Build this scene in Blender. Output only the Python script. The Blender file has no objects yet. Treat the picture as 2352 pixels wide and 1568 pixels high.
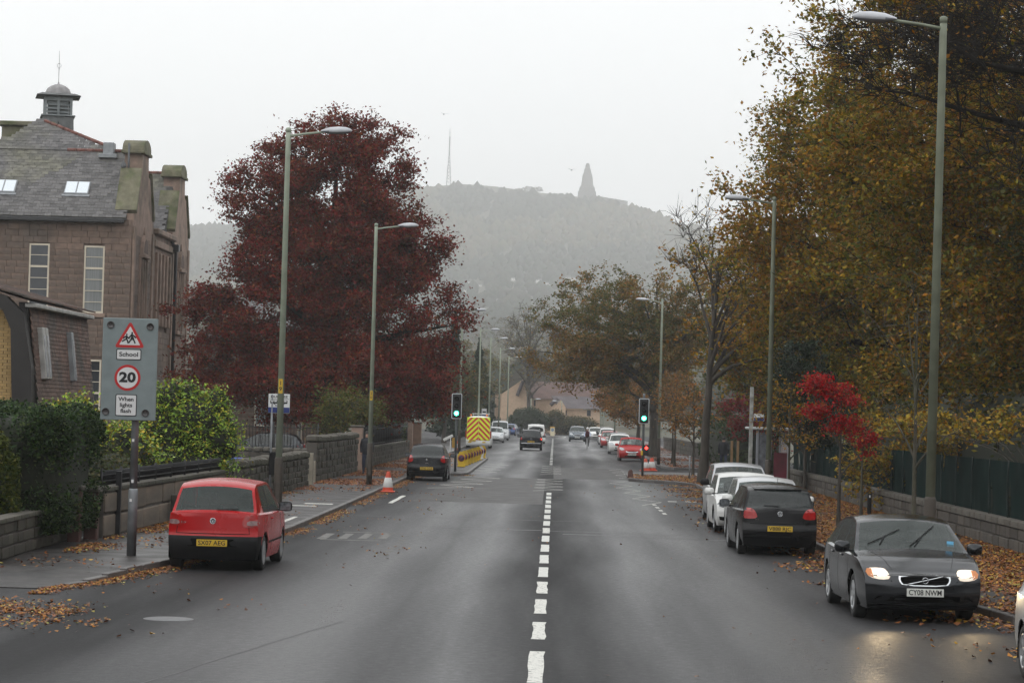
import bpy, bmesh, math, random
import numpy as np
from mathutils import Vector, Matrix, noise as mnoise
from mathutils.bvhtree import BVHTree
R = math.radians
random.seed(7)
SC = bpy.context.scene
COL = SC.collection

# ------------------------------------------------------------------ camera
CAM_H, FPX = 2.8, 5800.0                    # eye height; focal length in units of a 2352 wide frame
roll = R(1.5)
yc = Vector((94.0, -167.0, -FPX)).normalized()          # the street's direction seen by the camera
zc = Vector((math.sin(roll), math.cos(roll), 0.0))
zc = (zc - yc * zc.dot(yc)).normalized()
xc = yc.cross(zc).normalized()
M3 = Matrix((xc, yc, zc))                                # camera -> world
cam_d = bpy.data.cameras.new('camera')
cam = bpy.data.objects.new('camera', cam_d); COL.objects.link(cam)
cam.matrix_world = Matrix.Translation((0, 0, CAM_H)) @ M3.to_4x4()
cam_d.sensor_width = 36.0; cam_d.lens = 36.0 * FPX / 2352.0
cam_d.clip_start = 0.5; cam_d.clip_end = 6000
SC.camera = cam

# ------------------------------------------------------------------ sky, sun, exposure
w = bpy.data.worlds.new('World'); SC.world = w; w.use_nodes = True
nt = w.node_tree; nt.nodes.clear()
sky = nt.nodes.new('ShaderNodeTexSky'); sky.sky_type = 'NISHITA'; sky.sun_disc = False
sky.sun_elevation = R(38); sky.sun_rotation = R(-40); sky.dust_density = 4.0
hs = nt.nodes.new('ShaderNodeHueSaturation'); hs.inputs['Saturation'].default_value = 0.06
mx = nt.nodes.new('ShaderNodeMix'); mx.data_type = 'RGBA'; mx.inputs[0].default_value = 0.9
mx.inputs[7].default_value = (13.4, 13.65, 13.8, 1)          # the flat cloud cover
bg = nt.nodes.new('ShaderNodeBackground'); bg.inputs[1].default_value = 0.1
wo = nt.nodes.new('ShaderNodeOutputWorld')
nt.links.new(sky.outputs[0], hs.inputs['Color']); nt.links.new(hs.outputs[0], mx.inputs[6])
nt.links.new(mx.outputs[2], bg.inputs[0]); nt.links.new(bg.outputs[0], wo.inputs[0])
sd = bpy.data.lights.new('sun', 'SUN'); sd.energy = 0.5; sd.angle = R(60); sd.color = (1, 0.98, 0.95)
sun = bpy.data.objects.new('sun', sd); COL.objects.link(sun)
sun.rotation_euler = (R(52), 0, R(-40)); sun.location = (0, 0, 60)
SC.view_settings.view_transform = 'Standard'; SC.view_settings.look = 'None'
SC.view_settings.exposure = 0.0; SC.view_settings.gamma = 1.0
SC.view_settings.use_curve_mapping = False
SC.render.engine = 'CYCLES'
cy = SC.cycles
cy.use_denoising = True; cy.max_bounces = 5; cy.diffuse_bounces = 2; cy.glossy_bounces = 3
cy.transmission_bounces = 4; cy.transparent_max_bounces = 10; cy.volume_bounces = 3
cy.caustics_reflective = False; cy.caustics_refractive = False
cy.sample_clamp_indirect = 4.0

# ------------------------------------------------------------------ placing things
def ray(px, py):
    return (M3 @ Vector(((px - 1176.0) / FPX, (784.0 - py) / FPX, -1.0)))
def G(px, py, z=0.0):
    d = ray(px, py); t = (z - CAM_H) / d.z
    return Vector((d.x * t, d.y * t, z))
def A(px, py, D):
    d = ray(px, py); t = D / d.y
    return Vector((d.x * t, D, CAM_H + d.z * t))

# ------------------------------------------------------------------ materials
MATS = {}
def mat(name, col, rough=0.6, metal=0.0, var=0.12, scale=3.0, bump=0.0, bscale=40.0, piece=0.0, spec=0.5,
        emit=None, estr=0.0, coat=0.0, col2=None, cscale=0.6, camt=0.5, stretch=None, rvar=0.0):
    """plain surface: base colour with noise wear, an optional second colour in patches, and a change from piece to piece"""
    if name in MATS: return MATS[name]
    m = bpy.data.materials.new(name); m.use_nodes = True
    nt = m.node_tree; N = nt.nodes; Lk = nt.links
    p = N['Principled BSDF']
    p.inputs['Roughness'].default_value = rough; p.inputs['Metallic'].default_value = metal
    p.inputs['Specular IOR Level'].default_value = spec
    if coat: p.inputs['Coat Weight'].default_value = coat; p.inputs['Coat Roughness'].default_value = 0.06
    c = (*col, 1)
    tc = N.new('ShaderNodeTexCoord'); src = tc.outputs['Object']
    if stretch:
        mp = N.new('ShaderNodeMapping'); mp.inputs['Scale'].default_value = stretch
        Lk.new(src, mp.inputs['Vector']); src = mp.outputs[0]
    cur = None
    rgb = N.new('ShaderNodeRGB'); rgb.outputs[0].default_value = c; cur = rgb.outputs[0]
    if col2:
        n2 = N.new('ShaderNodeTexNoise'); n2.inputs['Scale'].default_value = cscale; n2.inputs['Detail'].default_value = 5
        Lk.new(src, n2.inputs['Vector'])
        rp = N.new('ShaderNodeValToRGB'); rp.color_ramp.elements[0].position = 0.62 - camt * 0.3; rp.color_ramp.elements[1].position = 0.78 - camt * 0.3
        Lk.new(n2.outputs[0], rp.inputs[0])
        mm = N.new('ShaderNodeMix'); mm.data_type = 'RGBA'
        Lk.new(rp.outputs[0], mm.inputs[0]); Lk.new(cur, mm.inputs[6]); mm.inputs[7].default_value = (*col2, 1)
        cur = mm.outputs[2]
    val = None
    if var:
        n1 = N.new('ShaderNodeTexNoise'); n1.inputs['Scale'].default_value = scale; n1.inputs['Detail'].default_value = 6
        Lk.new(src, n1.inputs['Vector'])
        mr = N.new('ShaderNodeMapRange'); mr.inputs[1].default_value = 0.3; mr.inputs[2].default_value = 0.7
        mr.inputs[3].default_value = 1 - var; mr.inputs[4].default_value = 1 + var
        Lk.new(n1.outputs[0], mr.inputs[0]); val = mr.outputs[0]
    if piece:
        oi = N.new('ShaderNodeObjectInfo'); ge = N.new('ShaderNodeNewGeometry')
        ad = N.new('ShaderNodeMath'); ad.operation = 'ADD'; Lk.new(oi.outputs['Random'], ad.inputs[0]); Lk.new(ge.outputs['Random Per Island'], ad.inputs[1])
        fr = N.new('ShaderNodeMath'); fr.operation = 'FRACT'; Lk.new(ad.outputs[0], fr.inputs[0])
        m2 = N.new('ShaderNodeMapRange'); m2.inputs[3].default_value = 1 - piece; m2.inputs[4].default_value = 1 + piece
        Lk.new(fr.outputs[0], m2.inputs[0])
        if val is None: val = m2.outputs[0]
        else:
            mu = N.new('ShaderNodeMath'); mu.operation = 'MULTIPLY'; Lk.new(val, mu.inputs[0]); Lk.new(m2.outputs[0], mu.inputs[1]); val = mu.outputs[0]
    if val is not None:
        vm = N.new('ShaderNodeVectorMath'); vm.operation = 'SCALE'; Lk.new(cur, vm.inputs[0]); Lk.new(val, vm.inputs['Scale']); cur = vm.outputs[0]
    Lk.new(cur, p.inputs['Base Color'])
    if rvar:
        n3 = N.new('ShaderNodeTexNoise'); n3.inputs['Scale'].default_value = 1.3; n3.inputs['Detail'].default_value = 4
        Lk.new(src, n3.inputs['Vector'])
        m3 = N.new('ShaderNodeMapRange'); m3.inputs[1].default_value = .3; m3.inputs[2].default_value = .7
        m3.inputs[3].default_value = max(.02, rough - rvar); m3.inputs[4].default_value = rough + rvar
        Lk.new(n3.outputs[0], m3.inputs[0]); Lk.new(m3.outputs[0], p.inputs['Roughness'])
    if bump:
        nb = N.new('ShaderNodeTexNoise'); nb.inputs['Scale'].default_value = bscale; nb.inputs['Detail'].default_value = 4
        Lk.new(src, nb.inputs['Vector'])
        b = N.new('ShaderNodeBump'); b.inputs['Strength'].default_value = bump; b.inputs['Distance'].default_value = 0.02
        Lk.new(nb.outputs[0], b.inputs['Height']); Lk.new(b.outputs[0], p.inputs['Normal'])
    if emit:
        p.inputs['Emission Color'].default_value = (*emit, 1); p.inputs['Emission Strength'].default_value = estr
    MATS[name] = m
    return m

def glass_mat(name, tint=0.5, col=(0.02, 0.025, 0.025)):
    """car glass: see-through, with a sky reflection that grows at grazing angles"""
    if name in MATS: return MATS[name]
    m = bpy.data.materials.new(name); m.use_nodes = True; N = m.node_tree.nodes; Lk = m.node_tree.links
    p = N['Principled BSDF']; p.inputs['Base Color'].default_value = (*col, 1); p.inputs['Roughness'].default_value = 0.05
    p.inputs['Specular IOR Level'].default_value = 0.6
    nb = N.new('ShaderNodeTexNoise'); nb.inputs['Scale'].default_value = 90; tc = N.new('ShaderNodeTexCoord'); Lk.new(tc.outputs['Object'], nb.inputs['Vector'])
    b = N.new('ShaderNodeBump'); b.inputs['Strength'].default_value = .12; b.inputs['Distance'].default_value = .01
    Lk.new(nb.outputs[0], b.inputs['Height']); Lk.new(b.outputs[0], p.inputs['Normal'])
    t = N.new('ShaderNodeBsdfTransparent'); t.inputs[0].default_value = (.75, .8, .78, 1)
    lw = N.new('ShaderNodeLayerWeight'); lw.inputs[0].default_value = 0.25
    mr = N.new('ShaderNodeMapRange'); mr.inputs[3].default_value = 1 - tint; mr.inputs[4].default_value = 1.0
    Lk.new(lw.outputs['Fresnel'], mr.inputs[0])
    ms = N.new('ShaderNodeMixShader'); Lk.new(mr.outputs[0], ms.inputs[0]); Lk.new(t.outputs[0], ms.inputs[1]); Lk.new(p.outputs[0], ms.inputs[2])
    Lk.new(ms.outputs[0], N['Material Output'].inputs[0])
    MATS[name] = m; return m

def leaf_mat(name='leaf', trans=0.3, rough=0.55):
    if name in MATS: return MATS[name]
    m = bpy.data.materials.new(name); m.use_nodes = True; N = m.node_tree.nodes; Lk = m.node_tree.links
    p = N['Principled BSDF']; p.inputs['Roughness'].default_value = rough; p.inputs['Specular IOR Level'].default_value = .15
    at = N.new('ShaderNodeAttribute'); at.attribute_name = 'tint'
    tr = N.new('ShaderNodeBsdfTranslucent'); ms = N.new('ShaderNodeMixShader'); ms.inputs[0].default_value = trans
    Lk.new(at.outputs['Color'], p.inputs['Base Color']); Lk.new(at.outputs['Color'], tr.inputs[0])
    Lk.new(p.outputs[0], ms.inputs[1]); Lk.new(tr.outputs[0], ms.inputs[2]); Lk.new(ms.outputs[0], N['Material Output'].inputs[0])
    MATS[name] = m; return m

# ------------------------------------------------------------------ objects
def tag(o, label=None, cat=None, group=None, kind=None):
    if label: o['label'] = label
    if cat: o['category'] = cat
    if group: o['group'] = group
    if kind: o['kind'] = kind
    return o
def empty(name, loc=(0, 0, 0), rz=0.0, label=None, cat=None, group=None, kind=None):
    o = bpy.data.objects.new(name, None); COL.objects.link(o)
    o.location = loc; o.rotation_euler = (0, 0, rz); o.empty_display_size = .2
    return tag(o, label, cat, group, kind)
def children(o):
    return KIDS.get(o.name, [])
KIDS = {}
def link(o, parent=None):
    COL.objects.link(o)
    if parent is not None:
        o.parent = parent; KIDS.setdefault(parent.name, []).append(o)
    return o
def dup(o, loc=None, rz=None, parent=None, label=None, skip=()):
    c = o.copy(); link(c, parent)
    if loc is not None: c.location = loc
    if rz is not None: c.rotation_euler = (0, 0, rz)
    if label: c['label'] = label
    for ch in list(children(o)):
        if ch.name.split('.')[0] in skip: continue
        dup(ch, parent=c, skip=skip)
    return c

class MB:
    """collects boxes, tubes and faces, each with a material slot, into one mesh"""
    def __init__(s): s.v = []; s.f = []; s.m = []; s.sm = []
    def add(s, vs, fs, m=0, smooth=False):
        b = len(s.v); s.v.extend([tuple(q) for q in vs])
        for f in fs: s.f.append([b + i for i in f]); s.m.append(m); s.sm.append(smooth)
        return s
    def box(s, x0, x1, y0, y1, z0, z1, m=0, T=None):
        vs = [Vector((x, y, z)) for z in (z0, z1) for y in (y0, y1) for x in (x0, x1)]
        if T is not None: vs = [T @ q for q in vs]
        return s.add(vs, [(0, 2, 3, 1), (4, 5, 7, 6), (0, 1, 5, 4), (2, 6, 7, 3), (0, 4, 6, 2), (1, 3, 7, 5)], m)
    def bbox(s, x0, x1, y0, y1, z0, z1, b=.02, m=0, T=None, smooth=False):
        """box with chamfered edges"""
        vs = []
        for z in (z0, z1):
            zi = z + (b if z == z0 else -b)
            for (xx, yy, zz) in ((b, b, z), (0, 0, zi)):
                pass
        X = (x0, x1); Y = (y0, y1); Z = (z0, z1); sg = (1, -1)
        idx = {}
        for i in range(2):
            for j in range(2):
                for k in range(2):
                    for ax in range(3):
                        q = [X[i] + (b * sg[i]), Y[j] + (b * sg[j]), Z[k] + (b * sg[k])]
                        q[ax] = (X[i], Y[j], Z[k])[ax]
                        idx[(i, j, k, ax)] = len(vs); vs.append(Vector(q))
        fs = []
        def q4(a): fs.append(tuple(idx[t] for t in a))
        for k in range(2):
            q4([(0, 0, k, 2), (1, 0, k, 2), (1, 1, k, 2), (0, 1, k, 2)]); q4([(k, 0, 0, 0), (k, 1, 0, 0), (k, 1, 1, 0), (k, 0, 1, 0)]); q4([(0, k, 0, 1), (1, k, 0, 1), (1, k, 1, 1), (0, k, 1, 1)])
        for i in range(2):
            for j in range(2):
                q4([(i, j, 0, 0), (i, j, 1, 0), (i, j, 1, 1), (i, j, 0, 1)])
                q4([(i, 0, j, 0), (i, 1, j, 0), (i, 1, j, 2), (i, 0, j, 2)])
                q4([(0, i, j, 1), (1, i, j, 1), (1, i, j, 2), (0, i, j, 2)])
                for k in range(2): fs.append((idx[(i, j, k, 0)], idx[(i, j, k, 1)], idx[(i, j, k, 2)]))
        if T is not None: vs = [T @ q for q in vs]
        return s.add(vs, fs, m, smooth)
    def tube(s, pts, rs, n=8, m=0, caps=True, smooth=True):
        pts = [Vector(p) for p in pts]
        if not hasattr(rs, '__len__'): rs = [rs] * len(pts)
        vs = []; fs = []
        t0 = (pts[1] - pts[0]).normalized(); u = t0.orthogonal().normalized()
        for i, p in enumerate(pts):
            t = (pts[min(i + 1, len(pts) - 1)] - pts[max(i - 1, 0)]).normalized()
            u = (u - t * u.dot(t)).normalized(); v = t.cross(u)
            for k in range(n):
                a = 2 * math.pi * k / n; vs.append(p + (u * math.cos(a) + v * math.sin(a)) * rs[i])
        for i in range(len(pts) - 1):
            for k in range(n):
                a = i * n + k; b = i * n + (k + 1) % n
                fs.append((a, b, b + n, a + n))
        s.add(vs, fs, m, smooth)
        if caps:
            b = len(s.v) - len(vs)
            s.f.append([b + k for k in range(n)][::-1]); s.m.append(m); s.sm.append(False)
            e = b + (len(pts) - 1) * n
            s.f.append([e + k for k in range(n)]); s.m.append(m); s.sm.append(False)
        return s
    def lathe(s, prof, n=16, m=0, c=(0, 0, 0), axis='z', smooth=True):
        vs = []; fs = []
        for r, h in prof:
            for k in range(n):
                a = 2 * math.pi * k / n; x, y = r * math.cos(a), r * math.sin(a)
                q = (x, y, h) if axis == 'z' else ((h, x, y) if axis == 'x' else (x, h, y))
                vs.append((q[0] + c[0], q[1] + c[1], q[2] + c[2]))
        for i in range(len(prof) - 1):
            for k in range(n):
                a = i * n + k; b = i * n + (k + 1) % n; fs.append((a, b, b + n, a + n))
        return s.add(vs, fs, m, smooth)
    def prism(s, poly, d0, d1, axis='y', m=0, T=None):
        """closed 2D outline pushed along an axis; poly lists the two other coordinates"""
        n = len(poly)
        def q(a, b, d): return Vector({'y': (a, d, b), 'x': (d, a, b), 'z': (a, b, d)}[axis])
        vs = [q(a, b, d0) for a, b in poly] + [q(a, b, d1) for a, b in poly]
        if T is not None: vs = [T @ v for v in vs]
        fs = [tuple(range(n))[::-1], tuple(range(n, 2 * n))] + [(i, (i + 1) % n, n + (i + 1) % n, n + i) for i in range(n)]
        return s.add(vs, fs, m)
    def mesh(s, name, mats):
        me = bpy.data.meshes.new(name); me.from_pydata(s.v, [], s.f)
        for m in (mats if isinstance(mats, (list, tuple)) else [mats]): me.materials.append(m)
        me.polygons.foreach_set('material_index', s.m); me.polygons.foreach_set('use_smooth', s.sm)
        bm = bmesh.new(); bm.from_mesh(me); bmesh.ops.recalc_face_normals(bm, faces=bm.faces); bm.to_mesh(me); bm.free()
        me.update(); return me
    def build(s, name, mats, parent=None, loc=None, rz=None):
        o = bpy.data.objects.new(name, s.mesh(name, mats)); link(o, parent)
        if loc is not None: o.location = loc
        if rz is not None: o.rotation_euler = (0, 0, rz)
        return o

def np_mesh(name, verts, quads, mats, tint=None, smooth=False, tris=False):
    me = bpy.data.meshes.new(name); nv = len(verts); nf = len(quads); k = 3 if tris else 4
    me.vertices.add(nv); me.vertices.foreach_set('co', np.asarray(verts, np.float32).ravel())
    me.loops.add(nf * k); me.loops.foreach_set('vertex_index', np.asarray(quads, np.int32).ravel())
    me.polygons.add(nf); me.polygons.foreach_set('loop_start', np.arange(nf, dtype=np.int32) * k)
    try: me.polygons.foreach_set('loop_total', np.full(nf, k, dtype=np.int32))
    except Exception: pass
    if tint is not None:
        a = me.attributes.new('tint', 'FLOAT_COLOR', 'POINT')
        a.data.foreach_set('color', np.concatenate([tint, np.ones((nv, 1))], 1).astype(np.float32).ravel())
    me.update(calc_edges=True)
    me.polygons.foreach_set('use_smooth', np.full(nf, smooth))
    for m in (mats if isinstance(mats, (list, tuple)) else [mats]): me.materials.append(m)
    return me

UNIT = {}
def unit_box(m, bev=0.0):
    key = (m.name, bev)
    if key not in UNIT:
        b = MB()
        if bev: b.bbox(-.5, .5, -.5, .5, -.5, .5, bev)
        else: b.box(-.5, .5, -.5, .5, -.5, .5)
        UNIT[key] = b.mesh('block', [m])
    return UNIT[key]
class Pieces:
    """alike pieces of one thing: the first `limit` are objects sharing a mesh, the rest one joined part"""
    def __init__(s, parent, name, material, limit=290, bev=0.0):
        s.p, s.name, s.mat, s.limit, s.bev = parent, name, material, limit, bev; s.items = []
    def add(s, centre, size, rot=None, pri=0.0):
        T = Matrix.Translation(centre) @ (rot.to_4x4() if rot is not None else Matrix()) @ Matrix.Diagonal((*size, 1))
        s.items.append((pri, len(s.items), T))
    def done(s):
        s.items.sort(key=lambda t: (t[0], t[1]))
        me = unit_box(s.mat, s.bev)
        for _, _, T in s.items[:s.limit]:
            o = bpy.data.objects.new(s.name, me); link(o, s.p); o.matrix_local = T
        rest = s.items[s.limit:]
        if rest:
            bv = np.array([v.co[:] + (1,) for v in me.vertices]); b = MB(); fs = [tuple(p.vertices) for p in me.polygons]
            for _, _, T in rest:
                vs = (bv @ np.array(T).T)[:, :3]; b.add([tuple(q) for q in vs], fs)
            o = b.build(s.name, [s.mat], s.p); o['kind'] = 'stuff'

FONTS = {}
def text(body, size, name, m, parent, T, depth=0.002, align='CENTER', bold=0.0, width=None, sx=1.0):
    cu = bpy.data.curves.new(name, 'FONT'); cu.body = body; cu.size = size; cu.extrude = depth; cu.offset = bold
    cu.align_x = align; cu.align_y = 'CENTER'; cu.resolution_u = 3; cu.space_line = 1.05
    ob = bpy.data.objects.new(name, cu); COL.objects.link(ob)
    dg = bpy.context.evaluated_depsgraph_get(); dg.update()
    me = bpy.data.meshes.new_from_object(ob.evaluated_get(dg)); bpy.data.objects.remove(ob); bpy.data.curves.remove(cu)
    me.materials.clear(); me.materials.append(m); me.name = name
    if width:
        xs = [v.co.x for v in me.vertices]; k = width / (max(xs) - min(xs)); sx = k
    for v in me.vertices: v.co.x *= sx
    o = bpy.data.objects.new(name, me); link(o, parent); o.matrix_local = T
    return o
# frame whose x is to the right and y up, on a face that looks towards -Y (at the viewer)
HAZE_D = 0.0003
DH = 3500.0
FACE = Matrix.Rotation(R(90), 4, 'X')
# ------------------------------------------------------------------ ground, road, pavements
def asphalt():
    m = bpy.data.materials.new('wet_asphalt'); m.use_nodes = True; N = m.node_tree.nodes; Lk = m.node_tree.links; p = N['Principled BSDF']
    geo = N.new('ShaderNodeNewGeometry'); pos = geo.outputs['Position']
    sx = N.new('ShaderNodeSeparateXYZ'); Lk.new(pos, sx.inputs[0])
    def noise(scale, detail=5, st=None):
        n = N.new('ShaderNodeTexNoise'); n.inputs['Scale'].default_value = scale; n.inputs['Detail'].default_value = detail
        if st:
            mp = N.new('ShaderNodeMapping'); mp.inputs['Scale'].default_value = st; Lk.new(pos, mp.inputs[0]); Lk.new(mp.outputs[0], n.inputs['Vector'])
        else: Lk.new(pos, n.inputs['Vector'])
        return n.outputs[0]
    def mathn(op, a, b=None, v=None):
        q = N.new('ShaderNodeMath'); q.operation = op
        if hasattr(a, 'is_output') or not isinstance(a, (int, float)): Lk.new(a, q.inputs[0])
        else: q.inputs[0].default_value = a
        if b is not None:
            if isinstance(b, (int, float)): q.inputs[1].default_value = b
            else: Lk.new(b, q.inputs[1])
        return q.outputs[0]
    def mr(a, i0, i1, o0, o1):
        q = N.new('ShaderNodeMapRange'); q.inputs[1].default_value = i0; q.inputs[2].default_value = i1; q.inputs[3].default_value = o0; q.inputs[4].default_value = o1
        Lk.new(a, q.inputs[0]); return q.outputs[0]
    # tyre-worn bands along the carriageway: smoother and wetter
    wob = mathn('ADD', sx.outputs[0], mr(noise(.06, 3, (1, .35, 1)), .3, .7, -.45, .45))
    ramp = N.new('ShaderNodeValToRGB'); el = ramp.color_ramp.elements
    Lk.new(mr(wob, -6.5, 6.5, 0, 1), ramp.inputs[0])
    pts = [(-6.5, .1), (-5.2, .15), (-4.2, .45), (-3.0, .95), (-2.2, .5), (-1.3, .85), (-.5, .25), (0, .0), (.5, .15), (1.5, .8), (2.3, .6), (3.1, .9), (4.0, .5), (4.8, .15), (6.5, .1)]
    el[0].position = 0; el[0].color = (.1,) * 3 + (1,); el[1].position = 1; el[1].color = (.1,) * 3 + (1,)
    for x, v in pts[1:-1]:
        e = el.new((x + 6.5) / 13.0); v = v * .9 + .02; e.color = (v, v, v, 1)
    band = ramp.outputs[0]
    patch = mr(noise(.7, 6, (1, .07, 1)), .35, .65, -.16, .16)
    wet = mathn('ADD', band, patch)
    fine = noise(34, 3); mid = noise(9, 8)
    rough = mr(wet, 0, 1, .66, .32)
    rough = mathn('ADD', rough, mr(mathn('ADD', mid, fine), .7, 1.3, -.10, .10)); Lk.new(rough, p.inputs['Roughness'])
    # aggregate: pale chippings in dark binder; gravel-worn bands a bit paler
    c = mathn('MULTIPLY', mr(fine, .35, .7, .45, 1.9), mr(mid, .3, .7, .55, 1.5))
    c = mathn('MULTIPLY', c, mr(wet, 0, 1, .019, .030))
    cb = N.new('ShaderNodeCombineColor'); Lk.new(mathn('MULTIPLY', c, 1.03), cb.inputs[0]); Lk.new(c, cb.inputs[1]); Lk.new(mathn('MULTIPLY', c, 1.05), cb.inputs[2])
    Lk.new(cb.outputs[0], p.inputs['Base Color'])
    b = N.new('ShaderNodeBump'); b.inputs['Strength'].default_value = .55; b.inputs['Distance'].default_value = .014
    Lk.new(mathn('ADD', noise(30, 5), mathn('MULTIPLY', noise(3, 3), .6)), b.inputs['Height']); Lk.new(b.outputs[0], p.inputs['Normal'])
    Lk.new(mr(wet, 0, 1, .08, .52), p.inputs['Specular IOR Level'])
    return m
ASPH = asphalt()
M_patch = mat('worn_patch', (.040, .036, .034), .52, var=.25, scale=14, bump=.4, bscale=45, spec=.3, rvar=.06)
M_pave = mat('wet_pavement', (.042, .037, .035), .45, var=.28, scale=4.5, bump=.3, bscale=40, col2=(.024, .022, .022), cscale=.9, rvar=.12, spec=.35)
M_kerb = mat('kerb_granite', (.11, .10, .095), .45, var=.25, scale=8, bump=.2, piece=.25)
M_lead = mat('lead_grey', (.27, .285, .30), .5, var=.25); M_cover = mat('wet_iron_cover', (.10, .10, .105), .45, var=.3, scale=12)
M_paint = mat('road_paint', (.62, .62, .58), .55, var=.15, scale=10, bump=.15, bscale=60)

def worn_paint():
    m = bpy.data.materials.new('worn_road_paint'); m.use_nodes = True; N = m.node_tree.nodes; Lk = m.node_tree.links; p = N['Principled BSDF']
    geo = N.new('ShaderNodeNewGeometry'); n = N.new('ShaderNodeTexNoise'); n.inputs['Scale'].default_value = 14; n.inputs['Detail'].default_value = 8; n.inputs['Roughness'].default_value = .7
    Lk.new(geo.outputs['Position'], n.inputs['Vector'])
    rp = N.new('ShaderNodeValToRGB'); rp.color_ramp.elements[0].position = .38; rp.color_ramp.elements[1].position = .46
    rp.color_ramp.elements[0].color = (.07, .068, .066, 1); rp.color_ramp.elements[1].color = (.66, .65, .6, 1)
    Lk.new(n.outputs[0], rp.inputs[0]); Lk.new(rp.outputs[0], p.inputs['Base Color']); p.inputs['Roughness'].default_value = .6
    return m
M_wpaint = worn_paint()

def hill_h(x, y):
    """terrain height: flat street, then the slope up to the hill behind"""
    if y < 395: return 0.0
    u = 5800.0 * x / DH + 1270.0            # where this bearing lies, for the hill's profile along the skyline
    P = [(-900, 30), (0, 55), (300, 74), (450, 86), (600, 88), (780, 98), (920, 109), (1000, 112), (1080, 113.2), (1200, 110.5), (1300, 108), (1350, 107.5), (1440, 104.5), (1545, 95), (1640, 88), (1800, 76), (2100, 58), (2600, 40), (3600, 20)]
    top = P[-1][1]
    if u <= P[0][0]: top = P[0][1]
    for (a, ha), (b, hb) in zip(P, P[1:]):
        if a <= u <= b:
            t = (u - a) / (b - a); top = ha + (hb - ha) * t; break
    Q = [(395, 0), (760, .02), (1220, .085), (1720, .19), (2220, .35), (2600, .52), (2970, .74), (3280, .91), (3500, 1.0), (3620, .99), (3940, .8), (4700, .5)]
    k = Q[-1][1]
    for (a, ha), (b, hb) in zip(Q, Q[1:]):
        if a <= y <= b:
            t = (y - a) / (b - a); k = ha + (hb - ha) * t; break
    z = top * DH / 1240.0 * k
    z += mnoise.noise(Vector((x * .01, y * .01, 0))) * 2.2 * min(1, (y - 395) / 300)
    return z
def on_hill(px, py):
    d = ray(px, py); t = 396.0
    while t < 4400:
        q = d * (t / d.y)
        if q.z + CAM_H <= hill_h(q.x, t): return Vector((q.x, t, hill_h(q.x, t)))
        t += 3
    return None
M_ground = mat('ground_earth_grass', (.065, .07, .04), .85, var=.3, scale=.8, bump=.5, bscale=6, col2=(.10, .075, .045), cscale=.15)
ys = list(np.concatenate([[-160, -60, 0, 60, 150, 250, 395], np.arange(420, 4500, 44)])); xs = list(np.arange(-2332, 2333, 44.0))
V = []; F = []
for j, y in enumerate(ys):
    for i, x in enumerate(xs): V.append((x, y, hill_h(x, y) - .05))
nx = len(xs)
for j in range(len(ys) - 1):
    for i in range(nx - 1):
        a = j * nx + i; F.append((a, a + 1, a + nx + 1, a + nx))
b = MB(); b.add(V, F, 0, True); tag(b.build('ground', [M_ground]), 'ground and distant hillside', kind='structure')

# carriageway
b = MB(); n = 0
ry = [6, 20, 40, 60, 90, 120, 150, 200, 260, 320, 360, 380, 392]
pl = []
for y in ry:
    bend = 0 if y < 300 else -((y - 300) / 90.0) ** 2 * 6
    pl.append((y, -16 + bend, 16 + bend))
V = []; F = []
for y, a, c in pl: V += [(a, y, 0), (c, y, 0)]
for i in range(len(pl) - 1): F.append((2 * i, 2 * i + 1, 2 * i + 3, 2 * i + 2))
b.add(V, F); tag(b.build('road', [ASPH]), 'wet asphalt road', kind='structure')

KL = [(37.6, -7.55), (39, -7.2), (44, -6.62), (50, -6.15), (57, -5.92), (70, -5.9), (107.5, -5.95), (109, -5.2), (110.5, -4.1), (112, -3.8), (150, -3.9), (158, -5.0), (164, -6.9), (385, -7.2)]
KR = [(6, 7.5), (30, 7.4), (35, 6.7), (40, 6.1), (46, 5.9), (60, 5.85), (103, 5.9), (106, 5.2), (108, 3.9), (109.5, 3.35), (119, 3.5), (122, 4.3), (124, 6.2)]
KR2 = [(134, 8.5), (136, 6.6), (140, 6.1), (385, 6.4)]
def pavement(K, xo, name, z=.12, drop=False):
    V = []; F = []
    for i, (y, x) in enumerate(K):
        zz = z * (min(1, max(.12, (y - 37.4) / 4.0)) if drop else 1)
        V += [(x, y, 0), (x, y, zz), (xo, y, zz)]
    for i in range(len(K) - 1):
        a = 3 * i; F += [(a, a + 3, a + 4, a + 1), (a + 1, a + 4, a + 5, a + 2)]
    b = MB(); b.add(V, F); b.f.append([0, 1, 2]); b.m.append(0); b.sm.append(False)
    return tag(b.build(name, [M_pave]), name.replace('_', ' ') + ' of wet tarmac', kind='structure')
pavement(KL, -9.3, 'pavement', drop=True)
pavement(KR, 10.2, 'pavement'); pavement(KR2, 10.2, 'pavement')
# kerb stones
def kerb(K, side, ymax=150, drop=False):
    kroot = empty('kerb', (0, 0, 0), kind='structure'); pc = Pieces(kroot, 'kerb_stone', M_kerb, limit=280, bev=.08)
    Lp = 0.92
    for (y0, x0), (y1, x1) in zip(K, K[1:]):
        d = Vector((x1 - x0, y1 - y0, 0)); L = d.length; nn = max(1, round(L / Lp)); a = math.atan2(d.y, d.x)
        for k in range(nn):
            t = (k + .5) / nn; y = y0 + (y1 - y0) * t; x = x0 + (x1 - x0) * t
            if y < 12: continue
            zt = .12 * (min(1, max(.12, (y - 37.4) / 4.0)) if drop else 1) + .006
            pc.add(Vector((x - side * .055, y, zt / 2 - .03)), (L / nn - .012, .13, zt + .06), Matrix.Rotation(a, 3, 'Z'), pri=y)
    pc.done()
kerb(KL, -1, drop=True); kerb(KR, -1 * -1 * -1); kerb(KR2, -1)

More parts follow.
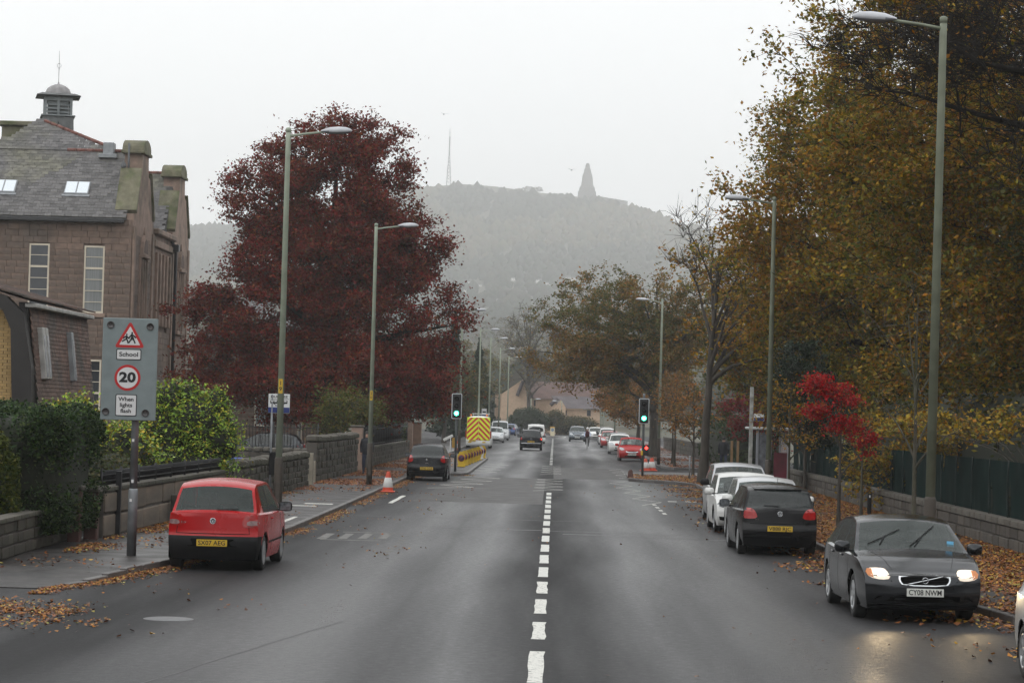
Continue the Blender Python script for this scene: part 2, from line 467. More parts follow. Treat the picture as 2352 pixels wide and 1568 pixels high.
# markings, 4 mm sheets one above the other
def stripe(poly, z, m, name='road_marking'):
    b = MB(); b.add([(x, y, z) for x, y in poly], [tuple(range(len(poly)))]); return b
mk = empty('road_markings', (0, 0, 0), kind='structure')
def dash(x0, x1, y0, y1, m=M_paint, z=.004, jag=0.01):
    n = 6; L = []; Rr = []
    for i in range(n + 1):
        y = y0 + (y1 - y0) * i / n
        L.append((x0 + random.uniform(-jag, jag), y)); Rr.append((x1 + random.uniform(-jag, jag), y))
    b = MB()
    for i in range(n): b.add([(L[i][0], L[i][1], z), (Rr[i][0], Rr[i][1], z), (Rr[i + 1][0], Rr[i + 1][1], z), (L[i + 1][0], L[i + 1][1], z)], [(0, 1, 2, 3)])
    return b.build('dash', [m], mk)
cx = lambda y: -.11 + (y - 28) * .0007
dd = [(26.4, 29.9), (31.5, 34.1)] + [(35.55 + 4.0 * k, 38.3 + 4.0 * k) for k in range(0, 14)]
for k, (a, c) in enumerate(dd):
    dash(cx(a) - .085, cx(a) + .085, a, c, M_wpaint if k in (0, 1, 2, 3, 8) else M_paint, jag=.014 if k < 4 else .006)
y = 140.0
while y < 288: dash(cx(y) - .08, cx(y) + .08, y, y + 2.2 if y < 200 else y + 2.6); y += 5.2 if y < 200 else 7
def zig(x0a, x0b, ya, yb, n, amp, wd=.1, tap=0):
    b = MB(); P = []
    for i in range(n + 1):
        t = i / n; P.append((x0a + (x0b - x0a) * t + (amp if i % 2 else -amp) * (1 - tap * t), ya + (yb - ya) * t))
    for (xa, y0), (xb, y1) in zip(P, P[1:]):
        hy = .24
        b.add([(xa, y0 - hy / 2, .005), (xb, y1 - hy / 2, .005), (xb, y1 + hy / 2, .005), (xa, y0 + hy / 2, .005)], [(0, 1, 2, 3)])
    b.build('zigzag_line', [M_wpaint], mk)
zig(-.1, -.05, 92, 110, 9, .55); zig(-.02, 0, 117, 138, 9, .5)
zig(-3.75, -2.8, 92, 110, 8, .75); zig(-3.2, -2.85, 116, 138, 8, .6)
zig(3.3, 2.75, 80, 108, 9, .4); zig(3.4, 3.3, 114, 133, 7, .35)
for k in range(12): dash(3.25, 3.37, 55 + 2.4 * k + 18, 56.1 + 2.4 * k + 18, M_wpaint) if 55 + 2.4 * k + 18 < 82 else None
# bay marks, worn lettering and patches on the left
for (x0, x1, y0, y1) in ((-4.9, -4.75, 76, 83), 
                         (-6.2, -6.08, 165, 172), (-5.9, -5.78, 180, 186), (3.9, 4.2, 84, 84.6), (4.5, 4.9, 84.3, 84.9), (5.0, 5.4, 83.6, 84.2), (4.2, 5.5, 113.4, 113.8)):
    dash(x0, x1, y0, y1, M_wpaint, z=.0045)
M_faint = mat('faded_road_paint', (.12, .115, .105), .6, var=.5, scale=6)
for (x0, x1, y0, y1) in [(-3.25, -3.1, 48.6 + 1.1 * k, 49.2 + 1.1 * k) for k in range(6)] + [(-5.0 + .42 * k, -4.8 + .42 * k, 54.2 + .2 * k, 56.6 + .2 * k) for k in range(4)] + [(-4.9, -3.6, 53.8, 54.1), (-4.7, -3.3, 57.3, 57.6)]:
    dash(x0, x1, y0, y1, M_faint, z=.0048)
for (x0, x1, y0, y1) in ((-6.9, -6.1, 70.5, 71.1), (-7.9, -6.4, 68.8, 69.3), (7.0, 7.9, 122.3, 122.7), (6.6, 7.2, 119.2, 119.8), (8.3, 9.2, 121.3, 121.7), (7.1, 8.4, 144, 144.5)):
    dash(x0, x1, y0, y1, M_wpaint, z=.1245)
dash(-6.3, -6.18, 57.5, 62, M_wpaint, z=.1250); 
b = MB(); b.add([(-4.3, 78.5, .002), (-.25, 78.5, .002), (-.25, 109.5, .002), (-3.9, 109.5, .002)], [(0, 1, 2, 3)])
b.add([(.1, 110.5, .002), (3.4, 110.5, .002), (3.6, 133, .002), (.1, 133, .002)], [(0, 1, 2, 3)])
b.build('surface_patch', [M_patch], mk)
M_seal = mat('bitumen_seal', (.012, .012, .013), .4, var=.2)
b = MB()
def crack(P, wd):
    for (x0, y0), (x1, y1) in zip(P, P[1:]):
        d = Vector((x1 - x0, y1 - y0, 0)).normalized(); q = Vector((-d.y, d.x, 0)) * wd * random.uniform(.5, 1.3)
        b.add([(x0 - q.x, y0 - q.y, .003), (x0 + q.x, y0 + q.y, .003), (x1 + q.x, y1 + q.y, .003), (x1 - q.x, y1 - q.y, .003)], [(0, 1, 2, 3)])
crack([(-3.2 + k * .5, 61.2 + random.uniform(-.15, .15) - .07 * k) for k in range(14)], .09)
crack([(.3 + k * .4, 59.4 + random.uniform(-.15, .15) - .1 * k) for k in range(11)], .12)
crack([(-5.8 + k * .8, 66.5 + random.uniform(-.1, .1)) for k in range(15)], .05)
crack([(-4.25 + k * .14 + random.uniform(-.03, .03), 24 + k * .85) for k in range(12)], .013)
b.build('sealed_crack', [M_seal], mk)
# manhole covers
b = MB(); b.lathe([(.0, .006), (.30, .006), (.33, 0)], 20, c=(-4.95, 33.0, 0)); tag(b.build('manhole_cover', [M_cover]), 'round wet metal cover in the road behind the red car', 'manhole cover')
# haze: one closed box round everything but the sky
hb = MB(); hb.box(-2310, 2310, -120, 4440, -1.05, 425)
hz = hb.build('haze', []); tag(hz, 'pale fog filling the street', kind='stuff'); hz['kind'] = 'stuff'
hm = bpy.data.materials.new('fog'); hm.use_nodes = True; hn = hm.node_tree; hn.nodes.clear()
pv = hn.nodes.new('ShaderNodeVolumePrincipled'); pv.inputs['Color'].default_value = (.985, .99, .995, 1); pv.inputs['Density'].default_value = HAZE_D
pv.inputs['Anisotropy'].default_value = 0.0
ho = hn.nodes.new('ShaderNodeOutputMaterial'); hn.links.new(pv.outputs[0], ho.inputs['Volume']); hz.data.materials.append(hm)
# ------------------------------------------------------------------ vehicles
M_tyre = mat('tyre_rubber', (.018, .018, .018), .75, var=.3)
M_rim = mat('alloy_rim', (.45, .46, .47), .3, metal=.7, var=.1)
M_trim = mat('black_plastic', (.009, .009, .010), .6, spec=.25, var=.3, scale=6)
M_under = mat('underbody', (.005, .005, .005), 1.0, var=0, spec=0)
M_seat = mat('seat_fabric', (.03, .032, .035), .8, var=.2)
M_chrome = mat('chrome', (.7, .72, .74), .12, metal=1.0, var=0)
M_lens = mat('clear_lens', (.42, .44, .46), .12, var=.35, scale=25, spec=.8)
M_lensd = mat('smoked_lens', (.12, .13, .14), .1, var=.5, scale=20, spec=.8)
M_amber = mat('amber_lens', (.5, .16, .03), .15, var=.1)
M_red = mat('red_lens', (.36, .012, .012), .14, var=.25, scale=18, spec=.8)
M_redon = mat('lit_red_lens', (.6, .02, .01), .2, var=0, emit=(1, .05, .02), estr=5)
M_lamp = mat('lit_headlamp', (.9, .9, .85), .2, var=0, emit=(1, .78, .48), estr=45)
M_lampw = mat('lit_headlamp_reflector', (.9, .8, .7), .2, var=0, emit=(1, .82, .6), estr=.35)
M_pyel = mat('yellow_plate', (.62, .40, .03), .4, var=.04)
M_pwh = mat('white_plate', (.66, .66, .62), .4, var=.04)
M_ink = mat('black_lettering', (.01, .01, .012), .5, var=0)
M_glass = glass_mat('car_glass', .62, (.10, .12, .115)); M_glassd = glass_mat('dark_car_glass', .15)
def paint(name, col, metal=.35, rough=.26, coat=.4, spec=.5):
    m = mat('paint_' + name, col, rough, metal=metal, var=.08, scale=2.5, coat=coat, rvar=.06, spec=spec)
    if not m.get('wet'):
        N = m.node_tree.nodes; Lk = m.node_tree.links; tc = N.new('ShaderNodeTexCoord'); nb = N.new('ShaderNodeTexNoise')
        nb.inputs['Scale'].default_value = 60; nb.inputs['Detail'].default_value = 3
        Lk.new(tc.outputs['Object'], nb.inputs['Vector']); b = N.new('ShaderNodeBump'); b.inputs['Strength'].default_value = .08; b.inputs['Distance'].default_value = .008
        Lk.new(nb.outputs[0], b.inputs['Height']); Lk.new(b.outputs[0], N['Principled BSDF'].inputs['Coat Normal']); m['wet'] = 1
    return m

def lerp(a, b, t): return a + (b - a) * t
def interp(P, x):
    if x <= P[0][0]: return P[0][1]
    for (a, va), (b, vb) in zip(P, P[1:]):
        if x <= b: return va + (vb - va) * (x - a) / max(1e-6, b - a)
    return P[-1][1]

class Car:
    """body shell lofted from a side outline; +Y is the front, origin on the ground under the middle"""
    def __init__(s, label, cat, L, W, H, wb, foh, wr, top, belt, rear, front, paintm, group=None, name='parked_car',
                 tumble=.34, side=(None, None), pillars=(), bumper=None, sill=.19, rear_glass=True, trim_b=None, glass=None, boxy=.06, rpow=3, win=.08,
                 cap=.09, fine=.055, fcap=None, shoulder=.985):
        s.L, s.W, s.H, s.wr = L, W, H, wr
        s.root = empty(name, label=label, cat=cat, group=group); s.pm = paintm
        glass = glass or M_glass
        s.glass = glass
        yf = L / 2; s.yfw = yf - foh; s.yrw = s.yfw - wb
        # top = [(y, z, tag)], from the rear to the front
        ks = [(y - L / 2, z, t) for y, z, t in top]
        S = []
        for (y0, z0, t0), (y1, z1, t1) in zip(ks, ks[1:]):
            d = math.hypot(y1 - y0, z1 - z0); n = max(1, round(max(abs(y1 - y0) / fine, abs(z1 - z0) / (fine * 1.3))))
            for k in range(n):
                t = k / n; S.append([lerp(y0, y1, t), lerp(z0, z1, t), t1])
        S.append([ks[-1][0], ks[-1][1], ks[-1][2]])
        zz = [q[1] for q in S]                      # round the corners of the outline a little
        for it in range(2):
            zz = [zz[0]] + [(zz[i - 1] + 2 * zz[i] + zz[i + 1]) / 4 for i in range(1, len(zz) - 1)] + [zz[-1]]
        for q, z in zip(S, zz): q[1] = z
        yR, yF = ks[0][0], ks[-1][0]
        s.yR, s.yF = yR, yF
        belt = [(y - L / 2, z) for y, z in belt]
        rp = rear; fp = front                        # (z, y) outlines of the two ends, relative to rear / front end
        zl = [sill, .24, .29, .34, .39, .44, .49, .54, .59, .64, .69, .75]
        hw = W / 2
        prof = [(0.1, .90), (.2, .945), (.35, .985), (.55, 1.0), (.72, 1.0), (.9, shoulder), (1.1, .96), (1.6, .92), (2.6, .88)]
        def plan(y):
            u = abs(y) / (L / 2); return 1 - boxy * u ** rpow
        grid = []; rows = None
        for (y, zt, tg) in S:
            zb = min(interp(belt, y), zt - .035)
            row = []
            for z in zl:
                z_ = min(z, sill + (zb - sill) * (z - sill) / max(.01, (.80 - sill))) if zb < .82 else z
                row.append((z_, interp(prof, z_) * hw * plan(y), 0))
            for k in (1, 2, 3):
                z_ = lerp(row[11][0], zb, k / 3); row.append((z_, interp(prof, z_) * hw * plan(y), 0))
            ws = row[-1][1]; g = zt - zb
            cr = min(.06, g * .5)                     # roof crown
            zr = zt - cr
            g2 = zr - zb; inset = tumble * g2
            wbelt = ws - min(.03, g2 * .4)
            wroof = max(.1, ws - .02 - inset)
            tw = min(win, g2 * .25)
            for (f_, z_) in ((0, zb + tw * .35), (.5, (zb + zr) / 2), (1, zr - tw * .45)):
                row.append((z_, lerp(wbelt, wroof, (z_ - zb) / max(.001, g2)), 1))
            row.append((zr, wroof, 1))
            for k, fr in enumerate((.93, .84, .56, .28, 0)):
                row.append((zr + cr * (1 - fr ** 2.2) * (1 if k else .75), wroof * fr, 2))
            pts = []
            for (z, x, c) in row:
                t = (y - yR) / (yF - yR)
                ya = yR + interp(rp, z) if z < ks[0][1] + .2 else yR
                yb = yF + interp(fp, z) if z < ks[-1][1] + .2 else yF
                pts.append(Vector((x, ya + (yb - ya) * t, z)))
            grid.append(pts)
        NR = len(grid[0]); NS = len(grid); iB = 14           # iB: shoulder row
        # wheel arches
        ar = wr + .055; dele = set()
        for wy in (s.yfw, s.yrw):
            for i in range(NS):
                for r in range(iB + 1):
                    p = grid[i][r]; d = Vector((p.y - wy, p.z - wr)); l = d.length
                    if 1e-4 < l and abs(l - ar) < .028 and d.y > -.16:
                        d = d / l * ar; p.y = wy + d.x; p.z = wr + d.y
            for i in range(NS - 1):
                for r in range(iB):
                    c = (grid[i][r] + grid[i + 1][r] + grid[i][r + 1] + grid[i + 1][r + 1]) / 4
                    if math.hypot(c.y - wy, c.z - wr) < ar - .006: dele.add((i, r))
        s.grid = grid
        V = []; parts = {}
        for sgn in (1, -1):
            for pts in grid:
                for p in pts: V.append((p.x * sgn, p.y, p.z))
        def vid(sd, i, r): return (0 if sd == 1 else NS * NR) + i * NR + r
        def put(part, f): parts.setdefault(part, []).append(f)
        s0, s1 = (side[0] - L / 2, side[1] - L / 2) if side[0] is not None else (9, 9)
        for sd in (1, -1):
            for i in range(NS - 1):
                tg = S[i][2]; ym = (S[i][0] + S[i + 1][0]) / 2
                for r in range(NR - 1):
                    if (i, r) in dele: continue
                    a, b_, c, d = vid(sd, i, r), vid(sd, i + 1, r), vid(sd, i + 1, r + 1), vid(sd, i, r + 1)
                    f = (a, b_, c, d) if sd == 1 else (a, d, c, b_)
                    part = 'body'
                    if r >= 19 and tg == 'ws': part = 'windscreen'
                    elif r >= 19 and tg == 'rw' and rear_glass: part = 'rear_window'
                    elif r in (15, 16) and s0 < ym < s1:
                        part = 'side_window'
                        for pl in pillars:
                            if abs(ym - (pl - L / 2)) < .045: part = 'pillar'
                    elif bumper and (grid[i][r].z + grid[i][r + 1].z) / 2 < bumper and (ym > s.yfw + ar * .9 or ym < s.yrw - ar * .9): part = 'bumper'
                    if part == 'side_window' and grid[i][17].z - grid[i][15].z < .05: part = 'body'
                    put(part, f)
        # end caps
        for end in (0, NS - 1):
            ncol = 12; base = len(V); sgn = -1 if end == 0 else 1
            cp = cap if end == 0 else (fcap if fcap is not None else cap)
            for r in range(NR):
                p = grid[end][r]
                for k in range(ncol + 1):
                    t = 1 - 2 * k / ncol; bul = cp * (1 - abs(t) ** 2.6) if p.z < .98 or True else 0
                    V.append((p.x * t, p.y + sgn * bul * min(1, p.x / (hw * .5)), p.z))
            for r in range(NR - 1):
                for k in range(ncol):
                    a = base + r * (ncol + 1) + k; f = (a, a + 1, a + ncol + 2, a + ncol + 1)
                    z = (grid[end][r].z + grid[end][r + 1].z) / 2
                    put('bumper' if bumper and z < bumper else 'body', f if sgn == 1 else f[::-1])
        order = {'body': paintm, 'bumper': M_trim, 'pillar': M_trim, 'windscreen': glass, 'rear_window': glass, 'side_window': M_glassd if glass is M_glassd else glass}
        s.V = V
        allf = [f for fs in parts.values() for f in fs]
        s.bvh = BVHTree.FromPolygons([Vector(v) for v in V], allf)
        for part, fs in parts.items():
            if part == 'side_window':
                for sd in (0, 1):
                    sub = [f for f in fs if (f[0] >= NS * NR) == bool(sd)]
                    s._part(part, sub, order[part])
            elif part in ('pillar', 'bumper'):
                cls = {}
                for f in fs:
                    c = sum((Vector(V[i]) for i in f), Vector()) / 4
                    k = (c.x > 0, round(c.y / .3)) if part == 'pillar' else c.y > 0
                    cls.setdefault(k, []).append(f)
                for sub in cls.values(): s._part(part, sub, order[part])
            else: s._part(part, fs, order[part])
        # underside, liners, cabin
        b = MB(); b.box(-hw * .86, hw * .86, -L / 2 + .22, L / 2 - .25, .17, .24)
        b.box(-hw * .70, hw * .70, -L / 2 + .16, L / 2 - .2, .24, .62)
        for wy in (s.yfw, s.yrw):
            for sd in (-1, 1):
                n = 14; x0, x1 = sd * hw * .70, sd * hw * .955
                P = [(wy + (ar + .01) * math.cos(math.pi * (k / n * 1.2 - .1)), wr + (ar + .01) * math.sin(math.pi * (k / n * 1.2 - .1))) for k in range(n + 1)]
                vs = [(x0, y, z) for y, z in P] + [(x1, y, z) for y, z in P]
                b.add(vs, [(k, k + 1, n + 2 + k, n + 1 + k) for k in range(n)])
        b.build('underbody', [M_under], s.root)
        if side[0] is not None:
            zb = interp(belt, 0)
            yc0 = (s0 + s1) / 2
            for (sy, dz) in ((yc0 + .28, 0), (yc0 - .55, -.04)):
                for sx_ in (-1, 1):
                    q = MB(); q.bbox(sx_ * hw * .42 - .22, sx_ * hw * .42 + .22, sy - .1, sy + .02, zb - .35, zb + .12 + dz, .05)
                    q.bbox(sx_ * hw * .42 - .12, sx_ * hw * .42 + .12, sy - .1, sy - .01, zb + .14 + dz, zb + .33 + dz, .03)
                    q.build('seat', [M_seat], s.root)
            q = MB(); q.box(-hw * .8, hw * .8, -L / 2 + .5, L / 2 - foh - .35, .45, zb - .14); q.build('cabin_floor', [M_seat], s.root)
    def _part(s, name, fs, m):
        idx = {}; vs = []; F = []
        for f in fs:
            g = []
            for i in f:
                if i not in idx: idx[i] = len(vs); vs.append(s.V[i])
                g.append(idx[i])
            F.append(g)
        me = bpy.data.meshes.new(name); me.from_pydata(vs, [], F); me.materials.append(m)
        bm = bmesh.new(); bm.from_mesh(me); bmesh.ops.remove_doubles(bm, verts=bm.verts, dist=.002)
        bmesh.ops.dissolve_degenerate(bm, edges=bm.edges, dist=.001)
        for e in bm.edges:
            if len(e.link_faces) == 2 and e.calc_face_angle(0) > R(38): e.smooth = False
        for f in bm.faces: f.smooth = True
        bm.to_mesh(me); bm.free()
        o = bpy.data.objects.new(name, me); link(o, s.root); return o
    # ---- shapes laid onto the shell
    def hit(s, a, z, face):
        o, d = {'front': (Vector((a, 6, z)), Vector((0, -1, 0))), 'rear': (Vector((a, -6, z)), Vector((0, 1, 0))),
                'left': (Vector((-4, a, z)), Vector((1, 0, 0))), 'right': (Vector((4, a, z)), Vector((-1, 0, 0))),
                'top': (Vector((a, z, 4)), Vector((0, 0, -1)))}[face]
        loc, nrm, _, _ = s.bvh.ray_cast(o, d)
        if loc is None: return None, d
        return loc, d
    def decal(s, pts, face, name, m, off=.008, rings=3, mirror=False, label=None, depth=.015, parent=None, rounds=0):
        """outline projected on the shell, standing `off` proud of it"""
        out = []
        for rr in range(rounds):
            P2 = []
            for i in range(len(pts)):
                a, c = Vector(pts[i]), Vector(pts[(i + 1) % len(pts)]); P2 += [tuple(a.lerp(c, .25)), tuple(a.lerp(c, .75))]
            pts = P2
        sides = (1, -1) if mirror else (1,)
        for sd in sides:
            P = []
            for i in range(len(pts)):
                a, c = Vector(pts[i]), Vector(pts[(i + 1) % len(pts)]); n = max(1, int((c - a).length / .12))
                for k in range(n): P.append(a.lerp(c, k / n))
            cen = sum(P, Vector((0, 0))) / len(P); n = len(P); vs = []; F = []
            def pr(q, o_):
                fc = face
                x = q.x * (sd if face in ('front', 'rear', 'top') else 1)
                if face in ('left', 'right') and sd == -1: fc = 'left' if face == 'right' else 'right'
                loc, d = s.hit(x, q.y, fc)
                if loc is None:
                    loc = {'front': Vector((x, s.L / 2 - .05, q.y)), 'rear': Vector((x, -s.L / 2 + .05, q.y)), 'left': Vector((-s.W / 2 + .05, q.x, q.y)), 'right': Vector((s.W / 2 - .05, q.x, q.y)), 'top': Vector((x, q.y, s.H))}[fc]
                return loc - d * o_
            vs += [pr(q, -depth) for q in P]
            for k in range(rings):
                f_ = 1 - k / rings; vs += [pr(cen + (q - cen) * f_, off) for q in P]
            vs.append(pr(cen, off)); c = len(vs) - 1
            for k in range(rings):
                for i in range(n): j = (i + 1) % n; F.append((k * n + i, k * n + j, (k + 1) * n + j, (k + 1) * n + i))
            for i in range(n): F.append((rings * n + i, rings * n + (i + 1) % n, c))
            b = MB(); b.add(vs, F, 0, False); o = b.build(name, [m], parent or s.root)
            if label: o['label'] = label
            out.append(o)
        return out if mirror else out[0]
    def line(s, pts, face, name, m, wd=.012, off=.003, mirror=False, parent=None):
        objs = []
        for sd in ((1, -1) if mirror else (1,)):
            b = MB(); Q = []
            for a, c in zip(pts, pts[1:]):
                a, c = Vector(a), Vector(c); n = max(1, int((c - a).length / .08))
                for k in range(n): Q.append(a.lerp(c, k / n))
            Q.append(Vector(pts[-1])); vs = []
            fc = face if sd == 1 or face in ('front', 'rear', 'top') else ('left' if face == 'right' else 'right')
            for i, q in enumerate(Q):
                t = (Q[min(i + 1, len(Q) - 1)] - Q[max(0, i - 1)]).normalized(); nn = Vector((-t.y, t.x)) * wd / 2
                for w_ in (q - nn, q + nn):
                    x = w_.x * (sd if face in ('front', 'rear', 'top') else 1)
                    loc, d = s.hit(x, w_.y, fc)
                    if loc is None: loc = Vector((x, s.L / 2, w_.y)) if fc == 'front' else Vector((x, -s.L / 2, w_.y)) if fc == 'rear' else Vector((s.W / 2 * (1 if fc == 'right' else -1), w_.x, w_.y))
                    vs.append(loc - d * off)
            b.add(vs, [(2 * i, 2 * i + 1, 2 * i + 3, 2 * i + 2) for i in range(len(Q) - 1)])
            objs.append(b.build(name, [m], parent or s.root))
        return objs
    def wheels(s, spokes=7, rim=M_rim, rr=.62, width=.19, cover=False):
        r = s.wr; t = MB(); w_ = width / 2
        t.lathe([(r * .60, -w_), (r * .92, -w_), (r * .985, -w_ * .8), (r, -w_ * .5), (r, w_ * .5), (r * .985, w_ * .8), (r * .92, w_), (r * .68, w_), (r * .64, w_ * .8), (r * .3, w_ * .3), (0.01, w_ * .3)], 28, axis='x')
        q = MB(); R0 = r * (.66 if not cover else .68)
        q.lathe([(R0, w_ * .80), (R0, w_ * 1.02), (R0 - .02, w_ * 1.0), (R0 - .025, w_ * .7)], 28, axis='x')
        q.lathe([(.055, w_ * .5), (.055, w_ * .9), (.03, w_ * .98), (.005, w_ * .98)], 12, axis='x')
        for k in range(spokes):
            a = 2 * math.pi * k / spokes; T = Matrix.Rotation(a, 4, 'X')
            hw_ = .022 if not cover else .035
            q.add([T @ Vector(v) for v in ((w_ * .92, -hw_ * 1.1, .03), (w_ * .92, hw_ * 1.1, .03), (w_ * .98, hw_ * 1.5, R0 - .01), (w_ * .98, -hw_ * 1.5, R0 - .01),
                                           (w_ * .5, -hw_ * 1.3, .03), (w_ * .5, hw_ * 1.3, .03), (w_ * .6, hw_ * 1.8, R0 - .01), (w_ * .6, -hw_ * 1.8, R0 - .01))],
                  [(0, 1, 2, 3), (0, 3, 7, 4), (1, 5, 6, 2)])
        tm = t.mesh('wheel', [M_tyre]); qm = q.mesh('rim', [rim])
        for wy in (s.yfw, s.yrw):
            for sd in (1, -1):
                o = bpy.data.objects.new('wheel', tm); link(o, s.root); o.location = (sd * (s.W / 2 - width / 2 - .035), wy, r - .004)
                o.rotation_euler = (random.uniform(0, 1), 0, 0 if sd == 1 else math.pi)
                c = bpy.data.objects.new('rim', qm); link(c, o)
    def mirrors(s, y, z, m=None, sz=1.0, x=None):
        for sd in (1, -1):
            b = MB(); xx = (x or s.W / 2 - .06)
            prof = []
            n = 8; vs = []; F = []
            cx_, w_, h_, d_ = sd * (xx + .14), .105 * sz, .078 * sz, .075
            for i in range(7):
                a = math.pi * i / 6; yy = -math.cos(a)
                sc = math.sin(a) ** .5 if 0 < i < 6 else .02
                if i <= 1: sc = (.02, .96)[i]
                for k in range(12):
                    th = 2 * math.pi * k / 12; ex = abs(math.cos(th)) ** .6 * (1 if math.cos(th) > 0 else -1); ez = abs(math.sin(th)) ** .6 * (1 if math.sin(th) > 0 else -1)
                    yo = -d_ * .55 if i <= 1 else lerp(-d_ * .5, d_, (i - 1) / 5)
                    vs.append((cx_ + ex * w_ * sc, y + yo, z + ez * h_ * sc))
            for i in range(6):
                for k in range(12): F.append((i * 12 + k, i * 12 + (k + 1) % 12, (i + 1) * 12 + (k + 1) % 12, (i + 1) * 12 + k))
            b.add(vs, F, 0, True); b.box(min(sd * (xx - .06), cx_), max(sd * (xx - .06), cx_), y - .02, y + .05, z - h_ * .85, z - h_ * .5, 1)
            o = b.build('wing_mirror', [m or s.pm, M_trim], s.root)
            g = MB(); g.box(cx_ - w_ * .8, cx_ + w_ * .8, y - d_ * .62, y - d_ * .57, z - h_ * .75, z + h_ * .75); g.build('mirror_glass', [M_lensd], o)
    def plate(s, txt, z, rear=False, x=0.0, tilt=0.0, lift=.012):
        y, d = s.hit(x, z, 'rear' if rear else 'front')
        b = MB(); b.bbox(-.26, .26, -.006, .006, -.056, .056, .004)
        o = b.build('number_plate', [M_pyel if rear else M_pwh], s.root)
        yy = y.y - lift if rear else y.y + lift
        T = Matrix.Translation((x, yy, z)) @ (Matrix() if rear else Matrix.Rotation(math.pi, 4, 'Z')) @ Matrix.Rotation(tilt, 4, 'X')
        o.matrix_local = T
        if txt: text(txt, .105, 'lettering', M_ink, o, Matrix.Translation((0, -.0065, -.002)) @ FACE, .0015, bold=.0018, width=.46)
        return o
    def handle(s, y, z, mirror=True):
        for sd in (1, -1):
            loc, d = s.hit(y, z, 'right' if sd == 1 else 'left')
            if loc is None: continue
            b = MB(); b.bbox(loc.x - .012, loc.x + .022, y - .09, y + .09, z - .014, z + .014, .008); b.build('door_handle', [s.pm], s.root)
    def wiper(s, p0, p1, face, lift=.02, arm=None):
        b = MB(); P = []
        for k in range(5):
            t = k / 4; x = lerp(p0[0], p1[0], t); z = lerp(p0[1], p1[1], t); loc, d = s.hit(x, z, face)
            if loc is None: return
            P.append(loc - d * lift)
        b.tube(P, .008, 5)
        if arm:
            loc, d = s.hit(arm[0], arm[1], face)
            if loc is not None: b.tube([loc - d * .01, P[2] - d * .015], .009, 5)
        b.build('wiper', [M_trim], s.root)
    def ring_badge(s, z, face, kind='vw', r=.05, x=0):
        loc, d = s.hit(x, z, face); sg = -1 if face == 'rear' else 1
        b = MB(); y = loc.y + sg * .006
        b.lathe([(r, 0), (r, sg * .01), (r * .85, sg * .012), (r * .8, sg * .006)], 20, c=(x, y, z), axis='y')
        if kind == 'vw':
            for P in ([(-.55, .75), (-.2, -.1), (0, .25), (.2, -.1), (.55, .75)], [(-.82, .25), (-.35, -.8), (0, -.05), (.35, -.8), (.82, .25)]):
                for (a, c) in zip(P, P[1:]): b.tube([(x + a[0] * r, y + sg * .006, z + a[1] * r), (x + c[0] * r, y + sg * .006, z + c[1] * r)], r * .09, 4)
            b.lathe([(.001, 0), (r * .95, 0)], 20, 1, c=(x, y + sg * .002, z), axis='y')
        o = b.build('badge', [M_chrome, M_ink], s.root); return o
# each kind of car once
def hatch(label, group, pm, L=3.9, W=1.68, H=1.46, wb=2.46, foh=.8, wr=.3, deck=.98, rbase=.04, rtop=.30, glass=None, bumper=None, name='parked_car', cat='car', cowl_z=.98, nose=.72, bon=.93, belt=(.92, .86), cowl=None, wtop=None, cap=.07, boxy=.07, pillars=None, side=None, tumble=.34, **k):
    cowl = cowl or L - .88; wtop = wtop or L - 1.6
    top = [(0.02, deck - .005, 'x'), (rbase, deck, 'deck'), (rtop, H - .09, 'rw'), (rtop + .28, H - .015, 'roof'), (L * .5, H, 'roof'), (wtop - .1, H - .05, 'roof'), (wtop, H - .09, 'roof'), (cowl, cowl_z, 'ws'),
           (cowl + .08, cowl_z - .015, 'bon'), (L - .3, bon - .07, 'bon'), (L - .1, nose, 'bon')]
    rear = [(.15, .12), (.3, .02), (.42, -.03), (.55, -.035), (.62, .0), (.8, .015), (1.0, .03)]
    front = [(.15, -.08), (.25, .04), (.4, .09), (.55, .085), (.68, .03), (.8, -.05)]
    c = Car(label, cat, L, W, H, wb, foh, wr, top, [(0, belt[0]), (L, belt[1])], rear, front, pm, group=group, name=name,
            side=side or (.42, cowl + .02), pillars=pillars if pillars is not None else (L * .30, L * .52), glass=glass, bumper=bumper, cap=cap, boxy=boxy, rpow=4, tumble=tumble, **k)
    return c
def doors(c, ys, z0=.28, z1=.9):
    for y in ys: c.line([(y - c.L / 2, z0), (y - c.L / 2 - .02, z1)], 'right', 'door_gap', M_under, .012, mirror=True)
def spot(name, px, py, dirx=-1):
    pass

# --- red small hatchback, seen from behind
M_redp = paint('tornado_red', (.40, .004, .006), metal=0.0, rough=.25, coat=.12, spec=.35)
fox = hatch('red small hatchback with a black rear bumper parked by the school sign', 'cars parked along the left kerb', M_redp, L=3.80, W=1.66, H=1.53, wb=2.46, foh=.72, wr=.30,
            deck=1.0, rbase=.05, rtop=.36, bumper=.60, cap=.10, boxy=.09, tumble=.30, belt=(.96, .9), pillars=(1.30,), side=(.62, 2.95), rear_glass=True, cowl_z=1.02, bon=.96)
fox.wheels(spokes=9, cover=True); fox.mirrors(.72, 1.02, M_trim, 1.15)
fox.plate('SX07 AEG', .475, rear=True)
fox.ring_badge(.845, 'rear', 'vw', .052)
for o in fox.decal([(.50, .76), (.62, .74), (.80, .78), (.80, .93), (.70, 1.01), (.60, .99), (.50, .87)], 'rear', 'tail_light', M_red, off=.012, mirror=True, rounds=1):
    pass
fox.decal([(.57, .775), (.74, .78), (.78, .82), (.74, .86), (.58, .855)], 'rear', 'reversing_light', mat('pinkish_lens', (.26, .17, .17), .15, var=.3, scale=20), off=.02, mirror=True, rounds=1)
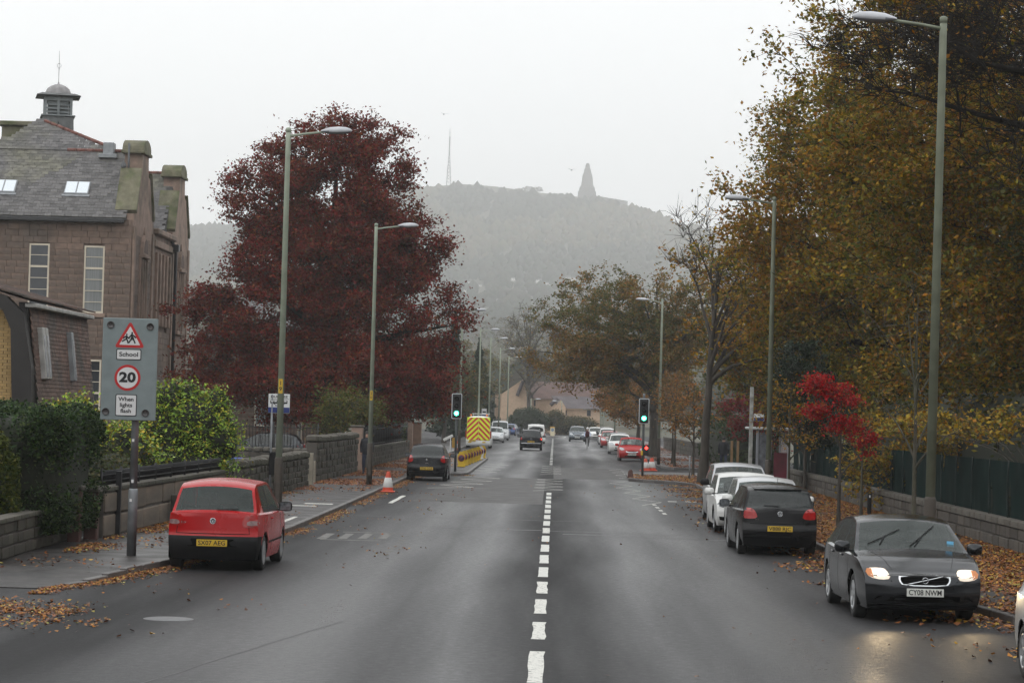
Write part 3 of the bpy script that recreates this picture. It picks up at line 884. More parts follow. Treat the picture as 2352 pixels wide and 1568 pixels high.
fox.line([(-.62, .63), (.62, .63), (.60, .82), (.56, 1.0)], 'rear', 'tailgate_gap', M_under, .012); fox.line([(-.62, .63), (-.60, .82), (-.56, 1.0)], 'rear', 'tailgate_gap', M_under, .012)
fox.decal([(-.42, .415), (.42, .415), (.36, .545), (-.36, .545)], 'rear', 'plate_recess', M_under, off=.003)
fox.wiper((.05, 1.035), (.42, 1.045), 'rear', .025)
b = MB(); b.bbox(-.03, .03, -.012, .012, -.02, .02, .008); b.build('lock', [M_trim], fox.root, loc=(0, -1.9, .70))
text('FOX', .045, 'lettering', M_chrome, fox.root, Matrix.Translation((-.50, fox.hit(-.5, .81, 'rear')[0].y - .004, .81)) @ FACE, .002, bold=.001)
doors(fox, (1.28, 2.62)); fox.handle(1.5 - 1.9, .86)
for sd in (1, -1):
    b = MB(); b.bbox(sd * .80 - .015 * sd - .01, sd * .815 + .012, -.9, .95, .44, .49, .008); b.build('rubbing_strip', [M_trim], fox.root)
fox.root.location = (-5.68, 44.7, 0); fox.root.rotation_euler = (0, 0, R(-.8))

# --- grey saloon with its headlamps on
M_grey = paint('graphite', (.028, .030, .034), metal=.6, rough=.2, coat=.3)
top = [(.05, .96, 'x'), (.12, 1.02, 'boot'), (.42, 1.04, 'boot'), (1.10, 1.36, 'rw'), (1.5, 1.42, 'roof'), (2.1, 1.45, 'roof'), (2.55, 1.40, 'roof'), (2.65, 1.37, 'roof'), (3.42, .99, 'ws'), (3.5, .975, 'bon'), (4.05, .86, 'bon'), (4.30, .74, 'bon'), (4.36, .68, 'bon')]
vol = Car('dark grey saloon with lit headlamps pulling out on the right', 'car', 4.47, 1.78, 1.45, 2.64, .93, .32, top, [(0, .93), (4.47, .86)],
          [(.15, .1), (.3, 0), (.5, -.03), (.7, 0), (.95, .05)], [(.15, -.06), (.25, .06), (.4, .10), (.55, .09), (.66, .05), (.8, -.03)], M_grey, name='saloon_car',
          side=(.75, 3.45), pillars=(1.35, 2.25), cap=.16, fcap=.17, boxy=.10, rpow=4, tumble=.40)
vol.wheels(spokes=7); vol.mirrors(.93, .99, M_grey, 1.1)
vol.plate('CY08 NWM', .44, tilt=R(-4), lift=.03)
vol.decal([(-.31, .53), (.31, .53), (.37, .60), (.36, .685), (-.36, .685), (-.37, .60)], 'front', 'grille_surround', M_chrome, off=.02, rounds=1)
gr = vol.decal([(-.29, .545), (.29, .545), (.345, .60), (.335, .668), (-.335, .668), (-.345, .60)], 'front', 'grille', M_under, off=.028, rounds=1)
for k in range(5):
    b = MB(); z = .558 + k * .023; P = []
    for i in range(7):
        x = -.3 + .1 * i; loc, d = vol.hit(x, z, 'front'); P.append(loc - d * .030)
    b.tube(P, .004, 4); b.build('grille_slat', [M_trim], vol.root)
P = []
for i in range(7):
    t = i / 6; x = lerp(-.25, .25, t); z = lerp(.665, .55, t); loc, d = vol.hit(x, z, 'front'); P.append(loc - d * .036)
b = MB(); b.tube(P, .011, 5); b.build('grille_bar', [M_chrome], vol.root)
vol.ring_badge(.608, 'front', 'ring', .045)
o = KIDS[vol.root.name][-1]; o.location.y += .035
vol.decal([(-.72, .30), (.72, .30), (.62, .40), (-.62, .40)], 'front', 'lower_grille', M_under, off=.004, rounds=1)
vol.decal([(-.78, .235), (.78, .235), (.76, .262), (-.76, .262)], 'front', 'bumper_strip', M_trim, off=.012)
hl = vol.decal([(.47, .62), (.60, .60), (.76, .63), (.80, .70), (.76, .75), (.60, .755), (.50, .74)], 'front', 'headlight', M_lampw, off=.010, mirror=True, rounds=1)
for sd, h in zip((1, -1), hl):
    loc, d = vol.hit(sd * .585, .678, 'front')
    b = MB(); b.lathe([(.001, .03), (.05, .022), (.062, 0)], 14, c=(loc.x, loc.y + .006, loc.z), axis='y'); b.build('bulb', [M_lamp], h)
vol.decal([(.70, .63), (.77, .65), (.80, .70), (.77, .745), (.71, .745)], 'front', 'indicator', M_amber, off=.02, mirror=True)
vol.line([(-.60, .77), (-.47, .60), (-.40, .50)], 'front', 'bonnet_gap', M_under, .01, mirror=True)
vol.line([(-.42, 2.05), (-.66, 1.1)], 'top', 'bonnet_crease', M_trim, .006, mirror=True)
vol.wiper((.62, 1.04), (.10, 1.25), 'front', .03, arm=(.45, 1.03)); vol.wiper((.02, 1.03), (-.42, 1.30), 'front', .03, arm=(-.05, 1.02))
loc, d = vol.hit(-.60, 1.06, 'front')
b = MB(); b.add([loc + Vector(q) for q in ((-.05, .012, -.04), (.05, .012, -.03), (.05, -.012, .045), (-.05, -.012, .04))], [(0, 1, 2, 3)]); b.build('disc_sticker', [mat('sticker_blue', (.1, .38, .62), .4, var=.1)], vol.root)
doors(vol, (1.25, 2.2, 3.2)); vol.handle(1.55 - 2.235, .84); vol.handle(2.5 - 2.235, .84)
vol.root.location = (5.22, 38.0, 0); vol.root.rotation_euler = (0, 0, R(180 + 1.5))
for sd in (1, -1):     # the beams of its two lit headlamps
    l = bpy.data.lights.new('headlamp_beam', 'SPOT'); l.energy = 45; l.spot_size = R(46); l.spot_blend = .9; l.color = (1, .74, .42); l.shadow_soft_size = .07
    lo = bpy.data.objects.new('headlamp_beam', l); link(lo, vol.root); lo.location = (sd * .60, 2.36, .66); lo.rotation_euler = (R(84), 0, 0)

# --- black hatchback seen from behind, right kerb
M_blk = paint('black', (.005, .005, .006), metal=.0, rough=.22, coat=.0, spec=.3)
polo = hatch('black hatchback with tinted rear glass parked at the right kerb', 'cars parked along the right kerb', M_blk, L=3.97, W=1.68, H=1.46, wb=2.47, wr=.31, deck=.97, rbase=.05, rtop=.42, glass=M_glassd, cap=.09, boxy=.09, tumble=.36, side=(.55, 3.05))
polo.wheels(spokes=10); polo.mirrors(.82, .98, M_blk, 1.1)
polo.plate('V888 RJC', .56, rear=True); polo.ring_badge(.865, 'rear', 'vw', .055)
polo.decal([(.46, .77), (.70, .75), (.79, .80), (.79, .93), (.73, .98), (.56, .97), (.49, .88)], 'rear', 'tail_light', M_red, off=.012, mirror=True, rounds=1)
polo.line([(-.62, .66), (.62, .66), (.62, .74)], 'rear', 'tailgate_gap', M_under, .012); polo.line([(-.74, .40), (.74, .40)], 'rear', 'bumper_crease', M_trim, .02, off=.006)
polo.decal([(-.5, 1.365), (.5, 1.365), (.52, 1.40), (-.52, 1.40)], 'rear', 'spoiler', M_blk, off=.07, depth=.0)
polo.wiper((.0, 1.02), (-.32, 1.03), 'rear', .02)
text('POLO', .045, 'lettering', M_chrome, polo.root, Matrix.Translation((-.5 + .05, polo.hit(-.45, .79, 'rear')[0].y - .004, .745)) @ FACE, .002, bold=.001)
b = MB(); b.tube([(0, -1.3, 1.44), (0, -1.42, 1.60)], .004, 5); b.build('aerial', [M_trim], polo.root)
doors(polo, (1.3, 2.05, 3.0)); polo.handle(1.5 - 1.98, .86)
polo.root.location = (4.72, 54.4, 0); polo.root.rotation_euler = (0, 0, R(.8))

# --- black hatchback by the cone
M_blk2 = paint('black_grey', (.007, .008, .010), metal=.0, rough=.22, coat=.0, spec=.3)
clio = hatch('black hatchback with red tail lights parked beside the traffic cone', 'cars parked along the left kerb', M_blk2, L=3.99, W=1.70, H=1.49, wb=2.57, wr=.30, deck=.95, rbase=.07, rtop=.62, glass=M_glassd, cap=.12, boxy=.12, tumble=.42, side=(.6, 3.05))
clio.wheels(spokes=5); clio.mirrors(.85, .98, M_blk2, 1.1); clio.plate('ST06 OGZ', .50, rear=True)
clio.decal([(.55, .78), (.74, .72), (.82, .80), (.80, .96), (.66, 1.04), (.56, .94)], 'rear', 'tail_light', M_red, off=.012, mirror=True, rounds=1)
clio.line([(-.7, .38), (.7, .38)], 'rear', 'bumper_crease', M_chrome, .012, off=.006)
loc, d = clio.hit(0, .84, 'rear'); b = MB(); b.add([(0, loc.y - .02, .80), (.03, loc.y - .02, .85), (0, loc.y - .02, .90), (-.03, loc.y - .02, .85), (0, loc.y - .01, .79), (.042, loc.y - .01, .85), (0, loc.y - .01, .91), (-.042, loc.y - .01, .85)], [(0, 1, 2, 3), (0, 4, 5, 1), (1, 5, 6, 2), (2, 6, 7, 3), (3, 7, 4, 0)]); b.build('badge', [M_chrome], clio.root)
text('CLIO', .05, 'lettering', M_chrome, clio.root, Matrix.Translation((0, clio.hit(0, .72, 'rear')[0].y - .004, .71)) @ FACE, .002, bold=.001)
doors(clio, (1.3, 2.1, 3.0)); clio.root.location = (-5.0, 103.2, 0)

# --- cars facing us on the right
def front_car(c, z=.62, hx=(.42, .80), hz=(.60, .78), plate='', gz=(.50, .60), gw=.34, lens=M_lens, lit=False, lower=True, chrome=None):
    hl = c.decal([(hx[0], hz[0] + .03), (hx[1] * .8, hz[0]), (hx[1], hz[0] + .06), (hx[1], hz[1]), (hx[1] * .86, hz[1] + .03), (hx[0] + .04, hz[1] - .05)], 'front', 'headlight', lens, off=.01, mirror=True, rounds=1)
    if lit:
        for sd, h in zip((1, -1), hl):
            loc, d = c.hit(sd * lerp(hx[0], hx[1], .45), (hz[0] + hz[1]) / 2, 'front')
            b = MB(); b.lathe([(.001, .03), (.055, .02), (.065, 0)], 12, c=(loc.x, loc.y + .004, loc.z), axis='y'); b.build('bulb', [M_lamp], h)
    if chrome: c.decal([(-gw - .03, gz[0] - .02), (gw + .03, gz[0] - .02), (gw + .06, gz[1] + .02), (-gw - .06, gz[1] + .02)], 'front', 'grille_surround', chrome, off=.008, rounds=1)
    c.decal([(-gw, gz[0]), (gw, gz[0]), (gw + .04, gz[1]), (-gw - .04, gz[1])], 'front', 'grille', M_under, off=.014, rounds=1)
    if lower: c.decal([(-.5, .25), (.5, .25), (.42, .36), (-.42, .36)], 'front', 'lower_grille', M_under, off=.01, rounds=1)
    c.plate(plate, .42 if gz[0] > .44 else .47, lift=.03)
    c.wiper((.6, 1.0), (0, 1.04), 'front', .02); c.wiper((.0, 1.0), (-.55, 1.04), 'front', .02)
GR = 'cars parked along the right kerb'
M_white = paint('white', (.72, .72, .70), metal=0, rough=.35)
M_silver = paint('silver', (.46, .47, .49), metal=.75, rough=.35)
M_silver2 = paint('pale_silver', (.58, .59, .60), metal=.6, rough=.35)
mpv = hatch('silver tall hatchback last in the near row beside the big trunk', GR, M_silver, L=4.1, W=1.74, H=1.60, wb=2.55, wr=.31, deck=1.05, cowl=3.35, wtop=2.55, cowl_z=1.08, bon=.98, belt=(1.0, .95), nose=.78)
front_car(mpv, hz=(.66, .86)); mpv.mirrors(1.05, 1.08, M_trim, 1.2); mpv.wheels(); doors(mpv, (1.3, 2.2, 3.1)); mpv.root.location = (5.12, 69.8, 0); mpv.root.rotation_euler = (0, 0, math.pi)
leon = hatch('white hatchback with angular headlamps in the near parked row', GR, M_white, L=4.26, W=1.80, H=1.46, wb=2.63, foh=.87, wr=.32, deck=.98, cowl=3.2, wtop=2.35, cowl_z=.97, bon=.92, nose=.70)
front_car(leon, hx=(.46, .84), hz=(.62, .74), lens=M_lensd, gz=(.54, .66)); leon.mirrors(.98, 1.0, M_white, 1.15); leon.wheels(5); leon.decal([(.52, .30), (.78, .33), (.80, .42), (.56, .40)], 'front', 'fog_light_bezel', M_under, off=.01, mirror=True); doors(leon, (1.3, 2.2, 3.15)); leon.handle(1.6 - 2.13, .88); leon.root.location = (4.92, 64.0, 0); leon.root.rotation_euler = (0, 0, math.pi)
third = hatch('pale silver hatchback parked nose to nose with the black one', GR, M_silver2, L=3.95, W=1.70, H=1.48, wb=2.5, wr=.3)
front_car(third); third.mirrors(.9, .99, M_white, 1.2); third.wheels(); doors(third, (1.3, 2.1, 3.0)); third.root.location = (4.98, 59.0, 0); third.root.rotation_euler = (0, 0, math.pi)
M_adam = paint('bright_red', (.44, .006, .007), metal=0, rough=.3, coat=.15)
adam = hatch('red small car parked behind the right traffic light', GR, M_adam, L=3.70, W=1.72, H=1.48, wb=2.31, wr=.32, cowl_z=1.0, bon=.96, nose=.74, cowl=2.85, wtop=2.1, boxy=.10)
front_car(adam, hx=(.46, .80), hz=(.66, .84), gz=(.50, .63), gw=.36, plate='ST14 OWW', chrome=M_adam); adam.line([(-.38, .60), (-.2, .55), (.2, .55), (.38, .60)], 'front', 'chrome_bar', M_chrome, .035, off=.03); adam.mirrors(.85, 1.0, M_adam, 1.1); adam.wheels(5); adam.root.location = (5.0, 159.8, 0); adam.root.rotation_euler = (0, 0, math.pi)
fiesta = hatch('white hatchback parked behind the red small car', GR, M_white, L=3.95, W=1.72, H=1.49, wb=2.49, wr=.31, nose=.70)
front_car(fiesta, hz=(.62, .84), gz=(.40, .54)); fiesta.mirrors(.9, 1.0, M_white); fiesta.wheels(); fiesta.root.location = (4.98, 187, 0); fiesta.root.rotation_euler = (0, 0, math.pi)
def clone(c, label, loc, pm, rz=math.pi, swap=None, name=None):
    r = dup(c.root, loc=loc, rz=rz, label=label)
    if name: r.name = name
    for ch in children(r):
        if ch.type == 'MESH':
            for i, sl in enumerate(ch.material_slots):
                if sl.material is c.pm:
                    sl.link = 'OBJECT'; sl.material = pm
    return r
M_char = paint('charcoal', (.05, .055, .06), metal=.6)
M_blue = paint('blue', (.03, .07, .20), metal=.4)
M_dred = paint('dark_red', (.35, .02, .02), metal=.2)
clone(third, 'dark grey car parked between the white and the red one', (5.35, 205, 0), M_char)
clone(fiesta, 'dark red car with bright headlamps fourth in the far parked row', (5.05, 222, 0), M_dred)
clone(mpv, 'white tall car with a dark roof rail in the far parked row', (5.3, 244, 0), M_white)
clone(mpv, 'charcoal car half hidden behind the white tall car', (5.55, 262, 0), M_char)
clone(leon, 'white car farthest along the right kerb near the cyclist', (5.0, 292, 0), M_white)
zaf = hatch('grey people carrier driving towards us behind the cyclist', None, paint('blue_grey', (.10, .12, .14), metal=.6), L=4.4, W=1.80, H=1.62, wb=2.7, wr=.32, name='oncoming_car', cowl=3.55, wtop=2.7, cowl_z=1.08, bon=.98, nose=.76, belt=(1.0, .95))
front_car(zaf, hz=(.66, .86), gz=(.58, .72), chrome=M_chrome, plate='SN10 UXK'); zaf.mirrors(1.1, 1.08, M_trim, 1.2); zaf.wheels(5); zaf.root.location = (2.62, 268, 0); zaf.root.rotation_euler = (0, 0, math.pi)
# near right, mostly outside the frame
near = clone(third, 'silver car cut off by the right edge with a spoked wheel showing', (6.14, 27.1, 0), M_silver2)
for o in [c_ for c_ in children(near) if c_.name.startswith('tail_light')]: pass
c = third; q = c.decal([(.56, .74), (.76, .72), (.80, .84), (.76, .96), (.62, .96)], 'rear', 'tail_light', M_red, off=.012, mirror=True, rounds=1)
for o in q: dup(o, parent=near)
# left lane, driving away
GL = None
scen = hatch('black people carrier driving away in the left lane with a yellow plate', None, M_blk2, L=4.3, W=1.78, H=1.60, wb=2.7, wr=.32, name='moving_car', glass=M_glassd, deck=1.0, rtop=.32, tumble=.30, boxy=.07)
scen.plate('SP05 HKL', .66, rear=True); scen.decal([(.66, .80), (.82, .78), (.84, 1.0), (.80, 1.12), (.70, 1.0)], 'rear', 'tail_light', M_red, off=.012, mirror=True, rounds=1)
scen.line([(-.74, .55), (.74, .55)], 'rear', 'bumper_crease', M_silver, .03, off=.008); scen.ring_badge(.88, 'rear', 'ring', .05); scen.mirrors(.95, 1.05, M_blk2, 1.3); scen.wheels()
scen.decal([(.78, .83), (.82, .83), (.82, .92), (.78, .92)], 'rear', 'brake_light', M_redon, off=.03)
for sd in (1, -1):
    b = MB(); b.tube([(sd * .62, -1.5, 1.58), (sd * .62, -1.4, 1.63), (sd * .62, .4, 1.63), (sd * .62, .5, 1.58)], .014, 5); b.build('roof_rail', [M_chrome], scen.root)
scen.root.location = (-1.62, 195, 0)
clone(clio, 'blue hatchback at the far end of the left kerb turning away', (-5.2, 318, 0), M_blue, rz=R(-8))
clone(mpv, 'dark blue car parked facing us beyond the pale van', (-5.6, 283, 0), M_blue)
clone(adam, 'silver small car parked facing us just past the striped van', (-5.35, 237, 0), M_silver2)
# dark cars in the school yard
clone(polo, 'dark car parked behind the school railings under the red tree', (-13.6, 119, .12), M_char, rz=R(90))
clone(polo, 'dark blue car parked behind the railings left of the other', (-18.2, 118, .12), M_blue, rz=R(90))

# --- vans
def van(label, L, W, H, pm, name='parked_van', deck=None, wb=None, wr=.34, rearglass=False, cowl_z=1.25, **k):
    top = [(0.03, H - .12, 'x'), (.10, H - .03, 'roof'), (L * .4, H, 'roof'), (L - 1.75, H - .03, 'roof'), (L - 1.55, H - .12, 'roof'), (L - .85, cowl_z, 'ws'), (L - .75, cowl_z - .03, 'bon'), (L - .2, 1.0, 'bon'), (L - .1, .85, 'bon')]
    rear = [(.15, .1), (.3, -.02), (.5, -.03), (.62, .02), (1.0, .02), (1.6, .035), (2.4, .08), (3, .1)]
    front = [(.15, -.05), (.3, .06), (.55, .07), (.75, .0), (.9, -.05)]
    return Car(label, 'van', L, W, H, wb or L * .6, .9, wr, top, [(0, cowl_z - .1), (L, cowl_z - .2)], rear, front, pm, name=name, side=(L - 1.9, L - .95), pillars=(), cap=.04, fcap=.10, boxy=.05, rpow=6, tumble=.13, fine=.12, rear_glass=False, **k)
sp = van('white van with red and yellow chevrons on its back doors', 5.9, 1.99, 2.52, M_white, group='vans parked on the left')
sp.wheels(5)
M_chy = mat('fluorescent_yellow', (.72, .85, .04), .5, var=.06, emit=None); M_chr = mat('reflective_red', (.55, .03, .02), .45, var=.08)
def clip(poly, x0, x1, z0, z1):
    for ax, v, sg in ((0, x0, 1), (0, x1, -1), (1, z0, 1), (1, z1, -1)):
        out = []
        for a, c in zip(poly, poly[1:] + poly[:1]):
            ia, ic = (a[ax] - v) * sg >= 0, (c[ax] - v) * sg >= 0
            if ia: out.append(a)
            if ia != ic:
                t = (v - a[ax]) / (c[ax] - a[ax]); out.append((a[0] + (c[0] - a[0]) * t, a[1] + (c[1] - a[1]) * t))
        poly = out
        if not poly: return []
    return poly
pan = []
for sd in (1, -1):
    b = MB(); b.bbox(min(sd * .008, sd * .90), max(sd * .008, sd * .90), -.03, .03, .62, 2.40, .02)
    yy = sp.hit(.3, 1.3, 'rear')[0].y
    T = Matrix.Translation((0, yy - .02, 0)) @ Matrix.Translation((0, 0, 1.3)) @ Matrix.Rotation(R(-1.2), 4, 'X') @ Matrix.Translation((0, 0, -1.3))
    d = b.build('rear_door', [M_chy], sp.root); d.matrix_local = T
    b = MB(); k = 0; w_ = .21
    while -1.0 + k * w_ * 2 < 3.4:
        z = -1.0 + k * w_ * 2; k += 1
        P = clip([(0, z), (0, z + w_), (sd * 1.2, z + w_ - 1.2), (sd * 1.2, z - 1.2)], min(sd * .012, sd * .885), max(sd * .012, sd * .885), .64, 2.38)
        if len(P) > 2: b.add([(x, -.034, zz) for x, zz in P], [tuple(range(len(P)))])
    b.build('chevron_stripes', [M_chr], d)
b = MB(); b.bbox(-.95, -.05, -.05, .02, .52, .64, .01); b.build('step_bumper', [M_white], sp.root, loc=(0, yy - .02, 0))
sp.plate('SF58 WKD', .585, rear=True, x=-.45, lift=.09)
for sd in (1, -1):
    b = MB(); b.bbox(-.045, .045, -.03, .03, .78, 1.35, .02); b.build('tail_light', [M_red], sp.root, loc=(sd * .955, yy - .01, 0))
    b = MB(); b.lathe([(.07, 2.48), (.07, 2.60), (.055, 2.64), (.001, 2.65)], 12); b.build('beacon', [mat('orange_beacon', (.8, .2, .02), .3, var=0)], sp.root, loc=(sd * .62, -2.6, 0))
    b = MB(); b.bbox(-.13, .13, -.03, .03, .42, .52, .01); b.build('tow_marker', [M_pyel], sp.root, loc=(sd * .55 - .1, yy - .05, 0))
b = MB(); b.box(-.7, .7, -.05, .05, 2.66, 2.70); b.tube([(-.6, 0, 2.5), (-.6, 0, 2.68)], .015, 5); b.tube([(.6, 0, 2.5), (.6, 0, 2.68)], .015, 5); b.build('roof_bar', [M_white], sp.root, loc=(.05, 1.2, 0))
sp.mirrors(2.0, 1.45, M_trim, 1.7)
sp.root.location = (-5.78, 200.2, 0)
cn = van('white van driving away ahead of the black people carrier', 4.3, 1.80, 1.83, M_white, name='moving_van', cowl_z=1.05, wr=.31)
cn.decal([(-.70, 1.05), (.70, 1.05), (.62, 1.58), (-.62, 1.58)], 'rear', 'rear_window', M_glassd, off=.012, rounds=1); cn.wheels(); cn.decal([(.78, .75), (.86, .75), (.84, 1.15), (.78, 1.15)], 'rear', 'tail_light', M_red, off=.012, mirror=True)
cn.root.location = (-1.55, 240, 0)
lv = van('pale van parked facing us behind the silver small car', 4.6, 1.88, 2.0, M_silver2, cowl_z=1.15, group='vans parked on the left'); lv.wheels(); lv.mirrors(1.55, 1.3, M_trim, 1.6)
lv.decal([(.5, .70), (.82, .72), (.82, .92), (.56, .88)], 'front', 'headlight', M_lens, off=.01, mirror=True); lv.decal([(-.4, .5), (.4, .5), (.42, .68), (-.42, .68)], 'front', 'grille', M_under, off=.01)
b = MB(); b.box(-.8, .8, -.04, .04, 2.10, 2.15); b.tube([(-.7, 0, 1.9), (-.7, 0, 2.12)], .015, 5); b.tube([(.7, 0, 1.9), (.7, 0, 2.12)], .015, 5); b.build('roof_bar', [M_chrome], lv.root, loc=(0, .5, 0))
lv.root.location = (-5.4, 260, 0); lv.root.rotation_euler = (0, 0, math.pi)
# ------------------------------------------------------------------ trees and shrubs
M_bark = mat('bark', (.055, .047, .038), .9, var=.4, scale=6, bump=.6, bscale=14, stretch=(1, 1, .25))
M_barkd = mat('dark_bark', (.022, .019, .016), .95, spec=.2, var=.4, scale=6, bump=.6, bscale=14, stretch=(1, 1, .25))
M_barkg = mat('mossy_bark', (.065, .058, .042), .9, var=.4, scale=4, bump=.5, bscale=12, col2=(.05, .06, .03))
LEAF = leaf_mat()
LEAFG = leaf_mat('glossy_leaf', .12, .3)
def rng(seed): return np.random.default_rng(seed)
def bez(a, b, c, d, n):
    t = np.linspace(0, 1, n)[:, None]; return (1 - t) ** 3 * a + 3 * (1 - t) ** 2 * t * b + 3 * (1 - t) * t ** 2 * c + t ** 3 * d
def tubes_np(polys, sides):
    """many tubes at once: polys = list of (points[n,3], radii[n])"""
    Vs = []; Fs = []; base = 0; ang = np.arange(sides) * 2 * np.pi / sides; ca, sa = np.cos(ang), np.sin(ang)
    for P, rr in polys:
        n = len(P); T = np.gradient(P, axis=0); T /= np.linalg.norm(T, axis=1)[:, None] + 1e-9
        ref = np.array([0, 0, 1.0]) if abs(T[0, 2]) < .9 else np.array([1.0, 0, 0])
        U = np.cross(T, ref); U /= np.linalg.norm(U, axis=1)[:, None] + 1e-9; W = np.cross(T, U)
        ring = P[:, None, :] + (U[:, None, :] * ca[None, :, None] + W[:, None, :] * sa[None, :, None]) * rr[:, None, None]
        Vs.append(ring.reshape(-1, 3))
        i = np.arange(n - 1)[:, None] * sides; k = np.arange(sides)[None, :]; k2 = (k + 1) % sides
        Fs.append(np.stack([i + k, i + k2, i + sides + k2, i + sides + k], -1).reshape(-1, 4) + base); base += n * sides
    return np.concatenate(Vs), np.concatenate(Fs)
def palette_pick(r, pal, n, jit=.22):
    cols = np.array([c for c, _ in pal]); wts = np.array([q for _, q in pal], float); wts /= wts.sum()
    idx = r.choice(len(cols), n, p=wts); c = cols[idx]
    return c * (1 + r.uniform(-jit, jit, (n, 1))) * (1 + r.uniform(-.06, .06, (n, 3)))
def leaves_np(r, cen, size, tint, up=.5, asp=.62, fold=.22, name='crown', m=None):
    """one folded four-cornered leaf per centre"""
    n = len(cen); size = size * r.uniform(.65, 1.3, (n, 1))
    nrm = r.normal(size=(n, 3)); nrm[:, 2] = np.abs(nrm[:, 2]) * 1.0 + up; nrm /= np.linalg.norm(nrm, axis=1)[:, None]
    d = r.normal(size=(n, 3)); d[:, 2] -= .35; d -= nrm * (d * nrm).sum(1)[:, None]; d /= np.linalg.norm(d, axis=1)[:, None] + 1e-9
    s = np.cross(nrm, d)
    V = np.stack([cen - d * size * .5, cen + s * size * asp * .5 - nrm * size * fold * .3, cen + d * size * .55, cen - s * size * asp * .5 - nrm * size * fold * .3], 1)
    V[:, 0] += nrm * 0; F = np.arange(n * 4).reshape(n, 4)
    return np_mesh(name, V.reshape(-1, 3), F, [m or LEAF], tint=np.repeat(tint, 4, 0))

def tree(name, label, base, H, tr, ells, ncl, nleaf, leaf, pal, seed, limbs=11, spread=.55, cat='tree', group=None, bark=None, twigs=3, twl=.8, fork=.35, lean=(0, 0),
         patchpal=None, hollow=.45, droop=.1, leafm=None, rough_=.22, twr=.012, flat=.6, up=.5, dark_twigs=None, nscale=.25):
    """ells: crown made of ellipsoids (cx, cy, cz, rx, ry, rz, weight) above the base"""
    r = rng(seed); root = empty(name, base, label=label, cat=cat, group=group); bark = bark or M_bark
    E = np.array([e[:6] for e in ells], float); wt = np.array([e[6] if len(e) > 6 else e[3] * e[4] * e[5] for e in ells], float); wt /= wt.sum()
    ii = r.choice(len(ells), ncl, p=wt); dirs = r.normal(size=(ncl, 3)); dirs /= np.linalg.norm(dirs, axis=1)[:, None]
    rad = (hollow ** 3 + (1 - hollow ** 3) * r.uniform(0, 1, ncl)) ** (1 / 3.)
    bump_ = np.array([mnoise.noise(Vector(d * 2.2 + seed)) for d in dirs]) * rough_ * 2 + np.array([mnoise.noise(Vector(d * 6 + seed)) for d in dirs]) * rough_
    cen = E[ii, :3] + dirs * E[ii, 3:6] * (rad * (1 + bump_))[:, None]
    cen = cen[cen[:, 2] > .5]; ncl = len(cen)
    # trunk and limbs
    ln = np.array([lean[0], lean[1], 0]); tz = H * fork
    n = 9; tt = np.linspace(0, 1, n); trunk = np.stack([ln[0] * tt ** 1.3 + r.normal(0, .02, n) * tr * 4, ln[1] * tt + r.normal(0, .02, n) * tr * 4, tt * H * .82], 1); trunk[0] = 0
    trr = tr * (1 - tt * .82); trr[0] *= 1.25
    def tp(z):
        t = np.clip(z / (H * .82), 0, 1); return np.array([np.interp(t, tt, trunk[:, 0]), np.interp(t, tt, trunk[:, 1]), z]), tr * (1 - t * .82)
    thick = [(trunk, trr)]; pool = [trunk[int(n * .45):]]; poolr = [trr[int(n * .45):]]
    far = cen[r.choice(ncl, min(ncl, limbs * 6), replace=False)]; sel = [far[0]]
    for _ in range(limbs - 1):
        dmin = np.min([np.linalg.norm(far - q, axis=1) for q in sel], axis=0); sel.append(far[np.argmax(dmin)])
    for q in sel:
        z0 = np.clip(min(q[2] * .72, q[2] - .3 * np.linalg.norm(q[:2])), tz * .9, H * .75) * r.uniform(.85, 1.0); a, ra = tp(z0); d = q - a; L = np.linalg.norm(d)
        P = bez(a, a + np.array([d[0] * .25, d[1] * .25, L * .32]), q - np.array([d[0] * .3, d[1] * .3, L * .06]), q, 9) + r.normal(0, .015 * L, (9, 3)) * np.linspace(0, 1, 9)[:, None]
        P[0] = a; rr = min(ra * .8, tr * .55) * np.linspace(1, .12, 9) ** 1.1; thick.append((P, rr)); pool.append(P[2:]); poolr.append(rr[2:])
    PP = np.concatenate(pool); PR = np.concatenate(poolr); thin = []
    order = np.argsort(np.linalg.norm(cen - PP.mean(0), axis=1))
    sub = []; 
    for j in order:
        c = cen[j]; dist = np.linalg.norm(PP - c, axis=1) + np.maximum(0, PP[:, 2] - c[2]) * .8; k = np.argmin(dist); a = PP[k]; d = c - a; L = np.linalg.norm(d)
        if L < .15: continue
        nn = 5 if L > 1 else 4
        P = bez(a, a + d * .3 + np.array([0, 0, L * .15]), c - d * .25 + np.array([0, 0, L * droop]), c, nn) + r.normal(0, .03 * L, (nn, 3)) * np.linspace(0, 1, nn)[:, None]
        rr = np.linspace(min(PR[k] * .7, .012 + L * .022), twr * 1.1, nn); thin.append((P, rr))
        if L > .9: PP = np.concatenate([PP, P[1:]]); PR = np.concatenate([PR, rr[1:]])
    tw = []; tips = []
    if twigs:
        for c in cen:
            out = c - np.array([0, 0, c[2] * .75]); out /= np.linalg.norm(out) + 1e-9
            for _ in range(twigs):
                d = out * .8 + r.normal(0, .6, 3) + np.array([0, 0, .1]); d /= np.linalg.norm(d); L = twl * r.uniform(.5, 1.3)
                e = c + d * L * .5 + r.normal(0, .06, 3) * L; f = c + d * L + np.array([0, 0, -.10 * L]) + r.normal(0, .1, 3) * L
                tw.append((np.array([c, e, f]), np.array([twr, twr * .75, twr * .35]))); tips.append((c, e, f))
    v, f = tubes_np(thick, 9); o = bpy.data.objects.new('trunk', np_mesh('trunk', v, f, [bark], smooth=True)); link(o, root)
    v, f = tubes_np(thin, 4); 
    if tw:
        v2, f2 = tubes_np(tw, 3); f = np.concatenate([f, f2 + len(v)]); v = np.concatenate([v, v2])
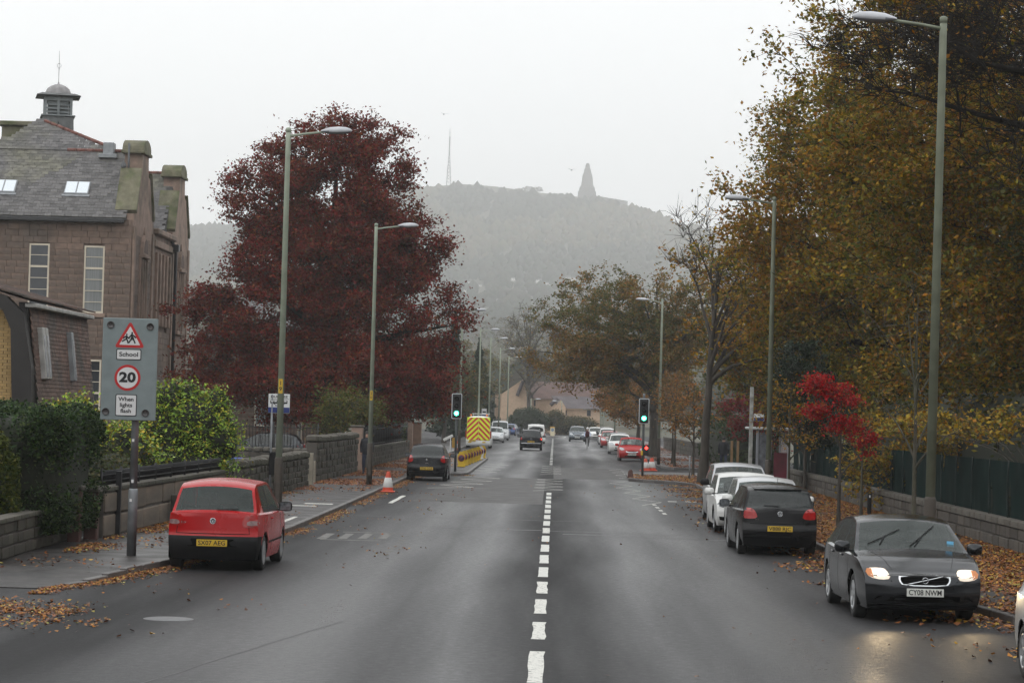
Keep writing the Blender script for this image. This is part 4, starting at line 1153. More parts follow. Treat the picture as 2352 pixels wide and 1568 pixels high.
    o = bpy.data.objects.new('branches', np_mesh('branches', v, f, [bark])); link(o, root)
    # leaves
    if nleaf:
        if tips:
            T3 = np.array(tips); k = r.integers(0, len(T3), nleaf); t = r.uniform(0, 1.05, (nleaf, 1)); C = T3[k, 0] * (1 - t) ** 2 + 2 * t * (1 - t) * T3[k, 1] + t ** 2 * T3[k, 2]
            C = C + r.normal(size=(nleaf, 3)) * np.array([1, 1, flat]) * spread * r.uniform(.2, 1, (nleaf, 1))
        else:
            k = r.integers(0, ncl, nleaf); C = cen[k] + r.normal(size=(nleaf, 3)) * np.array([1, 1, flat]) * spread
        tint = palette_pick(r, pal, nleaf)
        if patchpal:
            nz = np.array([mnoise.noise(Vector(q * nscale + seed * 3)) for q in C[::1]]) if nleaf < 150000 else np.repeat(np.array([mnoise.noise(Vector(q * nscale + seed * 3)) for q in C[::3]]), 3)[:nleaf]
            msk = (nz + r.normal(0, .12, nleaf)) > .05; tint[msk] = palette_pick(r, patchpal, int(msk.sum()))
        C = C[C[:, 2] > .05]; tint = tint[:len(C)]
        o = bpy.data.objects.new('crown', leaves_np(r, C, leaf, tint, m=leafm, up=up)); link(o, root)
    return root

P_beech = [((.18, .014, .013), 5), ((.12, .013, .011), 4), ((.24, .024, .016), 2), ((.13, .038, .014), 3.5), ((.055, .020, .012), 2.5), ((.22, .07, .018), 1.2)]
P_beech2 = [((.20, .045, .016), 3), ((.12, .04, .018), 3), ((.08, .05, .02), 1.5), ((.19, .02, .018), 3)]
P_lime = [((.29, .195, .016), 5), ((.21, .175, .018), 5), ((.13, .14, .02), 5), ((.38, .25, .018), 2), ((.22, .10, .018), 3), ((.07, .08, .02), 2.5)]
P_limeo = [((.36, .19, .015), 3), ((.30, .13, .015), 3.5), ((.20, .15, .018), 3), ((.12, .11, .02), 1), ((.44, .27, .018), .9)]
P_dark = [((.08, .08, .02), 4), ((.10, .07, .02), 2), ((.045, .055, .018), 4), ((.18, .12, .02), 1)]
P_mid = [((.15, .13, .035), 4), ((.10, .11, .035), 4), ((.20, .12, .03), 3), ((.07, .08, .03), 2)]
P_mido = [((.34, .14, .035), 3), ((.26, .15, .04), 2), ((.15, .10, .03), 2)]
# copper beech
tree('copper_beech', 'huge dark red copper beech behind the stone wall on the left', (-11.3, 127, 0), 17.5, .55,
     [(-.3, 0, 13.6, 3.9, 3.9, 3.4), (.9, 0, 15.9, 2.6, 2.6, 2.1), (-2.2, 0, 14.6, 1.8, 2, 1.5), (-3.3, 0, 13.4, 2.3, 2.5, 2.2), (-3.9, 0, 11.6, 1.9, 2.2, 1.4), (0, 0, 10.2, 5.2, 5.0, 3.0), (2.0, -.5, 10.6, 3.4, 3.4, 2.6), (-2.6, 0, 7.4, 5.0, 4.6, 2.6), (2.6, -.5, 6.8, 4.1, 4.2, 3.0), (.2, -1, 4.0, 6.4, 5.2, 2.1), (3.6, -1, 4.0, 2.9, 3.4, 2.3), (-4.9, 0, 4.4, 2.9, 3.2, 1.9)],
     1300, 235000, .165, P_beech, 11, limbs=16, spread=.42, twigs=4, twl=.8, bark=M_barkd, patchpal=P_beech2, hollow=.35, rough_=.16, fork=.14, up=.35, flat=.5)
# limes of the right side
tree('lime_tree', 'tall yellow-brown lime tree behind the near lamp post on the right', (15.3, 73, 0), 20, .45,
     [(0, 0, 12.0, 7.6, 7.0, 7.6), (-2.0, 0, 7.6, 5.6, 6.0, 5.0), (-.5, 0, 16.0, 6.0, 6.0, 4.6), (2.5, 0, 6.5, 5.5, 5, 4.5)], 1100, 195000, .152, P_lime, 21, limbs=16, spread=.42, twigs=4, twl=1.0, patchpal=P_limeo, hollow=.55, group='lime trees along the right wall', bark=M_barkd, rough_=.24)
tree('lime_tree', 'tall lime tree with an uneven outline against the sky, second behind the wall', (14.0, 98, 0), 18, .42,
     [(-3.4, 0, 9.5, 4.2, 4.5, 4.6), (-1.6, 0, 12.6, 4.6, 4.6, 3.6), (0, 0, 9.5, 6.6, 6.5, 6.4), (.8, 0, 13.8, 5.6, 6, 4.4), (-1.0, 0, 5.6, 5.4, 5.6, 3.6)], 850, 145000, .172, P_lime, 22, limbs=14, spread=.45, twigs=4, twl=1.1, patchpal=P_limeo, hollow=.5, group='lime trees along the right wall', bark=M_barkd, rough_=.30)
tree('lime_tree', 'orange and green lime tree beyond the second lamp post on the right', (13.0, 121, 0), 13.5, .38,
     [(0, 0, 8.4, 5.4, 5.6, 4.8), (-1.2, 0, 5.8, 4.4, 5.0, 2.6)], 480, 48000, .21, P_limeo, 23, limbs=12, spread=.45, twigs=4, twl=1.0, patchpal=P_lime, hollow=.4, group='lime trees along the right wall', rough_=.34)
tree('lime_tree', 'dark green-brown tree filling the right edge above the green fence', (18.5, 66, 0), 17, .4,
     [(0, 0, 8.5, 5.8, 5.5, 6.6), (1.5, 0, 5, 5, 5, 3.5)], 600, 70000, .19, P_dark, 24, limbs=12, spread=.45, twigs=4, twl=.9, hollow=.5, bark=M_barkd, patchpal=P_lime)
for k, (x, y, h, lb) in enumerate([(23, 88, 19, 'broad tree making the dark back of the right-hand wood, nearest the frame edge'), (22, 118, 18, 'broad tree in the middle of the dark back of the right-hand wood'), (19, 150, 15, 'broad tree at the far end of the dark back of the right-hand wood')]):
    tree('wood_tree', lb, (x, y, 0), h, .4, [(0, 0, h * .55, 8.5, 6, h * .45), (-2, 0, 4, 8, 5, 4)], 300, 26000, .36, P_dark, 240 + k, limbs=10, spread=.8, twigs=2, twl=1.2, hollow=.3, group='trees at the back of the wood')
# near bare crown whose twigs hang into the top right corner
tree('nearly_bare_tree', 'nearly leafless dark branches reaching in from the top right corner', (14.6, 56, 0), 17, .36,
     [(-6.4, 0, 10.9, 2.5, 2.6, 1.0, 3), (-4.4, 0, 11.9, 3.4, 3.6, 1.6, 5), (-3.2, 0, 9.6, 3.0, 2.6, 2.0, 2.5)], 470, 1100, .12, P_limeo, 25, limbs=16, spread=.3, twigs=10, twl=.8, hollow=.1, bark=M_barkd, fork=.3, twr=.009, droop=-.05)
# across the street, farther on
tree('broad_maple', 'broad green and orange tree leaning over the parked cars in mist', (6.9, 172, 0), 13, .38,
     [(-2.4, 0, 9.0, 4.6, 4.6, 3.3), (-4.6, 0, 6.6, 3.4, 3.6, 2.2), (-.2, 0, 7.0, 4.2, 4.4, 3.2), (2.2, 0, 9.4, 3.2, 3.5, 2.8)], 480, 60000, .19, P_mid, 31, limbs=13, spread=.42, twigs=3, twl=1.0, patchpal=[((.26, .15, .04), 3), ((.18, .14, .04), 3), ((.32, .14, .035), 1)], hollow=.35, rough_=.3, fork=.28, flat=.45)
tree('orange_tree', 'low orange-leaved tree under the broad misty tree', (4.6 + 2.2, 200, 0), 6.5, .2, [(-.8, 0, 3.9, 2.6, 2.6, 2.1), (1.8, 0, 4.4, 2.2, 2.2, 1.8)], 140, 12000, .19, P_mido, 32, spread=.35, hollow=.3, twl=.6)
tree('large_trunk_tree', 'tall tree with a thick leaning trunk and nearly bare forked limbs', (6.25, 104.5, .12), 11.8, .215,
     [(-.6, 0, 9.6, 1.5, 1.6, 1.9), (1.2, 0, 8.2, 2.0, 2.0, 2.4), (2.2, 0, 6.6, 1.7, 1.8, 1.6), (.6, 0, 5.2, 1.2, 1.3, 1.1)], 130, 520, .15, P_limeo, 33, limbs=12, spread=.3, twigs=7, twl=.95, hollow=.1, fork=.40, bark=M_bark, lean=(.5, 0), twr=.011)
for k, (x, y, h, lb) in enumerate([(6.6, 118, 4.2, 'slim young tree with a few brown leaves beside the wide trunk'), (6.7, 138, 5.0, 'slim young tree on the pavement behind the road cones'), (7.0, 147, 5.5, 'slim bare tree in front of the misty hedge on the right')]):
    tree('young_tree', lb, (x, y, .12), h, .07, [(0, 0, h * .68, 1.1, 1.1, h * .33)], 46, 900, .14, P_mido, 40 + k, limbs=6, spread=.25, twigs=4, twl=.5, hollow=.1, fork=.4, group='young trees on the right pavement', twr=.009)
# saplings by the near cars
tree('holly_tree', 'small dark green glossy tree beside the red-leaved sapling', (8.7, 87, .12), 5.4, .07, [(-.2, 0, 4.0, .95, .95, 1.5), (.1, 0, 2.9, 1.15, 1.1, 1.1)], 170, 26000, .085, [((.022, .04, .022), 5), ((.035, .055, .028), 3), ((.015, .026, .016), 3)], 51, spread=.17, hollow=.35, twigs=3, twl=.35, limbs=7, leafm=LEAFG, fork=.3)
tree('red_maple_sapling', 'slender sapling with vivid red leaves on the leaf-strewn verge', (7.35, 64.6, .12), 4.0, .055,
     [(-.60, 0, 3.60, .42, .4, .20, 2), (-.2, 0, 3.35, .50, .45, .16, 1.8), (.1, 0, 3.15, .35, .4, .12, .8), (-.62, 0, 2.92, .34, .36, .17, 1.5), (.10, 0, 2.55, .44, .4, .22, 2.4), (.30, 0, 2.3, .25, .26, .15, .6), (.62, 0, 2.10, .22, .26, .32, 1.2)], 130, 4800, .08, [((.50, .014, .02), 5), ((.38, .02, .02), 4), ((.22, .03, .02), 2), ((.52, .13, .03), .6)], 52, limbs=7, spread=.15, twigs=3, twl=.22, hollow=.1, fork=.35, twr=.005)
tree('bare_sapling', 'thin bare sapling with grey twigs left of the near lamp post', (7.3, 51, .12), 6.4, .055, [(0, 0, 4.2, 1.5, 1.4, 1.9)], 44, 260, .1, P_limeo, 53, limbs=8, spread=.2, twigs=4, twl=.6, hollow=.2, fork=.35, twr=.006, bark=M_barkg)
tree('bare_sapling', 'thin sapling standing in front of the bus shelter', (7.5, 80, .12), 4.6, .05, [(-.1, 0, 3.0, .9, .9, 1.3)], 40, 1100, .1, P_limeo, 54, limbs=6, spread=.25, twigs=3, twl=.4, hollow=.1, fork=.35, twr=.006, bark=M_barkg)
tree('bare_sapling', 'thin grey sapling right of the red-leaved one by the wall', (8.7, 71, .12), 3.2, .05, [(.0, 0, 2.5, .7, .7, .8)], 24, 300, .09, P_limeo, 55, limbs=5, spread=.2, twigs=3, twl=.3, hollow=.1, fork=.5, twr=.005, bark=M_barkg)
# yellow shrub hanging over the wall
P_yel = [((.42, .27, .03), 4), ((.30, .24, .04), 3), ((.20, .20, .04), 2), ((.40, .19, .03), 2), ((.14, .10, .03), 2)]
tree('yellow_shrub', 'tall yellow-leaved shrub hanging over the wall at a gap in the fence', (10.6, 76, 0), 3.6, .05, [(-.2, 0, 2.1, 1.5, 1.0, 1.1), (-1.0, -.2, 1.2, .9, .8, .9), (1.1, 0, 1.4, 1.2, .9, 1.2)], 170, 6500, .115, P_yel, 61, limbs=8, spread=.22, twigs=3, twl=.4, hollow=.2, fork=.1, cat='shrub', twr=.006)
tree('yellow_shrub', 'yellow and green climbing leaves along the top of the green fence', (11.3, 60, 0), 3.2, .05, [(.2, 0, 2.75, 1.6, .8, .34, 2), (-1.6, 3, 2.75, 1.3, 2.2, .36, 2), (2, -2, 2.7, 1.3, 1, .3, 1)], 110, 3600, .13, P_yel, 62, limbs=8, spread=.2, twigs=3, twl=.4, hollow=.2, fork=.5, cat='shrub', twr=.006)

def shrub(name, label, base, ells, nleaf, leaf, pal, seed, core=None, shell=.18, cat='shrub', group=None, m=None, up=.4, boxm=False, rough_=.12, dirs_w=None):
    """leafy shell over a dark inner mass"""
    r = rng(seed); root = empty(name, base, label=label, cat=cat, group=group); tot = sum((e[3] * e[4] + e[4] * e[5] + e[3] * e[5]) for e in ells)
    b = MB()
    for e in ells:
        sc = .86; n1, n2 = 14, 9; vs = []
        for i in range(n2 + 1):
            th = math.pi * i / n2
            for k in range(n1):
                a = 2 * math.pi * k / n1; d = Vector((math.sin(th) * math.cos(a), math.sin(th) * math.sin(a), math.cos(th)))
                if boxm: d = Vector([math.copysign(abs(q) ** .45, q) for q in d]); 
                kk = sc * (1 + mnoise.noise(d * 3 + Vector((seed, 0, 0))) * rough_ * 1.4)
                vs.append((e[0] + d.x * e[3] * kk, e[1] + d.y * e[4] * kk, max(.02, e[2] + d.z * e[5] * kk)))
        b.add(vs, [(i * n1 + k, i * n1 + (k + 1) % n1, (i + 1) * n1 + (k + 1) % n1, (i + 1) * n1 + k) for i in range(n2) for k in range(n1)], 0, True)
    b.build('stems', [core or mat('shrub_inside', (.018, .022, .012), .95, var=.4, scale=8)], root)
    Cs = []
    for e in ells:
        n = int(nleaf * (e[3] * e[4] + e[4] * e[5] + e[3] * e[5]) / tot); d = r.normal(size=(n, 3)); d /= np.linalg.norm(d, axis=1)[:, None]
        if boxm: d = np.sign(d) * np.abs(d) ** .45
        k = 1 + np.array([mnoise.noise(Vector(q * 3) + Vector((seed, 0, 0))) for q in d]) * rough_ * 1.4 + np.array([mnoise.noise(Vector(q * 9) + Vector((seed, 0, 0))) for q in d]) * rough_
        rad = (k * (1 - shell * r.uniform(-.35, 1, n)))[:, None]; C = np.array(e[:3]) + d * np.array(e[3:6]) * rad; Cs.append(C)
    C = np.concatenate(Cs); C = C[C[:, 2] > .02]; tint = palette_pick(r, pal, len(C))
    o = bpy.data.objects.new('foliage', leaves_np(r, C, leaf, tint, up=up, m=m)); link(o, root); return root
P_conif = [((.030, .058, .020), 4), ((.050, .090, .026), 3), ((.014, .026, .011), 4), ((.08, .11, .03), 1.2)]
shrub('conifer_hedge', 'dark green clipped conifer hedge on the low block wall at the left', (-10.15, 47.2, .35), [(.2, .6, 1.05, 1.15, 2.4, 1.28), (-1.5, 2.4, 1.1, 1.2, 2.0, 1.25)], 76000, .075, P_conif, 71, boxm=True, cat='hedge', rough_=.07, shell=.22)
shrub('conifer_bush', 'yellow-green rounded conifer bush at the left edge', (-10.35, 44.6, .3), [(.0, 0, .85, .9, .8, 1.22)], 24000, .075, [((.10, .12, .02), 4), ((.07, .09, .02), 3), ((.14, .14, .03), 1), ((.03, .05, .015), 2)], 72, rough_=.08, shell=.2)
P_gy = [((.30, .42, .05), 5), ((.19, .31, .05), 4), ((.46, .44, .05), 2), ((.11, .19, .04), 2.5), ((.50, .38, .05), .6)]
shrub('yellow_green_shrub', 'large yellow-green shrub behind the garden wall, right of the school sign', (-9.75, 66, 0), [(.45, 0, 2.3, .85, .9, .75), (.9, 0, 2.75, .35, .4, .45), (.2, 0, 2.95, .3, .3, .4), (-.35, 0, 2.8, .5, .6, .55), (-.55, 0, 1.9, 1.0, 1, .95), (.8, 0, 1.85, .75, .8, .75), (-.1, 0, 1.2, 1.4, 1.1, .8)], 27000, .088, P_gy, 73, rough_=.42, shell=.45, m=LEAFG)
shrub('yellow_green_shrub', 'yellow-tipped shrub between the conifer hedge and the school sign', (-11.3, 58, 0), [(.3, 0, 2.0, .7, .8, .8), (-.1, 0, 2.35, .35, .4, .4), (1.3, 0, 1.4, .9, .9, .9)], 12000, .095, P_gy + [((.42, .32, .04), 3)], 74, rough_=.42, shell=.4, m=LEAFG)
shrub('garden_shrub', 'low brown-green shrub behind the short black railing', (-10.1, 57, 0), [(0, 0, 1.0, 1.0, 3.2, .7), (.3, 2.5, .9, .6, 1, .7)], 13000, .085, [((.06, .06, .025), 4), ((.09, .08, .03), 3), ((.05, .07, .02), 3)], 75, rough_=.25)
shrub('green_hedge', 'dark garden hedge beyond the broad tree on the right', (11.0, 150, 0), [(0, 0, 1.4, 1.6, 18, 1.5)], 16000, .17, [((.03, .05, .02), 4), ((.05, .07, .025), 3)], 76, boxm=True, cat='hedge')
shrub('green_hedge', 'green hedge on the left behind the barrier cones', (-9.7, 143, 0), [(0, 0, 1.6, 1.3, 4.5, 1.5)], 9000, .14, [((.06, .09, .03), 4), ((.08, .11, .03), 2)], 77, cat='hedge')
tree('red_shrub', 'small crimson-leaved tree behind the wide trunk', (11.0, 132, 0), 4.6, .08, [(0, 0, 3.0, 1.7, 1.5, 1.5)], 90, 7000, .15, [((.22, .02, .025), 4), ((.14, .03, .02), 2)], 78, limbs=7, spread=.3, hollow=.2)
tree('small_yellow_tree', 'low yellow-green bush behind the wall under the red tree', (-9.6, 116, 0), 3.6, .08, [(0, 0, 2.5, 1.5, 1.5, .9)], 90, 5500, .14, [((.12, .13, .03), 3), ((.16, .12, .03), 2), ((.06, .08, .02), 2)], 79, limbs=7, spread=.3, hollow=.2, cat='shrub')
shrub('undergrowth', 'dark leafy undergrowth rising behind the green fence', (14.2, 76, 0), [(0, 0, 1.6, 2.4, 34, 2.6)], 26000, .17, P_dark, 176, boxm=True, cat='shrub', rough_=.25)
# misty trees beyond
def conifer(label, base, H, Rr, n, seed, group=None):
    r = rng(seed); root = empty('conifer_tree', base, label=label, cat='tree', group=group)
    b = MB(); b.tube([(0, 0, 0), (0, 0, H)], [Rr * .07 + .1, .03], 7); b.build('trunk', [M_barkd], root)
    z = H * (1 - r.uniform(0, 1, n) ** .6 * .93); a = r.uniform(0, 6.28, n); wmax = Rr * (1 - z / H) * (.75 + .25 * np.sin(z * 5 + seed)) ; rad = wmax * np.sqrt(r.uniform(.15, 1, n))
    C = np.stack([rad * np.cos(a), rad * np.sin(a), z - rad * .25], 1); tint = palette_pick(r, [((.02, .035, .02), 3), ((.03, .05, .028), 2)], n)
    o = bpy.data.objects.new('crown', leaves_np(r, C, .34, tint)); link(o, root); return root
conifer('dark pointed conifer left of the lamp posts in mist', (-9.3, 235, 0), 12.5, 3.0, 6000, 81)
conifer('smaller dark conifer behind the pointed one', (-7.8, 262, 0), 10.5, 3.4, 5000, 82)
conifer('rounded dark evergreen just left of the house at the end', (-9.0, 285, 0), 8.5, 4.0, 5000, 83)
tree('misty_tree', 'brown leafy tree behind the left row of lamp posts', (-9.2, 215, 0), 7, .2, [(0, 0, 4.2, 2.6, 2.6, 2.6)], 120, 7000, .22, P_dark, 84, spread=.4)
tree('misty_tree', 'dark full tree beyond the striped van', (-10.5, 250, 0), 9, .25, [(0, 0, 5.0, 3.6, 3.6, 3.6)], 130, 9000, .26, P_dark, 85, spread=.5)
tree('bare_misty_tree', 'tall bare tree faint in the mist above the house at the end', (-3.6, 372, 0), 19, .4, [(0, 0, 12.5, 4.6, 4.6, 6)], 190, 2500, .28, P_mid, 86, limbs=16, spread=.4, twigs=6, twl=1.6, hollow=.1, fork=.25, twr=.03)
tree('misty_tree', 'faint leafy tree right of the tall bare one', (6.5, 390, 0), 14, .3, [(0, 0, 8, 7, 5, 5)], 130, 7000, .42, P_mid, 87, spread=.7, twr=.03)
tree('misty_tree', 'faint leafy tree left of the tall bare one', (-13.5, 385, 0), 13, .3, [(0, 0, 8, 6, 5, 5)], 130, 7000, .42, P_mid, 88, spread=.7, twr=.03)
shrub('round_bush', 'dark round bush in front of the house at the end', (-3.3, 345, 0), [(0, 0, 1.7, 2.8, 2, 1.9)], 5000, .25, [((.03, .05, .025), 3), ((.05, .065, .03), 2)], 89)
shrub('round_bush', 'low brown-green bushes right of the dark round one', (3.0, 347, 0), [(0, 0, 1.2, 3.4, 2, 1.4), (-2.6, 0, 1.9, 1.4, 1.5, 1.5)], 5000, .25, [((.08, .075, .03), 3), ((.11, .085, .03), 2)], 90)
FT = [(1290, 980, 23, 19), (1400, 1100, 27, 22), (1130, 1030, 25, 22), (1200, 1230, 27, 26), (1470, 1270, 34, 31), (1340, 1430, 36, 42), (1060, 1320, 32, 30)]
for k, (u, y, h, wd) in enumerate(FT):
    x = (u - 1270) / 5800 * y; z = hill_h(x, y)
    tree('misty_tree', ['faint tree at the hill foot directly above the end house', 'faint rounded tree at the hill foot left of the broad tree', 'faint tree at the hill foot left of the far lamp heads', 'faint tree among the hillside houses, left', 'large faint tree clump below the hillside houses on the right', 'faint wide tree in the middle of the hillside houses', 'faint tree behind the left lamp heads on the hill foot'][k], (x, y, z), h, .3, [(0, 0, h * .55, wd / 2, wd / 2, h * .42)], 90, 3500, .6, P_dark, 91 + k, spread=.8, twigs=2, twl=1.2, limbs=6, twr=.04)
# ------------------------------------------------------------------ buildings
def stone_bricks(name, col, j=.2, rough=.85, col2=None): return mat(name, col, rough, var=.22, scale=3, bump=.4, bscale=18, piece=j, col2=col2, cscale=.35, camt=.35)
M_sand = stone_bricks('red_sandstone', (.185, .128, .10), .13, col2=(.12, .092, .075))
M_sandd = mat('sandstone_dressing', (.27, .19, .15), .85, var=.25, scale=2, bump=.3, bscale=14, col2=(.16, .12, .09), cscale=.6)
M_moss = mat('mossy_stone', (.16, .15, .10), .9, var=.35, scale=2, bump=.4, bscale=10, col2=(.09, .10, .045), cscale=.9)
M_slate = mat('slate', (.105, .10, .10), .55, var=.25, scale=5, piece=.35, bump=.2, col2=(.12, .115, .085), cscale=.3)
M_ridge = mat('red_ridge_tile', (.17, .065, .05), .7, var=.25, scale=4)
M_cream = mat('cream_window_paint', (.62, .55, .44), .5, var=.08)
M_wglass = mat('window_glass', (.03, .034, .04), .08, var=.3, scale=1.5, spec=.6)
M_blind = mat('window_blind', (.20, .21, .21), .7, var=.25, scale=2, stretch=(6, 1, .2))
M_gutter = mat('black_gutter', (.015, .015, .017), .4, var=.2)
M_bell = mat('cupola_lead', (.20, .22, .225), .55, var=.25, scale=2)
M_skyl = mat('skylight_glass', (.75, .8, .84), .08, metal=.9, var=0)
M_mortar = mat('mortar_wall', (.12, .085, .07), .95, var=.2, scale=4)

def ashlar(parent, x0, x1, y, z0, z1, ch, cl, m, axis='y', openings=(), limit=0, face=-1, name='stone_block', seed=1, depth=.10, pc=None, proud=.0):
    """courses of stones on a wall face; axis 'y' = a face looking along -Y, 'x' = along +X (then x0..x1 runs in Y)"""
    rr = random.Random(seed); own = pc is None
    pc = pc or Pieces(parent, name, m, limit=limit, bev=.0)
    nz = max(1, round((z1 - z0) / ch)); h = (z1 - z0) / nz
    for k in range(nz):
        za, zb = z0 + k * h, z0 + (k + 1) * h; x = x0 - rr.uniform(0, cl)
        while x < x1:
            l = cl * rr.uniform(.6, 1.35); a, c = max(x, x0), min(x + l, x1); x += l
            if c - a < .04: continue
            segs = [(a, c)]
            for (oa, ob, oza, ozb) in openings:
                if zb > oza + .02 and za < ozb - .02:
                    new = []
                    for (p, q) in segs:
                        if q <= oa or p >= ob: new.append((p, q))
                        else:
                            if oa - p > .05: new.append((p, oa))
                            if q - ob > .05: new.append((ob, q))
                    segs = new
            for (p, q) in segs:
                pr = rr.uniform(-.006, .006) + proud; cc = ((p + q) / 2, y - face * 0 , (za + zb) / 2)
                s = (q - p - .014, depth, h - .014)
                if axis == 'y': pc.add(Vector((cc[0], y + face * (pr) + depth / 2 * 0, cc[2])), s, pri=abs(cc[2] - 8))
                else: pc.add(Vector((y + pr, cc[0], cc[2])), (depth, q - p - .014, h - .014), pri=abs(cc[2] - 8) + 50)
    if own: pc.done()
    return pc

# ---- the school
school = empty('school_building', (0, 0, 0), label='red sandstone school with slate roofs, curved gables and a louvred cupola', cat='building')
XE, Y0 = -21.15, 125.0                       # corner by the street
XW = -46.0
win_f = [(-23.50, -22.48, 7.2, 10.55), (-26.25, -25.23, 7.2, 10.6), (-30.2, -29.2, 7.2, 10.6), (-34, -33, 7.2, 10.6), (-26.25, -25.23, 1.6, 4.9), (-23.5, -22.48, 1.6, 4.9)]
b = MB(); b.box(XW, XE - .06, Y0 + .06, 144.0, 0, 11.9); b.build('wall', [M_mortar], school)
pc = Pieces(school, 'stone_block', M_sand, limit=290)
ashlar(school, -33, XE, Y0 + .03, 0.1, 11.9, .31, .66, M_sand, openings=win_f, pc=pc, seed=3)
def slope_slates(parent, x0, x1, ya, za, yb, zb, w, g, pc, clipf=None, pri=0):
    """slates from the eaves (ya, za) up to the ridge (yb, zb), courses along X"""
    L = math.hypot(yb - ya, zb - za); a = math.atan2(zb - za, yb - ya); n = int(L / g); rt = Matrix.Rotation(a - .03, 3, 'X')
    for k in range(n + 1):
        t = (k + .5) * g / L
        if t > 1.01: break
        y = ya + (yb - ya) * t; z = za + (zb - za) * t; x = x0 + (0 if k % 2 else w / 2); 
        while x < x1:
            if clipf is None or clipf(x, t): pc.add(Vector((x, y, z + .02)) + Vector((random.uniform(-.006, .006), 0, random.uniform(-.006, .006))), (w - .014, g * 1.35, .02), rt, pri=pri + k * .01 + abs(x + 24) * .05)
            x += w
sl = Pieces(school, 'slate', M_slate, limit=280)
RY, RZ = 128.6, 15.55
b = MB()    # roof bodies under the slates
def roof_prism(b, x0, x1, y0, y1, ze, yr, zr, m=0): b.add([(x0, y0, ze), (x1, y0, ze), (x1, y1, ze), (x0, y1, ze), (x0, yr, zr), (x1, yr, zr)], [(0, 1, 5, 4), (2, 3, 4, 5), (1, 2, 5), (3, 0, 4)], m)
roof_prism(b, XW, XE - .3, 124.75, 132.4, 11.85, RY, RZ); roof_prism(b, XW, XE - .3, 137.0, 144.4, 11.85, 140.7, 15.6)
b.add([(XW, 129, 11.9), (XE - .5, 129, 12.0), (XE - .5, 140, 12.0), (XW, 140, 11.9), (XW, 131, 15.0), (XE - 3.5, 131, 14.6), (XE - 3.5, 139, 14.6), (XW, 139, 15.0)], [(1, 2, 6, 5), (4, 5, 6, 7), (0, 1, 5, 4), (2, 3, 7, 6)])
# taller cross roof at the left under the cupola
b.add([(-40, 124.9, 11.9), (-22.2, 126.9, 13.9), (-26.7, 130.4, 17.15), (-27.2, 130.4, 17.2), (-33, 130.4, 13.2), (-40, 138, 11.9), (-22.6, 136, 13.9)], [(0, 1, 2, 3, 4), (1, 6, 2), (6, 5, 4, 3, 2)])
b.build('roof', [mat('roof_boards', (.06, .058, .056), .8, var=.2)], school)
slope_slates(school, -33, XE - .35, 124.80, 11.97, RY, RZ + .06, .34, .235, sl)
# the front slope carried on up to the taller ridge
def cl(x, t): return x < -22.8 - 3.9 * t and x > -29.4 + 2.3 * t
slope_slates(school, -31, -22.3, RY - .02, RZ + .09, 130.4, 17.30, .34, .235, sl, cl, pri=2)
slope_slates(school, -23.5, XE - .35, 137.05, 11.97, 140.7, 15.68, .34, .235, sl, pri=60)
sl.done()
def ridge(p0, p1, m=M_ridge, r=.09):
    p0, p1 = Vector(p0), Vector(p1); n = max(1, int((p1 - p0).length / .45))
    for k in range(n):
        bb = MB(); bb.tube([p0.lerp(p1, k / n + .01 / n), p0.lerp(p1, (k + .97) / n)], [r, r * 1.06], 6); bb.build('ridge_tile', [m], school)
ridge((-25.2, RY, RZ + .1), (XE - .8, RY, RZ + .1)); ridge((-24.2, 140.7, 15.7), (XE - .8, 140.7, 15.7)); ridge((-22.9, 128.7, 15.8), (-26.8, 130.4, 17.32)); 
# eaves gutter
b = MB(); b.bbox(XW, XE - .35, 124.45, 124.75, 11.68, 11.9, .04); b.build('gutter', [M_gutter], school)
# skylights
for xx in (-24.2, -27.9):
    t = .40; yy = lerp(124.8, RY, t); zz = lerp(11.97, RZ, t); T = Matrix.Translation((xx, yy, zz + .12)) @ Matrix.Rotation(math.atan2(RZ - 11.97, RY - 124.8), 4, 'X')
    b = MB(); b.bbox(-.62, .62, -.5, .5, -.06, .04, .02); b.bbox(-.7, .7, -.65, -.5, -.08, .0, .01); f = b.build('skylight', [M_lead], school); f.matrix_local = T
    for dx in (-.3, .3):
        b = MB(); b.box(dx - .265, dx + .265, -.44, .44, .045, .052); b.build('pane', [M_skyl], f)
# front windows
def sash(parent, x0, x1, z0, z1, y, rows=6, m=M_cream, glass=M_wglass, meet=None, axis='y', cols=1, blind=False):
    fr = MB(); t = .085; dy = .06
    def bx(a, c, e, f_, g=dy): fr.box(a, c, y + .02, y + .02 + g, e, f_) if axis == 'y' else fr.box(y - .02 - g, y - .02, a, c, e, f_)
    bx(x0, x0 + t, z0, z1); bx(x1 - t, x1, z0, z1); bx(x0 + t, x1 - t, z0, z0 + t * 1.3); bx(x0 + t, x1 - t, z1 - t, z1)
    for k in range(1, rows):
        z = z0 + (z1 - z0) * k / rows; w_ = .05 if meet is not None and k == meet else .017; bx(x0 + t, x1 - t, z - w_, z + w_, dy * .8)
    for k in range(1, cols):
        xx = x0 + (x1 - x0) * k / cols; bx(xx - .018, xx + .018, z0 + t, z1 - t, dy * .75)
    f = fr.build('window', [m], parent)
    g = MB(); (g.box(x0 + t, x1 - t, y + .05, y + .058, z0 + t, z1 - t) if axis == 'y' else g.box(y - .058, y - .05, x0 + t, x1 - t, z0 + t, z1 - t)); g.build('pane', [glass], f)
    return f
for i, (a, c, z0, z1) in enumerate(win_f):
    sash(school, a, c, z0, z1, Y0 + .0, rows=6, meet=3 if z1 < 6 else 4, glass=M_blind if i == 0 else M_wglass)
    b = MB(); b.bbox(a - .12, c + .12, Y0 - .09, Y0 + .03, z0 - .2, z0, .02); b.build('sill', [M_sandd], school)
